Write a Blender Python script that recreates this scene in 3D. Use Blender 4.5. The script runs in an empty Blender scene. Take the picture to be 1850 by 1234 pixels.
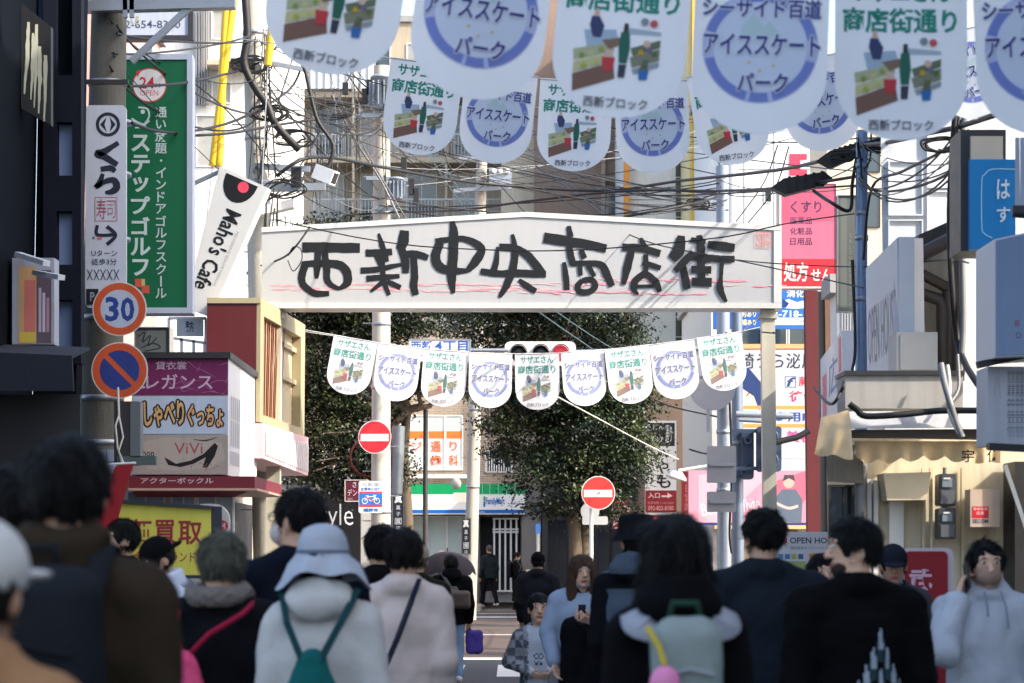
import bpy, bmesh, math, random
import numpy as np
from mathutils import Vector, Matrix
random.seed(7)
R = math.radians
SC = bpy.context.scene
COL = SC.collection

# ------------------------------------------------------------------ camera, sky, sun, exposure
F = 4368.0                                   # focal length in photo pixels (85 mm on 36 mm)
CAMZ = 1.55
PITCH = math.atan((1006 - 617) / F)          # horizon sits at row 1006 of 1234
cam_data = bpy.data.cameras.new('camera')
cam = bpy.data.objects.new('camera', cam_data)
COL.objects.link(cam)
cam.location = (0, 0, CAMZ)
cam.rotation_euler = (R(90) + PITCH, 0, 0)
cam_data.sensor_width = 36.0
cam_data.lens = 36.0 * F / 1850.0
cam_data.clip_end = 3000
cam_data.dof.use_dof = True
cam_data.dof.focus_distance = 33.0
cam_data.dof.aperture_fstop = 4.0
cam_data.dof.aperture_blades = 9
SC.camera = cam
SUN_EL, SUN_AZ = R(37), R(-25)                # elevation; angle from +X towards +Y
sun_dir = Vector((math.cos(SUN_EL) * math.cos(SUN_AZ), math.cos(SUN_EL) * math.sin(SUN_AZ), math.sin(SUN_EL)))
world = bpy.data.worlds.new('World')
SC.world = world
world.use_nodes = True
wn = world.node_tree.nodes
sky = wn.new('ShaderNodeTexSky')
sky.sky_type = 'NISHITA'
sky.sun_disc = False
sky.sun_elevation = SUN_EL
sky.sun_rotation = R(90) - SUN_AZ
sky.dust_density = 3.5
sky.ozone_density = 0.2
wn['Background'].inputs['Strength'].default_value = 0.15
world.node_tree.links.new(sky.outputs[0], wn['Background'].inputs[0])
sd = bpy.data.lights.new('sun', 'SUN')
sd.energy = 2.1
sd.angle = R(0.5)
sd.color = (1.0, 0.93, 0.82)
sun = bpy.data.objects.new('sun', sd)
COL.objects.link(sun)
sun.rotation_euler = (-sun_dir).to_track_quat('-Z', 'Y').to_euler()
SC.view_settings.view_transform = 'Standard'
SC.view_settings.look = 'None'
SC.view_settings.exposure = 1.85
SC.view_settings.gamma = 1.0
SC.render.engine = 'CYCLES'
SC.cycles.use_denoising = True
SC.cycles.max_bounces = 6

# ------------------------------------------------------------------ pixel -> world (measuring tool)
CC = Vector((0, 0, CAMZ))
FW = Vector((0, math.cos(PITCH), math.sin(PITCH)))
UP = Vector((0, -math.sin(PITCH), math.cos(PITCH)))


def ray(px, py):
    return Vector((1, 0, 0)) * ((px - 925) / F) + UP * ((617 - py) / F) + FW


def P(px, py, d):
    r = ray(px, py)
    return CC + r * (d / r.y)


class Pl:
    """a vertical plane: measured photo positions are laid on it"""
    def __init__(s, o, n):
        s.o, s.n = Vector(o), Vector(n).normalized()

    def __call__(s, px, py, off=0.0):
        r = ray(px, py)
        t = (s.o - CC).dot(s.n) / r.dot(s.n)
        return CC + r * t + s.n * off


def Py(d, yaw=0, px=925):
    return Pl(P(px, 1006, d), (math.sin(R(yaw)), -math.cos(R(yaw)), 0))


def Px(X):
    return Pl((X, 0, 0), (1 if X < 0 else -1, 0, 0))


# ------------------------------------------------------------------ materials
_m = {}


def lin(c):
    def f(v):
        v /= 255.0
        return v / 12.92 if v <= 0.04045 else ((v + 0.055) / 1.055) ** 2.4
    return tuple(f(v) for v in c)


def M(name, c, rough=0.6, metal=0.0, noise=0.10, scale=5.0, bump=0.0, bscale=60.0, trans=0.0, emit=0.0, spec=0.5, stretch=None, streak=0.0):
    """procedural surface; c is an sRGB base colour"""
    if name in _m:
        return _m[name]
    m = bpy.data.materials.new(name)
    m.use_nodes = True
    nt = m.node_tree
    N, L = nt.nodes, nt.links
    b = N['Principled BSDF']
    col = lin(c)
    b.inputs['Roughness'].default_value = rough
    b.inputs['Metallic'].default_value = metal
    b.inputs['Specular IOR Level'].default_value = spec
    tc = N.new('ShaderNodeTexCoord')
    mp = N.new('ShaderNodeMapping')
    if stretch:
        mp.inputs['Scale'].default_value = stretch
    L.new(tc.outputs['Object'], mp.inputs[0])
    nz = N.new('ShaderNodeTexNoise')
    nz.inputs['Scale'].default_value = scale
    nz.inputs['Detail'].default_value = 6
    nz.inputs['Roughness'].default_value = 0.65
    L.new(mp.outputs[0], nz.inputs['Vector'])
    mx = N.new('ShaderNodeMix')
    mx.data_type = 'RGBA'
    mx.inputs[6].default_value = tuple(v * (1 - noise * 1.5) for v in col) + (1,)
    mx.inputs[7].default_value = tuple(min(1, v * (1 + noise * 1.5)) for v in col) + (1,)
    L.new(nz.outputs[0], mx.inputs[0])
    out = mx.outputs[2]
    if streak > 0:                                   # rain streaks: noise stretched down the face
        mp2 = N.new('ShaderNodeMapping')
        mp2.inputs['Scale'].default_value = (9, 9, 0.5)
        L.new(tc.outputs['Object'], mp2.inputs[0])
        n2 = N.new('ShaderNodeTexNoise')
        n2.inputs['Scale'].default_value = 1.6
        n2.inputs['Detail'].default_value = 5
        L.new(mp2.outputs[0], n2.inputs['Vector'])
        rp = N.new('ShaderNodeMapRange')
        rp.inputs[1].default_value = 0.45
        rp.inputs[2].default_value = 0.75
        rp.inputs[3].default_value = 0
        rp.inputs[4].default_value = streak
        L.new(n2.outputs[0], rp.inputs[0])
        m2 = N.new('ShaderNodeMix')
        m2.data_type = 'RGBA'
        L.new(rp.outputs[0], m2.inputs[0])
        L.new(out, m2.inputs[6])
        m2.inputs[7].default_value = tuple(v * 0.45 for v in (col[0], col[1] * 0.93, col[2] * 0.82)) + (1,)
        out = m2.outputs[2]
    L.new(out, b.inputs['Base Color'])
    rr = N.new('ShaderNodeMapRange')
    rr.inputs[3].default_value = max(0.02, rough - 0.12)
    rr.inputs[4].default_value = min(1, rough + 0.12)
    L.new(nz.outputs[0], rr.inputs[0])
    L.new(rr.outputs[0], b.inputs['Roughness'])
    if bump > 0:
        n3 = N.new('ShaderNodeTexNoise')
        n3.inputs['Scale'].default_value = bscale
        n3.inputs['Detail'].default_value = 4
        L.new(mp.outputs[0], n3.inputs['Vector'])
        bp = N.new('ShaderNodeBump')
        bp.inputs['Strength'].default_value = bump
        bp.inputs['Distance'].default_value = 0.02
        L.new(n3.outputs[0], bp.inputs['Height'])
        L.new(bp.outputs[0], b.inputs['Normal'])
    if emit > 0:
        L.new(out, b.inputs['Emission Color'])
        b.inputs['Emission Strength'].default_value = emit
    if trans > 0:
        tr = N.new('ShaderNodeBsdfTranslucent')
        L.new(out, tr.inputs[0])
        ms = N.new('ShaderNodeMixShader')
        ms.inputs[0].default_value = trans
        L.new(b.outputs[0], ms.inputs[1])
        L.new(tr.outputs[0], ms.inputs[2])
        L.new(ms.outputs[0], N['Material Output'].inputs[0])
    _m[name] = m
    return m


def paint(c, trans=0.0):
    return M('print_%02x%02x%02x%s' % (c[0], c[1], c[2], '_t' if trans else ''), c, 0.5, noise=0.05, scale=2.0, trans=trans, spec=0.3, streak=0.0 if trans else 0.16)


def glass(name='window_glass', c=(40, 52, 60), rough=0.06):
    return M(name, c, rough, noise=0.25, scale=0.7, spec=0.9)


def brickmat(name, c1, c2, mortar, bw, bh, gap=0.01, rough=0.8, off=0.5):
    if name in _m:
        return _m[name]
    m = bpy.data.materials.new(name)
    m.use_nodes = True
    N, L = m.node_tree.nodes, m.node_tree.links
    tc = N.new('ShaderNodeTexCoord')
    sp = N.new('ShaderNodeSeparateXYZ')
    L.new(tc.outputs['Object'], sp.inputs[0])
    ad = N.new('ShaderNodeMath')
    L.new(sp.outputs[0], ad.inputs[0])
    L.new(sp.outputs[1], ad.inputs[1])
    cb = N.new('ShaderNodeCombineXYZ')
    L.new(ad.outputs[0], cb.inputs[0])
    L.new(sp.outputs[2], cb.inputs[1])
    bt = N.new('ShaderNodeTexBrick')
    bt.inputs['Scale'].default_value = 1
    bt.offset = off
    for i, c in ((1, c1), (2, c2), (3, mortar)):
        bt.inputs[i].default_value = lin(c) + (1,)
    bt.inputs['Mortar Size'].default_value = gap
    bt.inputs['Brick Width'].default_value = bw
    bt.inputs['Row Height'].default_value = bh
    L.new(cb.outputs[0], bt.inputs[0])
    nz = N.new('ShaderNodeTexNoise')
    nz.inputs['Scale'].default_value = 1.3
    nz.inputs['Detail'].default_value = 7
    mx = N.new('ShaderNodeMix')
    mx.data_type = 'RGBA'
    mx.blend_type = 'MULTIPLY'
    mx.inputs[0].default_value = 0.5
    L.new(tc.outputs['Object'], nz.inputs['Vector'])
    L.new(bt.outputs[0], mx.inputs[6])
    L.new(nz.outputs[0], mx.inputs[7])
    L.new(mx.outputs[2], N['Principled BSDF'].inputs['Base Color'])
    N['Principled BSDF'].inputs['Roughness'].default_value = rough
    _m[name] = m
    return m


# ------------------------------------------------------------------ objects
def tag(o, label=None, cat=None, group=None, kind=None):
    if label: o['label'] = label
    if cat: o['category'] = cat
    if group: o['group'] = group
    if kind: o['kind'] = kind
    return o


def thing(name, loc, label, cat, group=None):
    o = bpy.data.objects.new(name, None)
    o.empty_display_size = 0.2
    COL.objects.link(o)
    o.location = loc
    return tag(o, label, cat, group)


def wloc(o):
    v = Vector(o.location)
    while o.parent:
        o = o.parent
        v = v + Vector(o.location)
    return v


def kids(o):
    return [c for c in bpy.data.objects if c.parent == o]


def copy_tree(o, parent=None):
    c = o.copy()
    COL.objects.link(c)
    c.parent = parent
    for ch in kids(o):
        copy_tree(ch, c)
    return c


class MB:
    """collects shapes in world space, links them as ONE mesh object"""
    def __init__(s):
        s.v, s.f, s.mi, s.mats, s.cur, s.sm = [], [], [], [], 0, []
        s.smooth = False

    def mat(s, m):
        if m not in s.mats:
            s.mats.append(m)
        s.cur = s.mats.index(m)
        return s

    def add(s, vs, fs, smooth=None):
        b = len(s.v)
        s.v.extend(tuple(v) for v in vs)
        for f in fs:
            s.f.append(tuple(b + i for i in f))
            s.mi.append(s.cur)
            s.sm.append(s.smooth if smooth is None else smooth)
        return s

    def obox(s, c, ax, ay, az):
        c, ax, ay, az = Vector(c), Vector(ax), Vector(ay), Vector(az)
        vs = [c + ax * i + ay * j + az * k for i in (-1, 1) for j in (-1, 1) for k in (-1, 1)]
        return s.add(vs, [(0, 1, 3, 2), (4, 6, 7, 5), (0, 4, 5, 1), (2, 3, 7, 6), (0, 2, 6, 4), (1, 5, 7, 3)], False)

    def box(s, x0, x1, y0, y1, z0, z1):
        return s.obox(((x0 + x1) / 2, (y0 + y1) / 2, (z0 + z1) / 2), ((x1 - x0) / 2, 0, 0), (0, (y1 - y0) / 2, 0), (0, 0, (z1 - z0) / 2))

    def bar(s, a, b, w, h=None, up=(0, 0, 1)):
        a, b = Vector(a), Vector(b)
        d = (b - a)
        u = Vector(up)
        if abs(d.normalized().dot(u)) > 0.98:
            u = Vector((0, 1, 0))
        x = d.cross(u).normalized()
        z = x.cross(d).normalized()
        return s.obox((a + b) / 2, d / 2, x * w / 2, z * (h or w) / 2)

    def tube(s, pts, r, n=8, cap=True):
        pts = [Vector(p) for p in pts]
        rs = r if isinstance(r, (list, tuple)) else [r] * len(pts)
        vs, fs = [], []
        pr = None
        for i, p in enumerate(pts):
            t = (pts[min(i + 1, len(pts) - 1)] - pts[max(i - 1, 0)])
            t = t.normalized() if t.length > 1e-9 else Vector((0, 0, 1))
            if pr is None:
                a = Vector((0, 0, 1)) if abs(t.z) < 0.9 else Vector((1, 0, 0))
                x = t.cross(a).normalized()
            else:
                x = (pr - t * pr.dot(t)).normalized()
            pr = x
            y = t.cross(x)
            for k in range(n):
                a = 2 * math.pi * k / n
                vs.append(p + (x * math.cos(a) + y * math.sin(a)) * rs[i])
        for i in range(len(pts) - 1):
            for k in range(n):
                k2 = (k + 1) % n
                fs.append((i * n + k, i * n + k2, (i + 1) * n + k2, (i + 1) * n + k))
        s.add(vs, fs, n > 4)
        if cap:
            s.add(vs[:n], [tuple(reversed(range(n)))], False)
            s.add(vs[-n:], [tuple(range(n))], False)
        return s

    def lathe(s, c, prof, n=24, axis=(0, 0, 1), wob=None, smooth=True):
        c, ax = Vector(c), Vector(axis).normalized()
        a = Vector((1, 0, 0)) if abs(ax.x) < 0.9 else Vector((0, 1, 0))
        x = ax.cross(a).normalized()
        y = ax.cross(x)
        vs, fs = [], []
        for i, (r, h) in enumerate(prof):
            for k in range(n):
                an = 2 * math.pi * k / n
                dr, dh = wob(i, an) if wob else (0, 0)
                vs.append(c + ax * (h + dh) + (x * math.cos(an) + y * math.sin(an)) * max(0.0005, r + dr))
        for i in range(len(prof) - 1):
            for k in range(n):
                k2 = (k + 1) % n
                fs.append((i * n + k, i * n + k2, (i + 1) * n + k2, (i + 1) * n + k))
        return s.add(vs, fs, smooth)

    def poly(s, pts, ext=None):
        """polygon, or a prism when given an extrusion vector"""
        pts = [Vector(p) for p in pts]
        n = len(pts)
        if ext is None:
            return s.add(pts, [tuple(range(n))], False)
        e = Vector(ext)
        vs = pts + [p + e for p in pts]
        fs = [tuple(range(n)), tuple(reversed(range(n, 2 * n)))]
        fs += [(i, i + n, (i + 1) % n + n, (i + 1) % n) for i in range(n)]
        return s.add(vs, fs, False)

    def sphere(s, c, r, n=10, m=8):
        rx, ry, rz = r if isinstance(r, (list, tuple)) else (r, r, r)
        c = Vector(c)
        vs, fs = [], []
        for j in range(m + 1):
            t = math.pi * j / m
            for k in range(n):
                a = 2 * math.pi * k / n
                vs.append(c + Vector((rx * math.sin(t) * math.cos(a), ry * math.sin(t) * math.sin(a), rz * math.cos(t))))
        for j in range(m):
            for k in range(n):
                k2 = (k + 1) % n
                fs.append((j * n + k, (j + 1) * n + k, (j + 1) * n + k2, j * n + k2))
        return s.add(vs, fs, True)

    def islands(s):
        """one builder per separate piece"""
        key, up = {}, []
        vid = []
        for v in s.v:
            k = tuple(round(c, 5) for c in v)
            if k not in key:
                key[k] = len(up)
                up.append(len(up))
            vid.append(key[k])

        def root(i):
            while up[i] != i:
                up[i] = up[up[i]]
                i = up[i]
            return i
        for f in s.f:
            for i in f[1:]:
                up[root(vid[i])] = root(vid[f[0]])
        out = {}
        for f, mi, sm in zip(s.f, s.mi, s.sm):
            r = root(vid[f[0]])
            if r not in out:
                out[r] = MB()
                out[r].mats = list(s.mats)
            o = out[r]
            b = len(o.v)
            o.v.extend(s.v[i] for i in f)
            o.f.append(tuple(range(b, b + len(f))))
            o.mi.append(mi)
            o.sm.append(sm)
        for o in out.values():                       # weld the piece again so it shades smoothly
            idx, vs, fs = {}, [], []
            for f in o.f:
                g = []
                for i in f:
                    k = tuple(round(c, 5) for c in o.v[i])
                    if k not in idx:
                        idx[k] = len(vs)
                        vs.append(o.v[i])
                    g.append(idx[k])
                fs.append(tuple(g))
            o.v, o.f = vs, fs
        return list(out.values())

    def build(s, name, m=None, parent=None, origin=None, fix=True):
        if parent and name in ('bracket', 'splice_case', 'crossarm', 'fuse_box', 'insulator', 'clamp', 'arm'):
            p_ = s.islands()
            if len(p_) > 1:
                return [q.build('_' + name, m, parent) for q in p_][-1]
        name = name.lstrip('_')
        me = bpy.data.meshes.new(name)
        A = np.array([tuple(v) for v in s.v], dtype=float).reshape(-1, 3)
        if origin is None:
            lo, hi = A.min(0), A.max(0)
            origin = Vector(((lo[0] + hi[0]) / 2, (lo[1] + hi[1]) / 2, lo[2]))
        origin = Vector(origin)
        A = A - np.array(origin)
        me.from_pydata(A.tolist(), [], s.f)
        for mm in (s.mats or [m]):
            me.materials.append(mm)
        if s.mats:
            me.polygons.foreach_set('material_index', s.mi)
        me.polygons.foreach_set('use_smooth', s.sm)
        if fix:
            bm = bmesh.new()
            bm.from_mesh(me)
            bmesh.ops.recalc_face_normals(bm, faces=bm.faces)
            bm.to_mesh(me)
            bm.free()
        o = bpy.data.objects.new(name, me)
        COL.objects.link(o)
        if parent:
            o.parent = parent
            o.location = origin - wloc(parent)
        else:
            o.location = origin
        return o


# ------------------------------------------------------------------ lettering
_glyph = {}


def glyphs(txt, bold):
    k = (txt, bold)
    if k not in _glyph:
        c = bpy.data.curves.new('t', 'FONT')
        c.body = txt
        c.resolution_u = 2
        c.offset = bold
        o = bpy.data.objects.new('t', c)
        me = o.to_mesh()
        v = np.array([x.co[:2] for x in me.vertices])
        f = [tuple(p.vertices) for p in me.polygons]
        o.to_mesh_clear()
        bpy.data.objects.remove(o)
        bpy.data.curves.remove(c)
        _glyph[k] = (v, f)
    return _glyph[k]


class Print:
    """flat paint, film and letters laid on a plane, each layer a little proud of the last"""
    def __init__(s, plane, off=0.002, step=0.0003, trans=0.0):
        s.p, s.off, s.step, s.b, s.tr = plane, off, step, MB(), trans

    def _n(s, c):
        s.off += s.step
        s.b.mat(c if isinstance(c, bpy.types.Material) else paint(c, s.tr))

    def text(s, t, x0, y0, x1, y1, c, bold=0.012, ang=0, outline=None, ow=0.04, same=False, shear=0.0):
        """fits the ink of the words into the measured box (rotated by ang degrees about its centre)"""
        if outline:
            w = ow * (y1 - y0)
            x0, x1, y0, y1 = x0 + w, x1 - w, y0 + w, y1 - w
            for k in range(8):
                dx, dy = w * math.cos(k * math.pi / 4), w * math.sin(k * math.pi / 4)
                s.text(t, x0 + dx, y0 + dy, x1 + dx, y1 + dy, outline, bold, ang, shear=shear, same=k > 0)
                s.off += .00012
        if not same:
            s._n(c)
        v, f = glyphs(t, bold)
        if len(f) == 0:
            return s
        lo, hi = v.min(0), v.max(0)
        q = (v - lo) / np.maximum(hi - lo, 1e-6)
        cx, cy = (x0 + x1) / 2, (y0 + y1) / 2
        ca, sa = math.cos(R(ang)), math.sin(R(ang))
        pts = []
        for a, b in q:
            dx, dy = (a - 0.5) * (x1 - x0) + shear * (b - 0.5) * (y1 - y0), (0.5 - b) * (y1 - y0)
            pts.append(s.p(cx + dx * ca - dy * sa, cy + dx * sa + dy * ca, s.off))
        s.b.add(pts, f, False)
        return s

    def vtext(s, t, cx, y0, y1, w, c, bold=0.012, gap=0.12):
        s._n(c)
        n = len(t)
        h = (y1 - y0) / n
        for i, ch in enumerate(t):
            if ch == ' ':
                continue
            a, b = y0 + i * h + h * gap / 2, y0 + (i + 1) * h - h * gap / 2
            if ch == 'ー':
                s.b.add([s.p(cx + dx, dy, s.off) for dx, dy in ((-w * .07, a), (w * .07, a), (w * .07, b), (-w * .07, b))], [(0, 1, 2, 3)], False)
            elif ch == '・':
                s.b.add([s.p(cx + math.cos(q) * w * .1, (a + b) / 2 + math.sin(q) * w * .1, s.off) for q in [i * math.pi / 4 for i in range(8)]], [tuple(range(8))], False)
            else:
                v, f = glyphs(ch, bold)
                ww, hh = np.ptp(v[:, 0]), np.ptp(v[:, 1])
                k = min(1.0, max(ww, 0.45)) * w / 0.95
                kk = min(1.0, max(hh, 0.4) / 0.86)
                m = (a + b) / 2
                s.text(ch, cx - k / 2, m - (b - a) / 2 * kk, cx + k / 2, m + (b - a) / 2 * kk, c, bold, same=True)
        return s

    def rect(s, x0, y0, x1, y1, c):
        return s.poly([(x0, y0), (x1, y0), (x1, y1), (x0, y1)], c)

    def poly(s, pts, c):
        s._n(c)
        s.b.add([s.p(x, y, s.off) for x, y in pts], [tuple(range(len(pts)))], False)
        return s

    def disc(s, cx, cy, rx, c, ry=None, n=36):
        ry = ry or rx
        return s.poly([(cx + rx * math.cos(2 * math.pi * i / n), cy + ry * math.sin(2 * math.pi * i / n)) for i in range(n)], c)

    def ring(s, cx, cy, r0, r1, c, a0=0, a1=360, n=40):
        s._n(c)
        vs, fs = [], []
        for i in range(n + 1):
            a = R(a0 + (a1 - a0) * i / n)
            for r in (r0, r1):
                vs.append(s.p(cx + r * math.cos(a), cy + r * math.sin(a), s.off))
        fs = [(2 * i, 2 * i + 1, 2 * i + 3, 2 * i + 2) for i in range(n)]
        s.b.add(vs, fs, False)
        return s

    def frame(s, x0, y0, x1, y1, w, c):
        s._n(c)
        o = [(x0, y0), (x1, y0), (x1, y1), (x0, y1)]
        i = [(x0 + w, y0 + w), (x1 - w, y0 + w), (x1 - w, y1 - w), (x0 + w, y1 - w)]
        s.b.add([s.p(x, y, s.off) for x, y in o + i], [(k, (k + 1) % 4, (k + 1) % 4 + 4, k + 4) for k in range(4)], False)
        return s

    def line(s, pts, w, c, rough=0.0, same=False):
        """a brush or pen stroke; w is one width or one per point"""
        if not same:
            s._n(c)
        ws = list(w) if isinstance(w, (list, tuple)) else [w] * len(pts)
        q, qw = [], []
        for i in range(len(pts) - 1):                 # subdivide
            p0, p1, p2, p3 = pts[max(0, i - 1)], pts[i], pts[i + 1], pts[min(len(pts) - 1, i + 2)]
            k = 6 if rough or len(pts) > 2 else 1
            for j in range(k):
                t = j / k
                q.append(tuple(0.5 * (2 * p1[a] + (p2[a] - p0[a]) * t + (2 * p0[a] - 5 * p1[a] + 4 * p2[a] - p3[a]) * t * t + (3 * p1[a] - p0[a] - 3 * p2[a] + p3[a]) * t ** 3) for a in (0, 1)))
                qw.append(ws[i] * (1 - t) + ws[i + 1] * t)
        q.append(pts[-1])
        qw.append(ws[-1])
        vs = []
        for i, (x, y) in enumerate(q):
            ax, ay = q[max(0, i - 1)]
            bx, by = q[min(len(q) - 1, i + 1)]
            l = math.hypot(bx - ax, by - ay) or 1
            nx, ny = -(by - ay) / l, (bx - ax) / l
            for sgn in (-1, 1):
                hw = qw[i] / 2 * (1 + random.uniform(-rough, rough))
                vs.append(s.p(x + nx * hw * sgn, y + ny * hw * sgn, s.off))
        s.b.add(vs, [(2 * i, 2 * i + 1, 2 * i + 3, 2 * i + 2) for i in range(len(q) - 1)], False)
        return s

    def build(s, name, parent):
        return s.b.build(name, None, parent, fix=False)


def slab(name, plane, pts, thick, m, parent, off=0.0):
    """a board whose outline is measured on a plane; it reaches back from the plane"""
    b = MB()
    b.mat(m)
    b.poly([plane(x, y, off) for x, y in pts], plane.n * (-thick))
    return b.build(name, m, parent)


def rectpts(x0, y0, x1, y1):
    return [(x0, y0), (x1, y0), (x1, y1), (x0, y1)]


def framebars(b, plane, x0, y0, x1, y1, w, proud, back):
    """four butted bars round a board, w in photo pixels"""
    for (a0, c0, a1, c1) in ((x0 - w, y0 - w, x1 + w, y0), (x0 - w, y1, x1 + w, y1 + w), (x0 - w, y0, x0, y1), (x1, y0, x1 + w, y1)):
        b.poly([plane(x, y, proud) for x, y in rectpts(a0, c0, a1, c1)], plane.n * (-back))
    return b


def base(plane, x, y, ground=False):
    p = plane(x, y)
    return (p.x, p.y, 0 if ground else p.z)


# ------------------------------------------------------------------ signed-distance bodies -> one smooth surface
def surface_nets(f, lo, h):
    nx, ny, nz = f.shape
    s = f < 0
    cnt = np.zeros((nx - 1, ny - 1, nz - 1), int)
    acc = np.zeros((nx - 1, ny - 1, nz - 1, 3))
    C = [(i, j, k) for i in (0, 1) for j in (0, 1) for k in (0, 1)]
    sl = lambda A, c: A[c[0]:A.shape[0] - 1 + c[0], c[1]:A.shape[1] - 1 + c[1], c[2]:A.shape[2] - 1 + c[2]]
    for a in C:
        for ax in range(3):
            if a[ax] == 1:
                continue
            b = list(a); b[ax] = 1
            fa, fb = sl(f, a), sl(f, b)
            cr = (fa < 0) != (fb < 0)
            t = np.where(cr, fa / np.where(cr, fa - fb, 1), 0)
            cnt += cr
            for q in range(3):
                acc[..., q] += np.where(cr, a[q] + (t if q == ax else 0), 0)
    act = cnt > 0
    idx = -np.ones(act.shape, int)
    idx[act] = np.arange(act.sum())
    ijk = np.argwhere(act)
    V = lo + h * (ijk + acc[act] / cnt[act][:, None])
    faces = []
    for ax in range(3):
        o = [q for q in range(3) if q != ax]
        n = list(f.shape); n[ax] -= 1
        A = np.take(s, range(0, f.shape[ax] - 1), ax)
        B = np.take(s, range(1, f.shape[ax]), ax)
        E = np.argwhere(A != B)
        E = E[(E[:, o[0]] > 0) & (E[:, o[1]] > 0) & (E[:, o[0]] < f.shape[o[0]] - 1) & (E[:, o[1]] < f.shape[o[1]] - 1)]
        if not len(E):
            continue
        def at(d0, d1):
            q = E.copy(); q[:, o[0]] -= d0; q[:, o[1]] -= d1
            return idx[q[:, 0], q[:, 1], q[:, 2]]
        Q = np.stack([at(1, 1), at(0, 1), at(0, 0), at(1, 0)], 1)
        inside = A[E[:, 0], E[:, 1], E[:, 2]]
        flip = inside if ax != 1 else ~inside
        Q[~flip] = Q[~flip][:, ::-1]
        faces.append(Q[(Q >= 0).all(1)])
    return V, (np.concatenate(faces) if faces else np.zeros((0, 4), int))


def cap(a, b, ra, rb=None, q=1.0):
    """tapered limb; q < 1 flattens it front to back"""
    return ('c', np.array(a, float), np.array(b, float), ra, ra if rb is None else rb, q)


def ell(c, r, rot=0):
    return ('e', np.array(c, float), np.array(r, float), rot)


def rbox(c, h, r):
    return ('b', np.array(c, float), np.array(h, float), r)


def sd_eval(pr, X):
    t = pr[0]
    if t == 'c':
        _, a, b, ra, rb, q = pr
        S = np.array((1, 1 / q, 1))
        pa, ba = (X - a) * S, (b - a) * S
        u = np.clip((pa @ ba) / max(ba @ ba, 1e-9), 0, 1)
        return np.linalg.norm(pa - u[..., None] * ba, axis=-1) - (ra + (rb - ra) * u)
    if t == 'e':
        _, c, r, rot = pr
        D = X - c
        if rot:
            ca, sa = math.cos(rot), math.sin(rot)          # pitch about x
            D = np.stack([D[..., 0], D[..., 1] * ca + D[..., 2] * sa, -D[..., 1] * sa + D[..., 2] * ca], -1)
        k0 = np.linalg.norm(D / r, axis=-1)
        k1 = np.linalg.norm(D / (r * r), axis=-1)
        return k0 * (k0 - 1) / np.maximum(k1, 1e-6)
    if t == 'b':
        _, c, h, r = pr
        q = np.abs(X - c) - (h - r)
        return np.linalg.norm(np.maximum(q, 0), axis=-1) + np.minimum(q.max(-1), 0) - r
    if t == 'f':
        return pr[1](X)


def smin(a, b, k):
    h = np.clip(0.5 + 0.5 * (b - a) / k, 0, 1)
    return b + (a - b) * h - k * h * (1 - h)


def sdf(prims, X, k=0.03):
    d = None
    for p in prims:
        kk = k
        op = '+'
        if isinstance(p, tuple) and p[0] in ('+', '-', '&'):
            op, kk, p = p
        e = sd_eval(p, X)
        if d is None:
            d = e
        elif op == '+':
            d = smin(d, e, kk)
        elif op == '-':
            d = -smin(-d, e, kk)
        else:
            d = -smin(-d, -e, kk)
    return d


def blob(prims, lo, hi, h, k=0.03, folds=None):
    lo, hi = np.array(lo, float), np.array(hi, float)
    n = np.ceil((hi - lo) / h).astype(int) + 1
    g = [lo[i] + h * np.arange(n[i]) for i in range(3)]
    X = np.stack(np.meshgrid(*g, indexing='ij'), -1)
    d = sdf(prims, X, k)
    if folds is not None:
        d = d + folds(X)
    return surface_nets(d, lo, h)


def sdf_object(name, parts, m, parent, loc, yaw, matfn=None):
    """parts: list of (V, F) in the figure's own frame; linked as one smooth mesh turned by yaw"""
    Vs, Fs, n = [], [], 0
    for V, Fq in parts:
        Vs.append(V); Fs.append(Fq + n); n += len(V)
    V, Fq = np.concatenate(Vs), np.concatenate(Fs)
    me = bpy.data.meshes.new(name)
    me.from_pydata(V.tolist(), [], Fq.tolist())
    mats = m if isinstance(m, list) else [m]
    for mm in mats:
        me.materials.append(mm)
    if matfn is not None:
        c = V[Fq].mean(1)
        me.polygons.foreach_set('material_index', matfn(c).astype(np.int32))
    me.polygons.foreach_set('use_smooth', [True] * len(me.polygons))
    me.update()
    o = bpy.data.objects.new(name, me)
    COL.objects.link(o)
    if parent:
        o.parent = parent
    else:
        o.location = loc
        o.rotation_euler = (0, 0, yaw)
    return o

# ================================================================== the setting
asphalt = M('asphalt', (62, 64, 68), 0.85, noise=0.22, scale=3, bump=0.5, bscale=90)
road_m = M('avenue_asphalt', (74, 62, 57), 0.8, noise=0.2, scale=1.5, bump=0.4, bscale=70)
pave_m = brickmat('pavement_tiles', (150, 138, 126), (136, 126, 116), (110, 104, 98), 0.3, 0.3, 0.012)
line_m = M('road_paint', (215, 212, 205), 0.6, noise=0.16, scale=6)


def structure(b, name, m=None):
    o = b.build(name, m)
    o['kind'] = 'structure'
    return o


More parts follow.
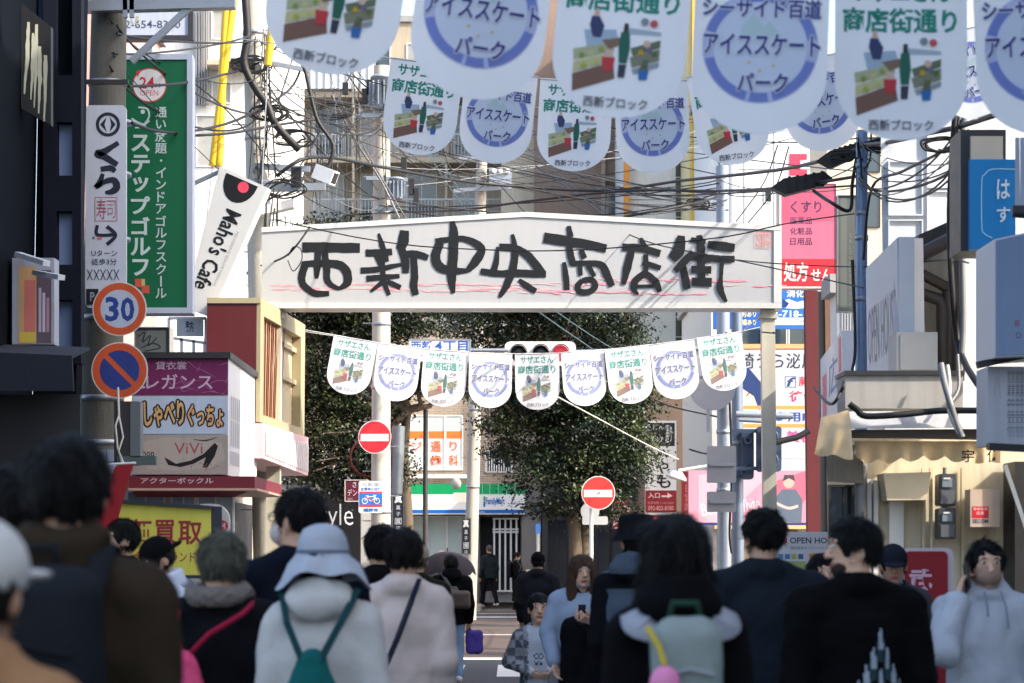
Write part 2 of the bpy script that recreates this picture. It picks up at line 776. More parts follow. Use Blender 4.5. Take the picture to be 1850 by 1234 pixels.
structure(MB().mat(M('ground_earth', (92, 88, 84), 0.9, noise=0.2, scale=0.5)).poly([(-250, -80, -0.02), (250, -80, -0.02), (250, 600, -0.02), (-250, 600, -0.02)]), 'ground')
structure(MB().mat(asphalt).poly([(-4.4, -30, 0), (4.5, -30, 0), (4.5, 37, 0), (-4.4, 37, 0)]), 'street')
structure(MB().mat(road_m).poly([(-90, 37, 0), (90, 37, 0), (90, 69.5, 0), (-90, 69.5, 0)]), 'road')
structure(MB().mat(pave_m).box(-90, -0.9, 69.5, 75, -0.02, 0.13), 'pavement')
structure(MB().mat(pave_m).box(3.2, 90, 69.5, 75, -0.02, 0.13), 'pavement')
structure(MB().mat(pave_m).box(-90, -4.5, 31, 36.6, -0.02, 0.12), 'pavement')
structure(MB().mat(pave_m).box(4.6, 90, 33, 36.6, -0.02, 0.12), 'pavement')
structure(MB().mat(M('kerb_stone', (172, 168, 160), 0.8, noise=0.12)).box(-90, -0.9, 69.2, 69.5, -0.02, 0.15), 'kerb')
structure(MB().mat(M('kerb_stone', (172, 168, 160), 0.8)).box(3.2, 90, 69.2, 69.5, -0.02, 0.15), 'kerb')
b = MB().mat(line_m)
for k in range(9):                                   # zebra crossing at the street mouth
    x = -4.0 + k * 0.95
    b.poly([(x, 31.6, .004), (x + .48, 31.6, .004), (x + .48, 35.0, .004), (x, 35.0, .004)])
structure(b, 'crosswalk')
for (y0, y1) in ((36.7, 37.5), (48.4, 48.65), (62.2, 63.2), (66.6, 67.0)):
    structure(MB().mat(line_m).poly([(-40, y0, .004), (40, y0, .004), (40, y1, .004), (-40, y1, .004)]), 'road_marking')

# ------------------------------------------------------------------ palette
white_w = M('white_wall', (206, 206, 204), 0.7, noise=0.06, scale=1.2, streak=0.25)
cream_w = M('cream_wall', (196, 184, 162), 0.75, noise=0.08, scale=1.0, streak=0.3)
beige_w = M('beige_wall', (168, 156, 136), 0.8, noise=0.1, scale=0.8, streak=0.35)
brown_w = M('brown_wall', (128, 108, 96), 0.8, noise=0.08, scale=0.6, streak=0.2)
grey_w = M('grey_wall', (140, 140, 140), 0.75, noise=0.1, scale=1.0, streak=0.3)
navy_w = M('navy_cladding', (13, 18, 26), 0.85, noise=0.2, scale=1.5, streak=0.2, spec=0.05)
dark_m = M('dark_metal', (38, 38, 40), 0.5, noise=0.2)
steel = M('galvanised_steel', (150, 156, 164), 0.42, 0.6, noise=0.15, scale=6)
white_p = M('white_paint', (214, 214, 212), 0.45, noise=0.06, scale=4)
offw_p = M('old_white_paint', (196, 192, 184), 0.5, noise=0.1, scale=3, streak=0.3)
conc = M('concrete', (150, 146, 138), 0.85, noise=0.14, scale=3, bump=0.3, bscale=40, streak=0.35)
conc_l = M('pale_concrete', (176, 172, 162), 0.85, noise=0.12, scale=3, bump=0.3, bscale=40, streak=0.35)
black_r = M('black_rubber', (22, 22, 24), 0.55, noise=0.2)
red_p = M('red_paint', (82, 12, 18), 0.5, noise=0.1, scale=2, streak=0.2)
yellow_p = M('yellow_paint', (206, 164, 40), 0.5, noise=0.12, scale=5, streak=0.25)
wood_m = M('brown_wood', (96, 70, 52), 0.7, noise=0.25, scale=4, stretch=(6, 6, 0.6))


def bld(name, label, x0, x1, ytop, d, depth, wall, cat='building', group=None, ybase=None, roofm=None):
    """a block standing on the ground, front face measured at distance d; returns thing, plane"""
    p = Py(d)
    a, c = P(x0, 1006, d), P(x1, 1006, d)
    z = P(x0, ytop, d).z
    t = thing(name, ((a.x + c.x) / 2, d, 0), label, cat, group)
    MB().mat(wall).box(a.x, c.x, d, d + depth, -0.02, z).build('wall', wall, t)
    MB().mat(roofm or grey_w).box(a.x - .12, c.x + .12, d - .12, d + depth + .12, z, z + 0.28).build('roof', roofm or grey_w, t)
    return t, p


def window(t, p, x0, y0, x1, y1, frame=None, w=2.0, pane=None, mull=(0,), rec=0.06, proud=0.05, name='window'):
    b = MB().mat(frame or steel)
    framebars(b, p, x0, y0, x1, y1, w, proud, rec + proud)
    for m in mull:
        if m:
            xx = x0 + (x1 - x0) * m
            b.poly([p(x, y, proud * .8) for x, y in rectpts(xx - w / 3, y0, xx + w / 3, y1)], p.n * (-proud * .5))
    o = b.build(name, None, t)
    g = MB().mat(pane or glass())
    g.poly([p(x, y, 0.012) for x, y in rectpts(x0, y0, x1, y1)], p.n * (-0.02))
    g.build('pane', None, o)
    return o


# ------------------------------------------------------------------ corner shop block across the avenue (far)
tile_m = brickmat('beige_tiles', (176, 160, 140), (164, 148, 130), (132, 122, 110), 0.30, 0.075, 0.008)
t, p = bld('corner_store', 'pale tiled corner building with the green, white and blue convenience store band across the avenue', 556, 978, 590, 75, 12, tile_m)
# storefront and canopy band
b = MB().mat(white_p)
b.poly([p(x, y, 0.9) for x, y in rectpts(618, 876, 948, 930)], p.n * (-0.88))
o = b.build('sign_band', white_p, t)
L = Print(p, 0.905, 0.002)
L.rect(618, 876, 948, 894, (0, 142, 84)).rect(618, 922, 948, 928, (0, 96, 176))
L.text('FamilyMart', 878, 900, 912, 916, (20, 96, 170), 0.02)
L.rect(874, 898, 877, 906, (0, 142, 84)).rect(874, 907, 877, 917, (20, 96, 170))
L.text('酒 たばこ', 922, 906, 944, 913, (90, 120, 160), 0.0)
for x in (862, 872, 885, 900, 915, 930):
    L.rect(x, 876, x + 0.8, 894, (150, 200, 180))
L.build('lettering', t)
for i, (x0, x1) in enumerate(((736, 770), (774, 806), (809, 852))):
    window(t, p, x0, 934, x1, 1010, white_p, 1.6, M('frosted_shop_glass', (176, 190, 190), 0.25, noise=0.06), name='shop_window')
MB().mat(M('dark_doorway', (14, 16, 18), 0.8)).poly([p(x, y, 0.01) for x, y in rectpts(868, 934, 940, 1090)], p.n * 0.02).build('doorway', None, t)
b = MB().mat(white_p)
for x in (893, 903, 913, 923, 933):
    b.poly([p(q, y, 0.35) for q, y in rectpts(x - 1.6, 936, x + 1.6, 1068)], p.n * 0.05)
for y in (936, 955, 960, 1066):
    b.poly([p(q, yy, 0.37) for q, yy in rectpts(890, y, 937, y + 3)], p.n * 0.05)
b.build('sliding_door', None, t)
MB().mat(grey_w).poly([p(x, y, 0.3) for x, y in rectpts(868, 1068, 938, 1088)], p.n * -0.28).build('step', None, t)
b = MB().mat(M('grey_pillar_tiles', (122, 118, 112), 0.7, noise=0.12))
b.poly([p(x, y, 0.6) for x, y in rectpts(942, 876, 977, 1098)], p.n * -0.58)
b.poly([p(x, y, 0.6) for x, y in rectpts(850, 932, 866, 1098)], p.n * -0.58)
b.build('pillar', None, t)
# first floor dental windows
for (x0, x1) in ((716, 735), (738, 770), (774, 803), (806, 835)):
    window(t, p, x0, 752, x1, 848, white_p, 1.5, M('film_glass', (196, 198, 196), 0.3, noise=0.05), name='window')
L = Print(p, 0.02, 0.002)
L.rect(717, 779, 834.5, 792, (226, 104, 44))
L.text('ン', 720, 798, 734, 815, (216, 106, 70), 0.02).text('ジ', 740, 798, 763, 815, (216, 106, 70), 0.02)
L.text('通', 778, 797, 797, 817, (216, 98, 62), 0.02).text('り', 812, 797, 826, 815, (216, 106, 70), 0.02)
L.text('歯', 778, 822, 797, 842, (216, 98, 62), 0.02).text('科', 811, 822, 828, 842, (216, 98, 62), 0.02)
L.build('lettering', t)
b = MB().mat(white_p)
b.poly([p(x, y, 0.25) for x, y in rectpts(700, 858, 860, 864)], p.n * -0.24)
b.build('ledge', None, t)
o = window(t, p, 878, 815, 925, 852, white_p, 1.5, name='window')
b = MB().mat(white_p)
for k in range(11):
    x = 879 + k * 4.4
    b.poly([p(q, y, 0.2) for q, y in rectpts(x, 812, x + 1.4, 854)], p.n * 0.03)
b.build('railing', None, o)
for (x0, x1) in ((590, 640), (652, 700), (860, 910)):
    window(t, p, x0, 640, x1, 720, white_p, 1.5, mull=(0.5,))
window(t, p, 575, 815, 602, 850, white_p, 1.5)
b = MB().mat(M('drain_pipe', (190, 186, 178), 0.6)).tube([p(584, 870, .1), p(584, 600, .1)], 0.1)
b.build('drain_pipe', None, t)

# black shop front with white word, left of the store
t, p = bld('hair_salon', 'low shop with a black panel lettered Style and grey glass front', 400, 652, 872, 62, 9, grey_w)
MB().mat(M('black_panel', (20, 21, 24), 0.35, noise=0.15)).poly([p(x, y, 0.25) for x, y in rectpts(556, 886, 652, 1080)], p.n * -0.24).build('panel', None, t)
L = Print(p, 0.26, 0.003)
L.text('Style', 562, 910, 639, 962, (222, 222, 222), -0.01)
L.build('lettering', t)
for (x0, x1) in ((405, 436), (440, 472), (500, 550)):
    window(t, p, x0, 890, x1, 1060, dark_m, 1.5, glass(), mull=(0.5,))
MB().mat(offw_p).poly([p(x, y, 0.3) for x, y in rectpts(478, 872, 494, 1090)], p.n * -0.29).build('pillar', None, t)
L = Print(p, 0.06, 0.002)
L.frame(444, 935, 456, 955, 1, (200, 200, 200)).frame(445, 962, 470, 985, 1, (190, 190, 190)).line([(452, 900), (470, 900)], 1, (200, 200, 200)).line([(452, 990), (470, 990)], 1, (200, 200, 200))
L.build('door_decal', t)


# ------------------------------------------------------------------ flats far behind (real slabs, railings, recessed walls)
def flats(name, label, x0, x1, ytop, d, depth, wall, floor_px, y_first, n, bar_m, panel, slab_m):
    t, p = bld(name, label, x0, x1, ytop, d + 1.5, depth, wall)
    for k in range(n):
        y = y_first + k * floor_px
        q = Py(d)
        s = MB().mat(slab_m).poly([q(a, c, 0) for a, c in rectpts(x0, y, x1, y + floor_px * .09)], (0, 1.49, 0))
        so = s.build('balcony', None, t)
        r = MB().mat(bar_m)
        yt = y - floor_px * .36
        r.poly([q(a, c, 0.0) for a, c in rectpts(x0, yt, x1, yt + 3)], (0, .06, 0))
        if panel:
            r.poly([q(a, c, -0.02) for a, c in rectpts(x0, yt + 3, x1, y)], (0, .04, 0))
        else:
            x = x0 + 3
            while x < x1 - 2:
                r.poly([q(a, c, -0.01) for a, c in rectpts(x, yt + 3, x + 1.3, y)], (0, .03, 0))
                x += 6
        r.build('railing', None, so)
        x = x0 + 14
        i = 0
        while x + 60 < x1:
            pw = Pl(p.o + Vector((0, 0, 0)), p.n)
            window(t, pw, x, y - floor_px * .72, x + 52, y - 3, white_p, 1.6, glass() if (i + k) % 3 else M('curtained_glass', (150, 150, 146), 0.3, noise=0.2, scale=2), mull=(0.5,))
            x += 84
            i += 1
            if i % 2 == 0 and x < x1 - 10:
                MB().mat(slab_m).poly([q(a, c, -0.05) for a, c in rectpts(x - 16, y - floor_px * .9, x - 12, y)], (0, 1.43, 0)).build('partition', None, so)
    return t, p


t, p = flats('apartment_building', 'beige balcony flats with slatted white railings behind the tangled cables', 470, 908, 40, 104, 14, beige_w, 118, 165, 4, M('grey_railing', (156, 158, 160), 0.5, 0.3), False, M('slab_beige', (172, 160, 140), 0.8, noise=0.1, streak=0.4))
# lean-to of bright sheeting on its upper balcony
q = Py(103.8)
MB().mat(white_p).poly([q(x, y) for x, y in rectpts(478, 76, 676, 160)], (0, .05, 0)).build('balcony_panel', None, t)
b = MB().mat(steel)
for x in range(482, 676, 13):
    b.poly([q(a, y, .06) for a, y in rectpts(x, 70, x + 2, 162)], (0, .05, 0))
b.build('balcony_bars', None, t)
t, p = bld('apartment_building', 'cream corner tower beside the windowless brown block', 905, 968, -20, 101, 10, cream_w)
window(t, p, 916, 150, 950, 205, white_p, 1.5)
t, p = bld('apartment_building', 'windowless brown block behind the middle row of pennants', 966, 1127, -70, 99, 12, brown_w)
b = MB().mat(M('pale_brown', (150, 132, 118), 0.8))
b.poly([p(x, y, .3) for x, y in rectpts(1086, 62, 1093, 395)], p.n * -0.28)
b.build('pilaster', None, t)
b = MB().mat(M('pale_brown', (150, 132, 118), 0.8))
b.poly([p(x, y, .5) for x, y in rectpts(1094, 322, 1112, 327)], p.n * -0.48)
b.build('ledge', None, t)
window(t, p, 1095, 335, 1122, 385, dark_m, 1.5)
t, p = bld('office_building', 'white office block with a green glazed stair strip', 1128, 1252, -40, 92, 14, white_w)
for y in range(107, 640, 36):
    window(t, p, 1222, y, 1246, y + 31, dark_m, 1.2, glass('green_glass', (44, 66, 62)), mull=(.25, .5, .75))
L = MB().mat(grey_w)
for y in (360, 475):
    L.poly([p(x, yy, 0.02) for x, yy in rectpts(1137, y, 1220, y + 1.5)], p.n * -0.02)
L.build('panel_joint', None, t)
b = MB().mat(M('orange_paint', (206, 132, 36), 0.55, noise=0.1)).poly([p(x, y, .5) for x, y in rectpts(1127, -40, 1136, 655)], p.n * -0.48)
b.build('sign_column', None, t)
t, p = bld('office_building', 'slim block with a tall yellow column', 1248, 1300, -50, 88, 10, M('pale_yellow_wall', (206, 196, 150), .7))
b = MB().mat(yellow_p).poly([p(x, y, .5) for x, y in rectpts(1249, -45, 1270, 900)], p.n * -0.48)
b.build('yellow_column', None, t)
b = MB().mat(dark_m).poly([p(x, y, .55) for x, y in rectpts(1252, 420, 1262, 436)], p.n * -0.02)
b.poly([p(x, y, .55) for x, y in rectpts(1252, 700, 1264, 712)], p.n * -0.02)
b.build('vent', None, t)
t, p = bld('office_building', 'white panelled tower behind the gate end and pharmacy sign', 1290, 1482, 130, 80, 14, M('blue_white_panels', (208, 212, 216), 0.55, noise=0.05, streak=0.12))
for (x0, y0, x1, y1) in ((1382, 345, 1393, 365), (1340, 590, 1362, 635), (1372, 592, 1400, 640), (1406, 592, 1440, 640)):
    window(t, p, x0, y0, x1, y1, white_p, 1.2)
b = MB().mat(grey_w)
for x in (1344, 1398):
    b.poly([p(q, y, .02) for q, y in rectpts(x, 220, x + 1.5, 900)], p.n * -0.02)
for y in (305, 420):
    b.poly([p(q, yy, .024) for q, yy in rectpts(1292, y, 1480, y + 1.2)], p.n * -0.02)
b.build('panel_joint', None, t)
MB().mat(M('grey_duct', (150, 156, 164), .5, .3)).tube([p(1318, 216, .4), p(1318, 420, .4)], 0.26, 12).build('duct', None, t)
# cross logo mark high on the tower
L = Print(p, 0.02, 0.004)
R1 = (222, 60, 84)
L.poly([(1426, 278), (1458, 278), (1458, 289), (1446, 289), (1446, 307), (1458, 307), (1458, 317), (1426, 317)], R1)
L.rect(1473, 278, 1486, 289, R1).rect(1473, 306, 1486, 317, R1)
L.build('logo', t)

# white block with grey louvre pipes upper left, behind the yellow guards
t, p = bld('white_building', 'bright white block with dark louvre pipes behind the left poles', 236, 476, -60, 68, 12, white_w)
b = MB().mat(M('grey_louvre', (120, 122, 126), .5, .2))
for x in (356, 361, 366, 371, 376):
    b.poly([p(q, y, .3) for q, y in rectpts(x, 12, x + 2.4, 192)], p.n * -0.2)
b.build('louvre', None, t)
for (x0, y0, x1, y1) in ((384, 20, 412, 70), (384, 150, 416, 186), (356, 210, 396, 300)):
    window(t, p, x0, y0, x1, y1, white_p, 1.6, M('curtained_glass', (150, 150, 146), 0.3))
b = MB().mat(M('slab_beige', (172, 160, 140), 0.8)).poly([p(x, y, .9) for x, y in rectpts(380, 120, 474, 128)], p.n * -0.88)
b.build('balcony', None, t)
# pinkish block far left
t, p = bld('pink_building', 'narrow pink rendered block glimpsed left of the big pole', 60, 160, -80, 44, 8, M('pink_render', (190, 150, 142), .8, noise=.08))
window(t, p, 132, 10, 152, 70, white_p, 2)

# ------------------------------------------------------------------ left row of the shopping street
# navy building nearest on the left
t = thing('navy_building', (-7, 18, 0), 'dark navy building with ribbed frame and pale strips standing for bright gaps at the left edge', 'building')
MB().mat(navy_w).box(-12, -4.95, 15, 24.9, 0, 9.5).build('wall', None, t)
p = Py(24.2)
X = p(150, 1006).x
b = MB().mat(navy_w)
b.box(-4.95, Py(24.9)(132, 1006).x, 24.92, 25.25, 0, 11)
b.build('end_wall', None, t)
p = Py(24.9)
b = MB().mat(M('navy_trim', (20, 25, 36), .7, noise=.2, spec=.1))
for (x0, y0, x1, y1) in ((84, -40, 108, 660), (136, -40, 152, 660), (108, 142, 136, 226), (108, 322, 136, 386), (108, 482, 136, 545)):
    b.poly([p(x, y, .18) for x, y in rectpts(x0, y0, x1, y1)], p.n * -0.179)
b.poly([p(x, y, .3) for x, y in rectpts(15, -40, 21, 480)], p.n * -0.3)
b.build('frame', None, t)
for (y0, y1) in ((226, 322), (386, 482), (545, 628)):
    MB().mat(M('pale_gap_blue', (128, 146, 180), .2, noise=.08)).poly([p(x, y, .03) for x, y in rectpts(108, y0, 136, y1)], p.n * -0.028).build('gap_strip', None, t)  # solid pale strips stand for gaps onto the bright block behind
MB().mat(M('blue_glass', (40, 62, 96), .2, noise=.2)).poly([p(x, y, .03) for x, y in rectpts(22, -30, 84, 78)], p.n * -0.028).build('window', None, t)
# weathered vertical sign with raised pale strokes
pp = Py(24.0)
t = thing('hanging_sign', base(pp, 60, 225), 'black sign with slanting pale brush strokes high on the navy building', 'sign')
slab('panel', pp, [(38, 5), (92, 48), (92, 226), (38, 196)], 0.12, M('black_board', (18, 18, 22), .5), t)
L = Print(pp, 0.004)
for (a, c, w) in (((52, 40), (44, 170), 6), ((60, 60), (56, 180), 5), ((66, 44), (62, 195), 5), ((72, 84), (70, 205), 6), ((82, 100), (80, 220), 6)):
    L.line([a, ((a[0] + c[0]) / 2 + 1, (a[1] + c[1]) / 2), c], [w, w * 1.2, w * .4], (176, 178, 160), .3)
L.build('lettering', t)
pp = Py(23.6)
t = thing('poster_box', base(pp, 58, 622), 'lamp-lit poster case with pink and yellow bills above the navy awning', 'poster case')
slab('case', pp, rectpts(22, 466, 98, 622), 0.25, M('case_grey', (150, 156, 170), .5, .2), t)
L = Print(pp, 0.004)
L.rect(33, 482, 66, 620, (186, 150, 110)).rect(66, 488, 93, 620, (92, 80, 92)).rect(44, 506, 64, 612, (196, 112, 104)).rect(36, 600, 64, 618, (196, 176, 70))
for i, c in enumerate(((176, 160, 190), (190, 180, 200), (170, 130, 150))):
    L.rect(70 + i * 7, 520 + i * 9, 75 + i * 7, 600, c)
L.build('poster', t)
b = MB().mat(M('lamp_white', (190, 196, 206), .4))
b.bar(pp(36, 462, .1), pp(100, 486, .45), .08, .05)
b.bar(pp(70, 496, .15), pp(128, 512, .5), .08, .05)
b.build('strip_lamp', None, t)
t = thing('awning', base(Py(22.6), 60, 830), 'plain navy shop awning at the left edge', 'awning')
q = Py(22.6)
b = MB().mat(M('navy_canvas', (18, 28, 44), .9, noise=.15, bump=.2))
b.poly([q(x, y, 0) for x, y in ((-60, 640), (130, 648), (133, 706), (-60, 706))], (0, .04, 0))
b.poly([q(-60, 640, 0), q(130, 648, 0), q(132, 618, -.9), q(-60, 612, -.9)], (0, 0, .03))
b.build('canvas', None, t)
b = MB().mat(M('dark_shutter', (22, 26, 34), .6)).poly([q(x, y, -.5) for x, y in rectpts(-60, 706, 128, 1000)], (0, .05, 0))
b.build('back_board', None, t)

# long low row behind the sign boxes
t = thing('shop_building', (-6.2, 31, 0), 'cream two-storey shop building behind the lilac and red sign boxes', 'building')
MB().mat(cream_w).box(-9.5, -3.85, 28.2, 37, 0, 3.2).build('wall', None, t)
MB().mat(grey_w).box(-9.6, -3.8, 28.1, 37.1, 3.2, 3.3).build('roof', None, t)
q = Pl((-3.84, 0, 0), (1, 0, 0))
b = MB().mat(dark_m)
b.box(-3.86, -3.80, 29.5, 31.5, 0.1, 2.3)
b.box(-3.86, -3.80, 32.2, 35.5, 0.1, 2.3)
b.build('shop_window', glass(), t)
# ground-floor front facing the camera below the awning
p = Py(28.19)
for (x0, x1) in ((232, 296), (312, 352), (360, 420)):
    window(t, p, x0, 890, x1, 1180, white_p, 3, M('bright_shop_glass', (150, 164, 176), .2, noise=.2), mull=(.5,))

# red bay with slatted curtains
ya, d1, d2 = 548, 30.6, 34.2
p = Py(d1)
t = thing('bay_window', base(p, 420, 840), 'dark red bay with open cream window frame and salmon slatted blinds above a pink striped apron', 'bay window')
zt, zm, zb = p(465, 548).z, p(463, 762).z, p(463, 828).z
A, Bq = p(374, 548), p(464, 548)
far = P(545, 596, d2)
fx, fy = far.x, far.y
b = MB().mat(red_p)
b.poly([(A.x, d1, zm - .1), (Bq.x, d1, zm - .1), (Bq.x, d1, zt), (A.x, d1, zt)], (0, .15, 0))
b.build('red_end_wall', None, t)
side = Pl((Bq.x, d1, 0), (fy - d1, -(fx - Bq.x), 0))
e = Vector((fx - Bq.x, fy - d1, 0))


def sp(u, z, off=0.0):
    v = Vector((Bq.x, d1, z)) + e * u + side.n * off
    return v


fr = MB().mat(M('cream_frame', (160, 148, 116), .6, noise=.1))
for (u0, u1, z0, z1) in ((0, 1.0, zt - .14, zt), (0, 1.0, zm, zm + .1), (0, .07, zm + .1, zt - .14), (.9, 1.0, zm + .1, zt - .14)):
    fr.poly([sp(u0, z0, .05), sp(u1, z0, .05), sp(u1, z1, .05), sp(u0, z1, .05)], side.n * -0.12)
fr.poly([(A.x, d1 - .02, zt), (Bq.x + .05, d1 - .02, zt), (fx + .05, fy, zt), (fx - 1.2, fy, zt)], (0, 0, .07))
fr.build('window_frame', None, t)
b = MB()
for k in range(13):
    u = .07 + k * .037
    b.mat(M('salmon_blind', (186, 138, 106), .7, noise=.12) if k % 2 else M('blind_gap_brown', (122, 74, 54), .7, noise=.12))  # every other slat browned: shade of the gaps put into colour
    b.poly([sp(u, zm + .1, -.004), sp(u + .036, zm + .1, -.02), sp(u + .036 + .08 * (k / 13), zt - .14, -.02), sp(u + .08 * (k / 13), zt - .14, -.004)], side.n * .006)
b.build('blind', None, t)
b = MB().mat(M('cream_inner', (186, 170, 140), .7, noise=.1))
b.poly([sp(.07, zm + .1, -.075), sp(.9, zm + .1, -.075), sp(.9, zt - .14, -.075), sp(.07, zt - .14, -.075)], side.n * -.03)
for (u, z) in ((.72, zm + .7), (.72, zm + 1.15)):
    b.poly([sp(.56, z, -.074), sp(.9, z, -.074), sp(.9, z + .06, -.074), sp(.56, z + .06, -.074)], side.n * .06)
b.build('inner_wall', None, t)
b = MB().mat(M('pale_pink', (214, 176, 180), .6, noise=.06))
b.poly([sp(-.01, zb, .1), sp(1.01, zb - .1, .1), sp(1.01, zm - .02, .1), sp(-.01, zm - .02, .1)], side.n * -.5)
b.build('apron', None, t)
b = MB().mat(M('white_slat', (220, 214, 214), .6))
for k in range(20):
    u = .03 + k * .049
    b.poly([sp(u, zb + .05 - .1 * u, .11), sp(u + .024, zb + .05 - .1 * u, .11), sp(u + .024, zm - .12, .11), sp(u, zm - .12, .11)], side.n * .01)
b.build('slat_trim', None, t)
b = MB().mat(grey_w)
b.poly([(A.x, d1 + .16, zm - .1), (Bq.x - .03, d1 + .16, zm - .1), (fx - .5, fy, zm - .1), (fx - 1.4, fy, zm - .1)], (0, 0, zt - zm - .1))
b.build('back_box', None, t)

# ------------------------------------------------------------------ right row
t = thing('tall_building', (9, 1, 0), 'tall grey-white building out of view on the right, shaped to shade the street', 'building')  # out of view; heights and width shaped to shade the street
MB().mat(M('street_wall_right', (212, 210, 206), .7, noise=.08, streak=.3)).box(4.7, 7.0, -14, 14.5, 0, 11.5).build('wall', None, t)
MB().mat(M('street_wall_right', (212, 210, 206))).box(4.7, 7.0, 14.5, 18.4, 0, 15).build('shade_block', None, t)  # taller unseen stretch, raised to keep sun off the left row
MB().mat(M('street_wall_right', (212, 210, 206))).box(5.3, 7.0, 18.4, 21.2, 9.5, 15).build('shade_overhang', None, t)  # unseen upper storey added to block sun coming through the gap
MB().mat(M('street_wall_right', (188, 188, 190))).box(5.3, 7.6, 21.2, 23.9, 0, 16.5).build('shade_block', None, t)  # unseen block added to shade the left signs and pole
MB().mat(dark_m).box(4.62, 4.7, -10, 17.8, 2.7, 3.0).build('canopy_rail', None, t)
# cream house with awning facing the viewer
t = thing('awning_house', (6.5, 22.8, 0), 'cream boarded house end with electric meters under a scalloped canvas valance', 'building')
p = Py(21)
xl = p(1494, 900).x
MB().mat(M('cream_boards', (206, 196, 172), .75, noise=.12, scale=1.5, streak=.4)).poly([(xl, 21, 0), (9, 21, 0), (9, 25.7, 0), (3.5, 25.7, 0)], (0, 0, p(1500, 788).z)).build('wall', None, t)
bx = p(1745, 240).x
# upper white storey set back
p2 = Py(25.8)
x0 = p2(1592, 300).x
MB().mat(M('white_panel_wall', (200, 204, 210), .6, noise=.05, streak=.2)).poly([(x0, 25.8, p(1500, 788).z - .4), (9, 25.8, p(1500, 788).z - .4), (9, 29.4, p(1500, 788).z - .4), (x0 + .56, 29.4, p(1500, 788).z - .4)], (0, 0, 7.6 - p(1500, 788).z + .4)).build('upper_wall', None, t)
for (x0, y0, x1, y1) in ((1606, 294, 1664, 388), (1606, 400, 1664, 500), (1676, 348, 1740, 420), (1676, 200, 1740, 338)):
    b = MB().mat(M('white_panel', (206, 210, 216), .5))
    framebars(b, p2, x0, y0, x1, y1, 2.5, .05, .06)
    b.poly([p2(x, y, .02) for x, y in rectpts(x0, y0, x1, y1)], p2.n * -.018)
    b.build('wall_panel', None, t)
pe = Py(20.6)
b = MB().mat(M('grey_white_fascia', (158, 155, 150), .6, noise=.06, streak=.3))
b.poly([pe(x, y) for x, y in rectpts(1527, 678, 1740, 738)], (0, .5, 0))
b.build('fascia', None, t)
MB().mat(dark_m).poly([pe(x, y, .03) for x, y in rectpts(1525, 670, 1742, 678)], (0, .56, 0)).build('fascia_cap', None, t)
b = MB().mat(M('pale_eave', (166, 167, 170), .5, noise=.08, streak=.25))
b.poly([pe(1528, 778, .35), pe(1786, 776, .35), pe(1786, 744, .2), pe(1528, 746, .2)], (0, .03, 0))
b.build('eave', None, t)
MB().mat(M('dark_beam', (58, 50, 44), .7, noise=.2)).poly([pe(x, y, .3) for x, y in ((1530, 780), (1786, 778), (1786, 796), (1530, 792))], (0, .22, 0)).build('beam', None, t)
# scalloped valance
cv = M('cream_canvas', (218, 192, 150), .85, noise=.12, scale=3, bump=.3, bscale=12, trans=.15)
pv = Py(20.45)
b = MB().mat(cv)
n = 90
vs = []
for i in range(n + 1):
    u = i / n
    x = 1546 + u * 262
    w = math.sin(u * 44) * .025 + math.sin(u * 17 + 1) * .02
    yb = 826 + 9 * abs(math.sin(u * math.pi * 6.5)) + 3 * math.sin(u * 9)
    for j in range(6):
        f = j / 5
        v = pv(x, 797 + (yb - 797) * f, w * (0.3 + f))
        vs.append(v)
fs = [(i * 6 + j, (i + 1) * 6 + j, (i + 1) * 6 + j + 1, i * 6 + j + 1) for i in range(n) for j in range(5)]
b.add(vs, fs, True)
o = b.build('valance', None, t, fix=False)
L = Print(pv, .075)
L.text('宇', 1735, 813, 1757, 836, (30, 28, 30), .015).text('佐', 1780, 812, 1803, 836, (30, 28, 30), .015)
L.build('lettering', t)
# wrapped canvas at the corner
b = MB().mat(cv)
n = 26
vs = []
for i in range(n + 1):
    u = i / n
    x = 1464 + u * 66
    for j in range(12):
        f = j / 11
        xx = x + (1 - f) * (1 - u) * 16
        y = 742 + 14 * (1 - u) * (1 - f) + f * (80 + 10 * u) + 3 * math.sin(u * 9) * f
        vs.append(pv(xx, y, .10 + .25 * math.sin(f * 1.5) * (0.6 + .4 * u) + .02 * f * math.sin(u * 13 + f * 2) + .012 * math.sin(f * 9 + u * 5)))
b.add(vs, [(i * 12 + j, (i + 1) * 12 + j, (i + 1) * 12 + j + 1, i * 12 + j + 1) for i in range(n) for j in range(11)], True)
b.build('corner_canvas', None, t, fix=False)
# wall details
p = Py(20.98)
b = MB().mat(M('cream_shutter_box', (196, 182, 154), .7, noise=.1))
b.poly([p(x, y, .4) for x, y in ((1583, 858), (1668, 856), (1660, 905), (1590, 906))], (0, .38, 0))
b.build('shutter_box', None, t)
for (x0, x1, y0, y1) in ((1604, 1630, 906, 1090), (1558, 1572, 866, 1090), (1576, 1584, 868, 1090)):
    MB().mat(white_p).poly([p(x, y, .08) for x, y in rectpts(x0, y0, x1, y1)], (0, .078, 0)).build('shutter', None, t)
window(t, p, 1500, 880, 1538, 1090, dark_m, 4, glass('dark_glass', (34, 40, 48)), mull=(.6,))
b = MB().mat(M('bamboo_blind', (110, 108, 100), .8, noise=.3, stretch=(20, 20, 1)))
b.poly([p(x, y, .35) for x, y in ((1484, 828), (1548, 800), (1550, 876), (1486, 872))], (0, .03, 0))
b.build('roll_blind', None, t)
b = MB().mat(M('grey_pipe', (120, 120, 122), .5, .2)).tube([p(1548, 800, .25), p(1548, 1100, .25)], .055, 10)
b.build('drain_pipe', None, t)
b = MB().mat(M('cream_trim', (200, 188, 160), .7))
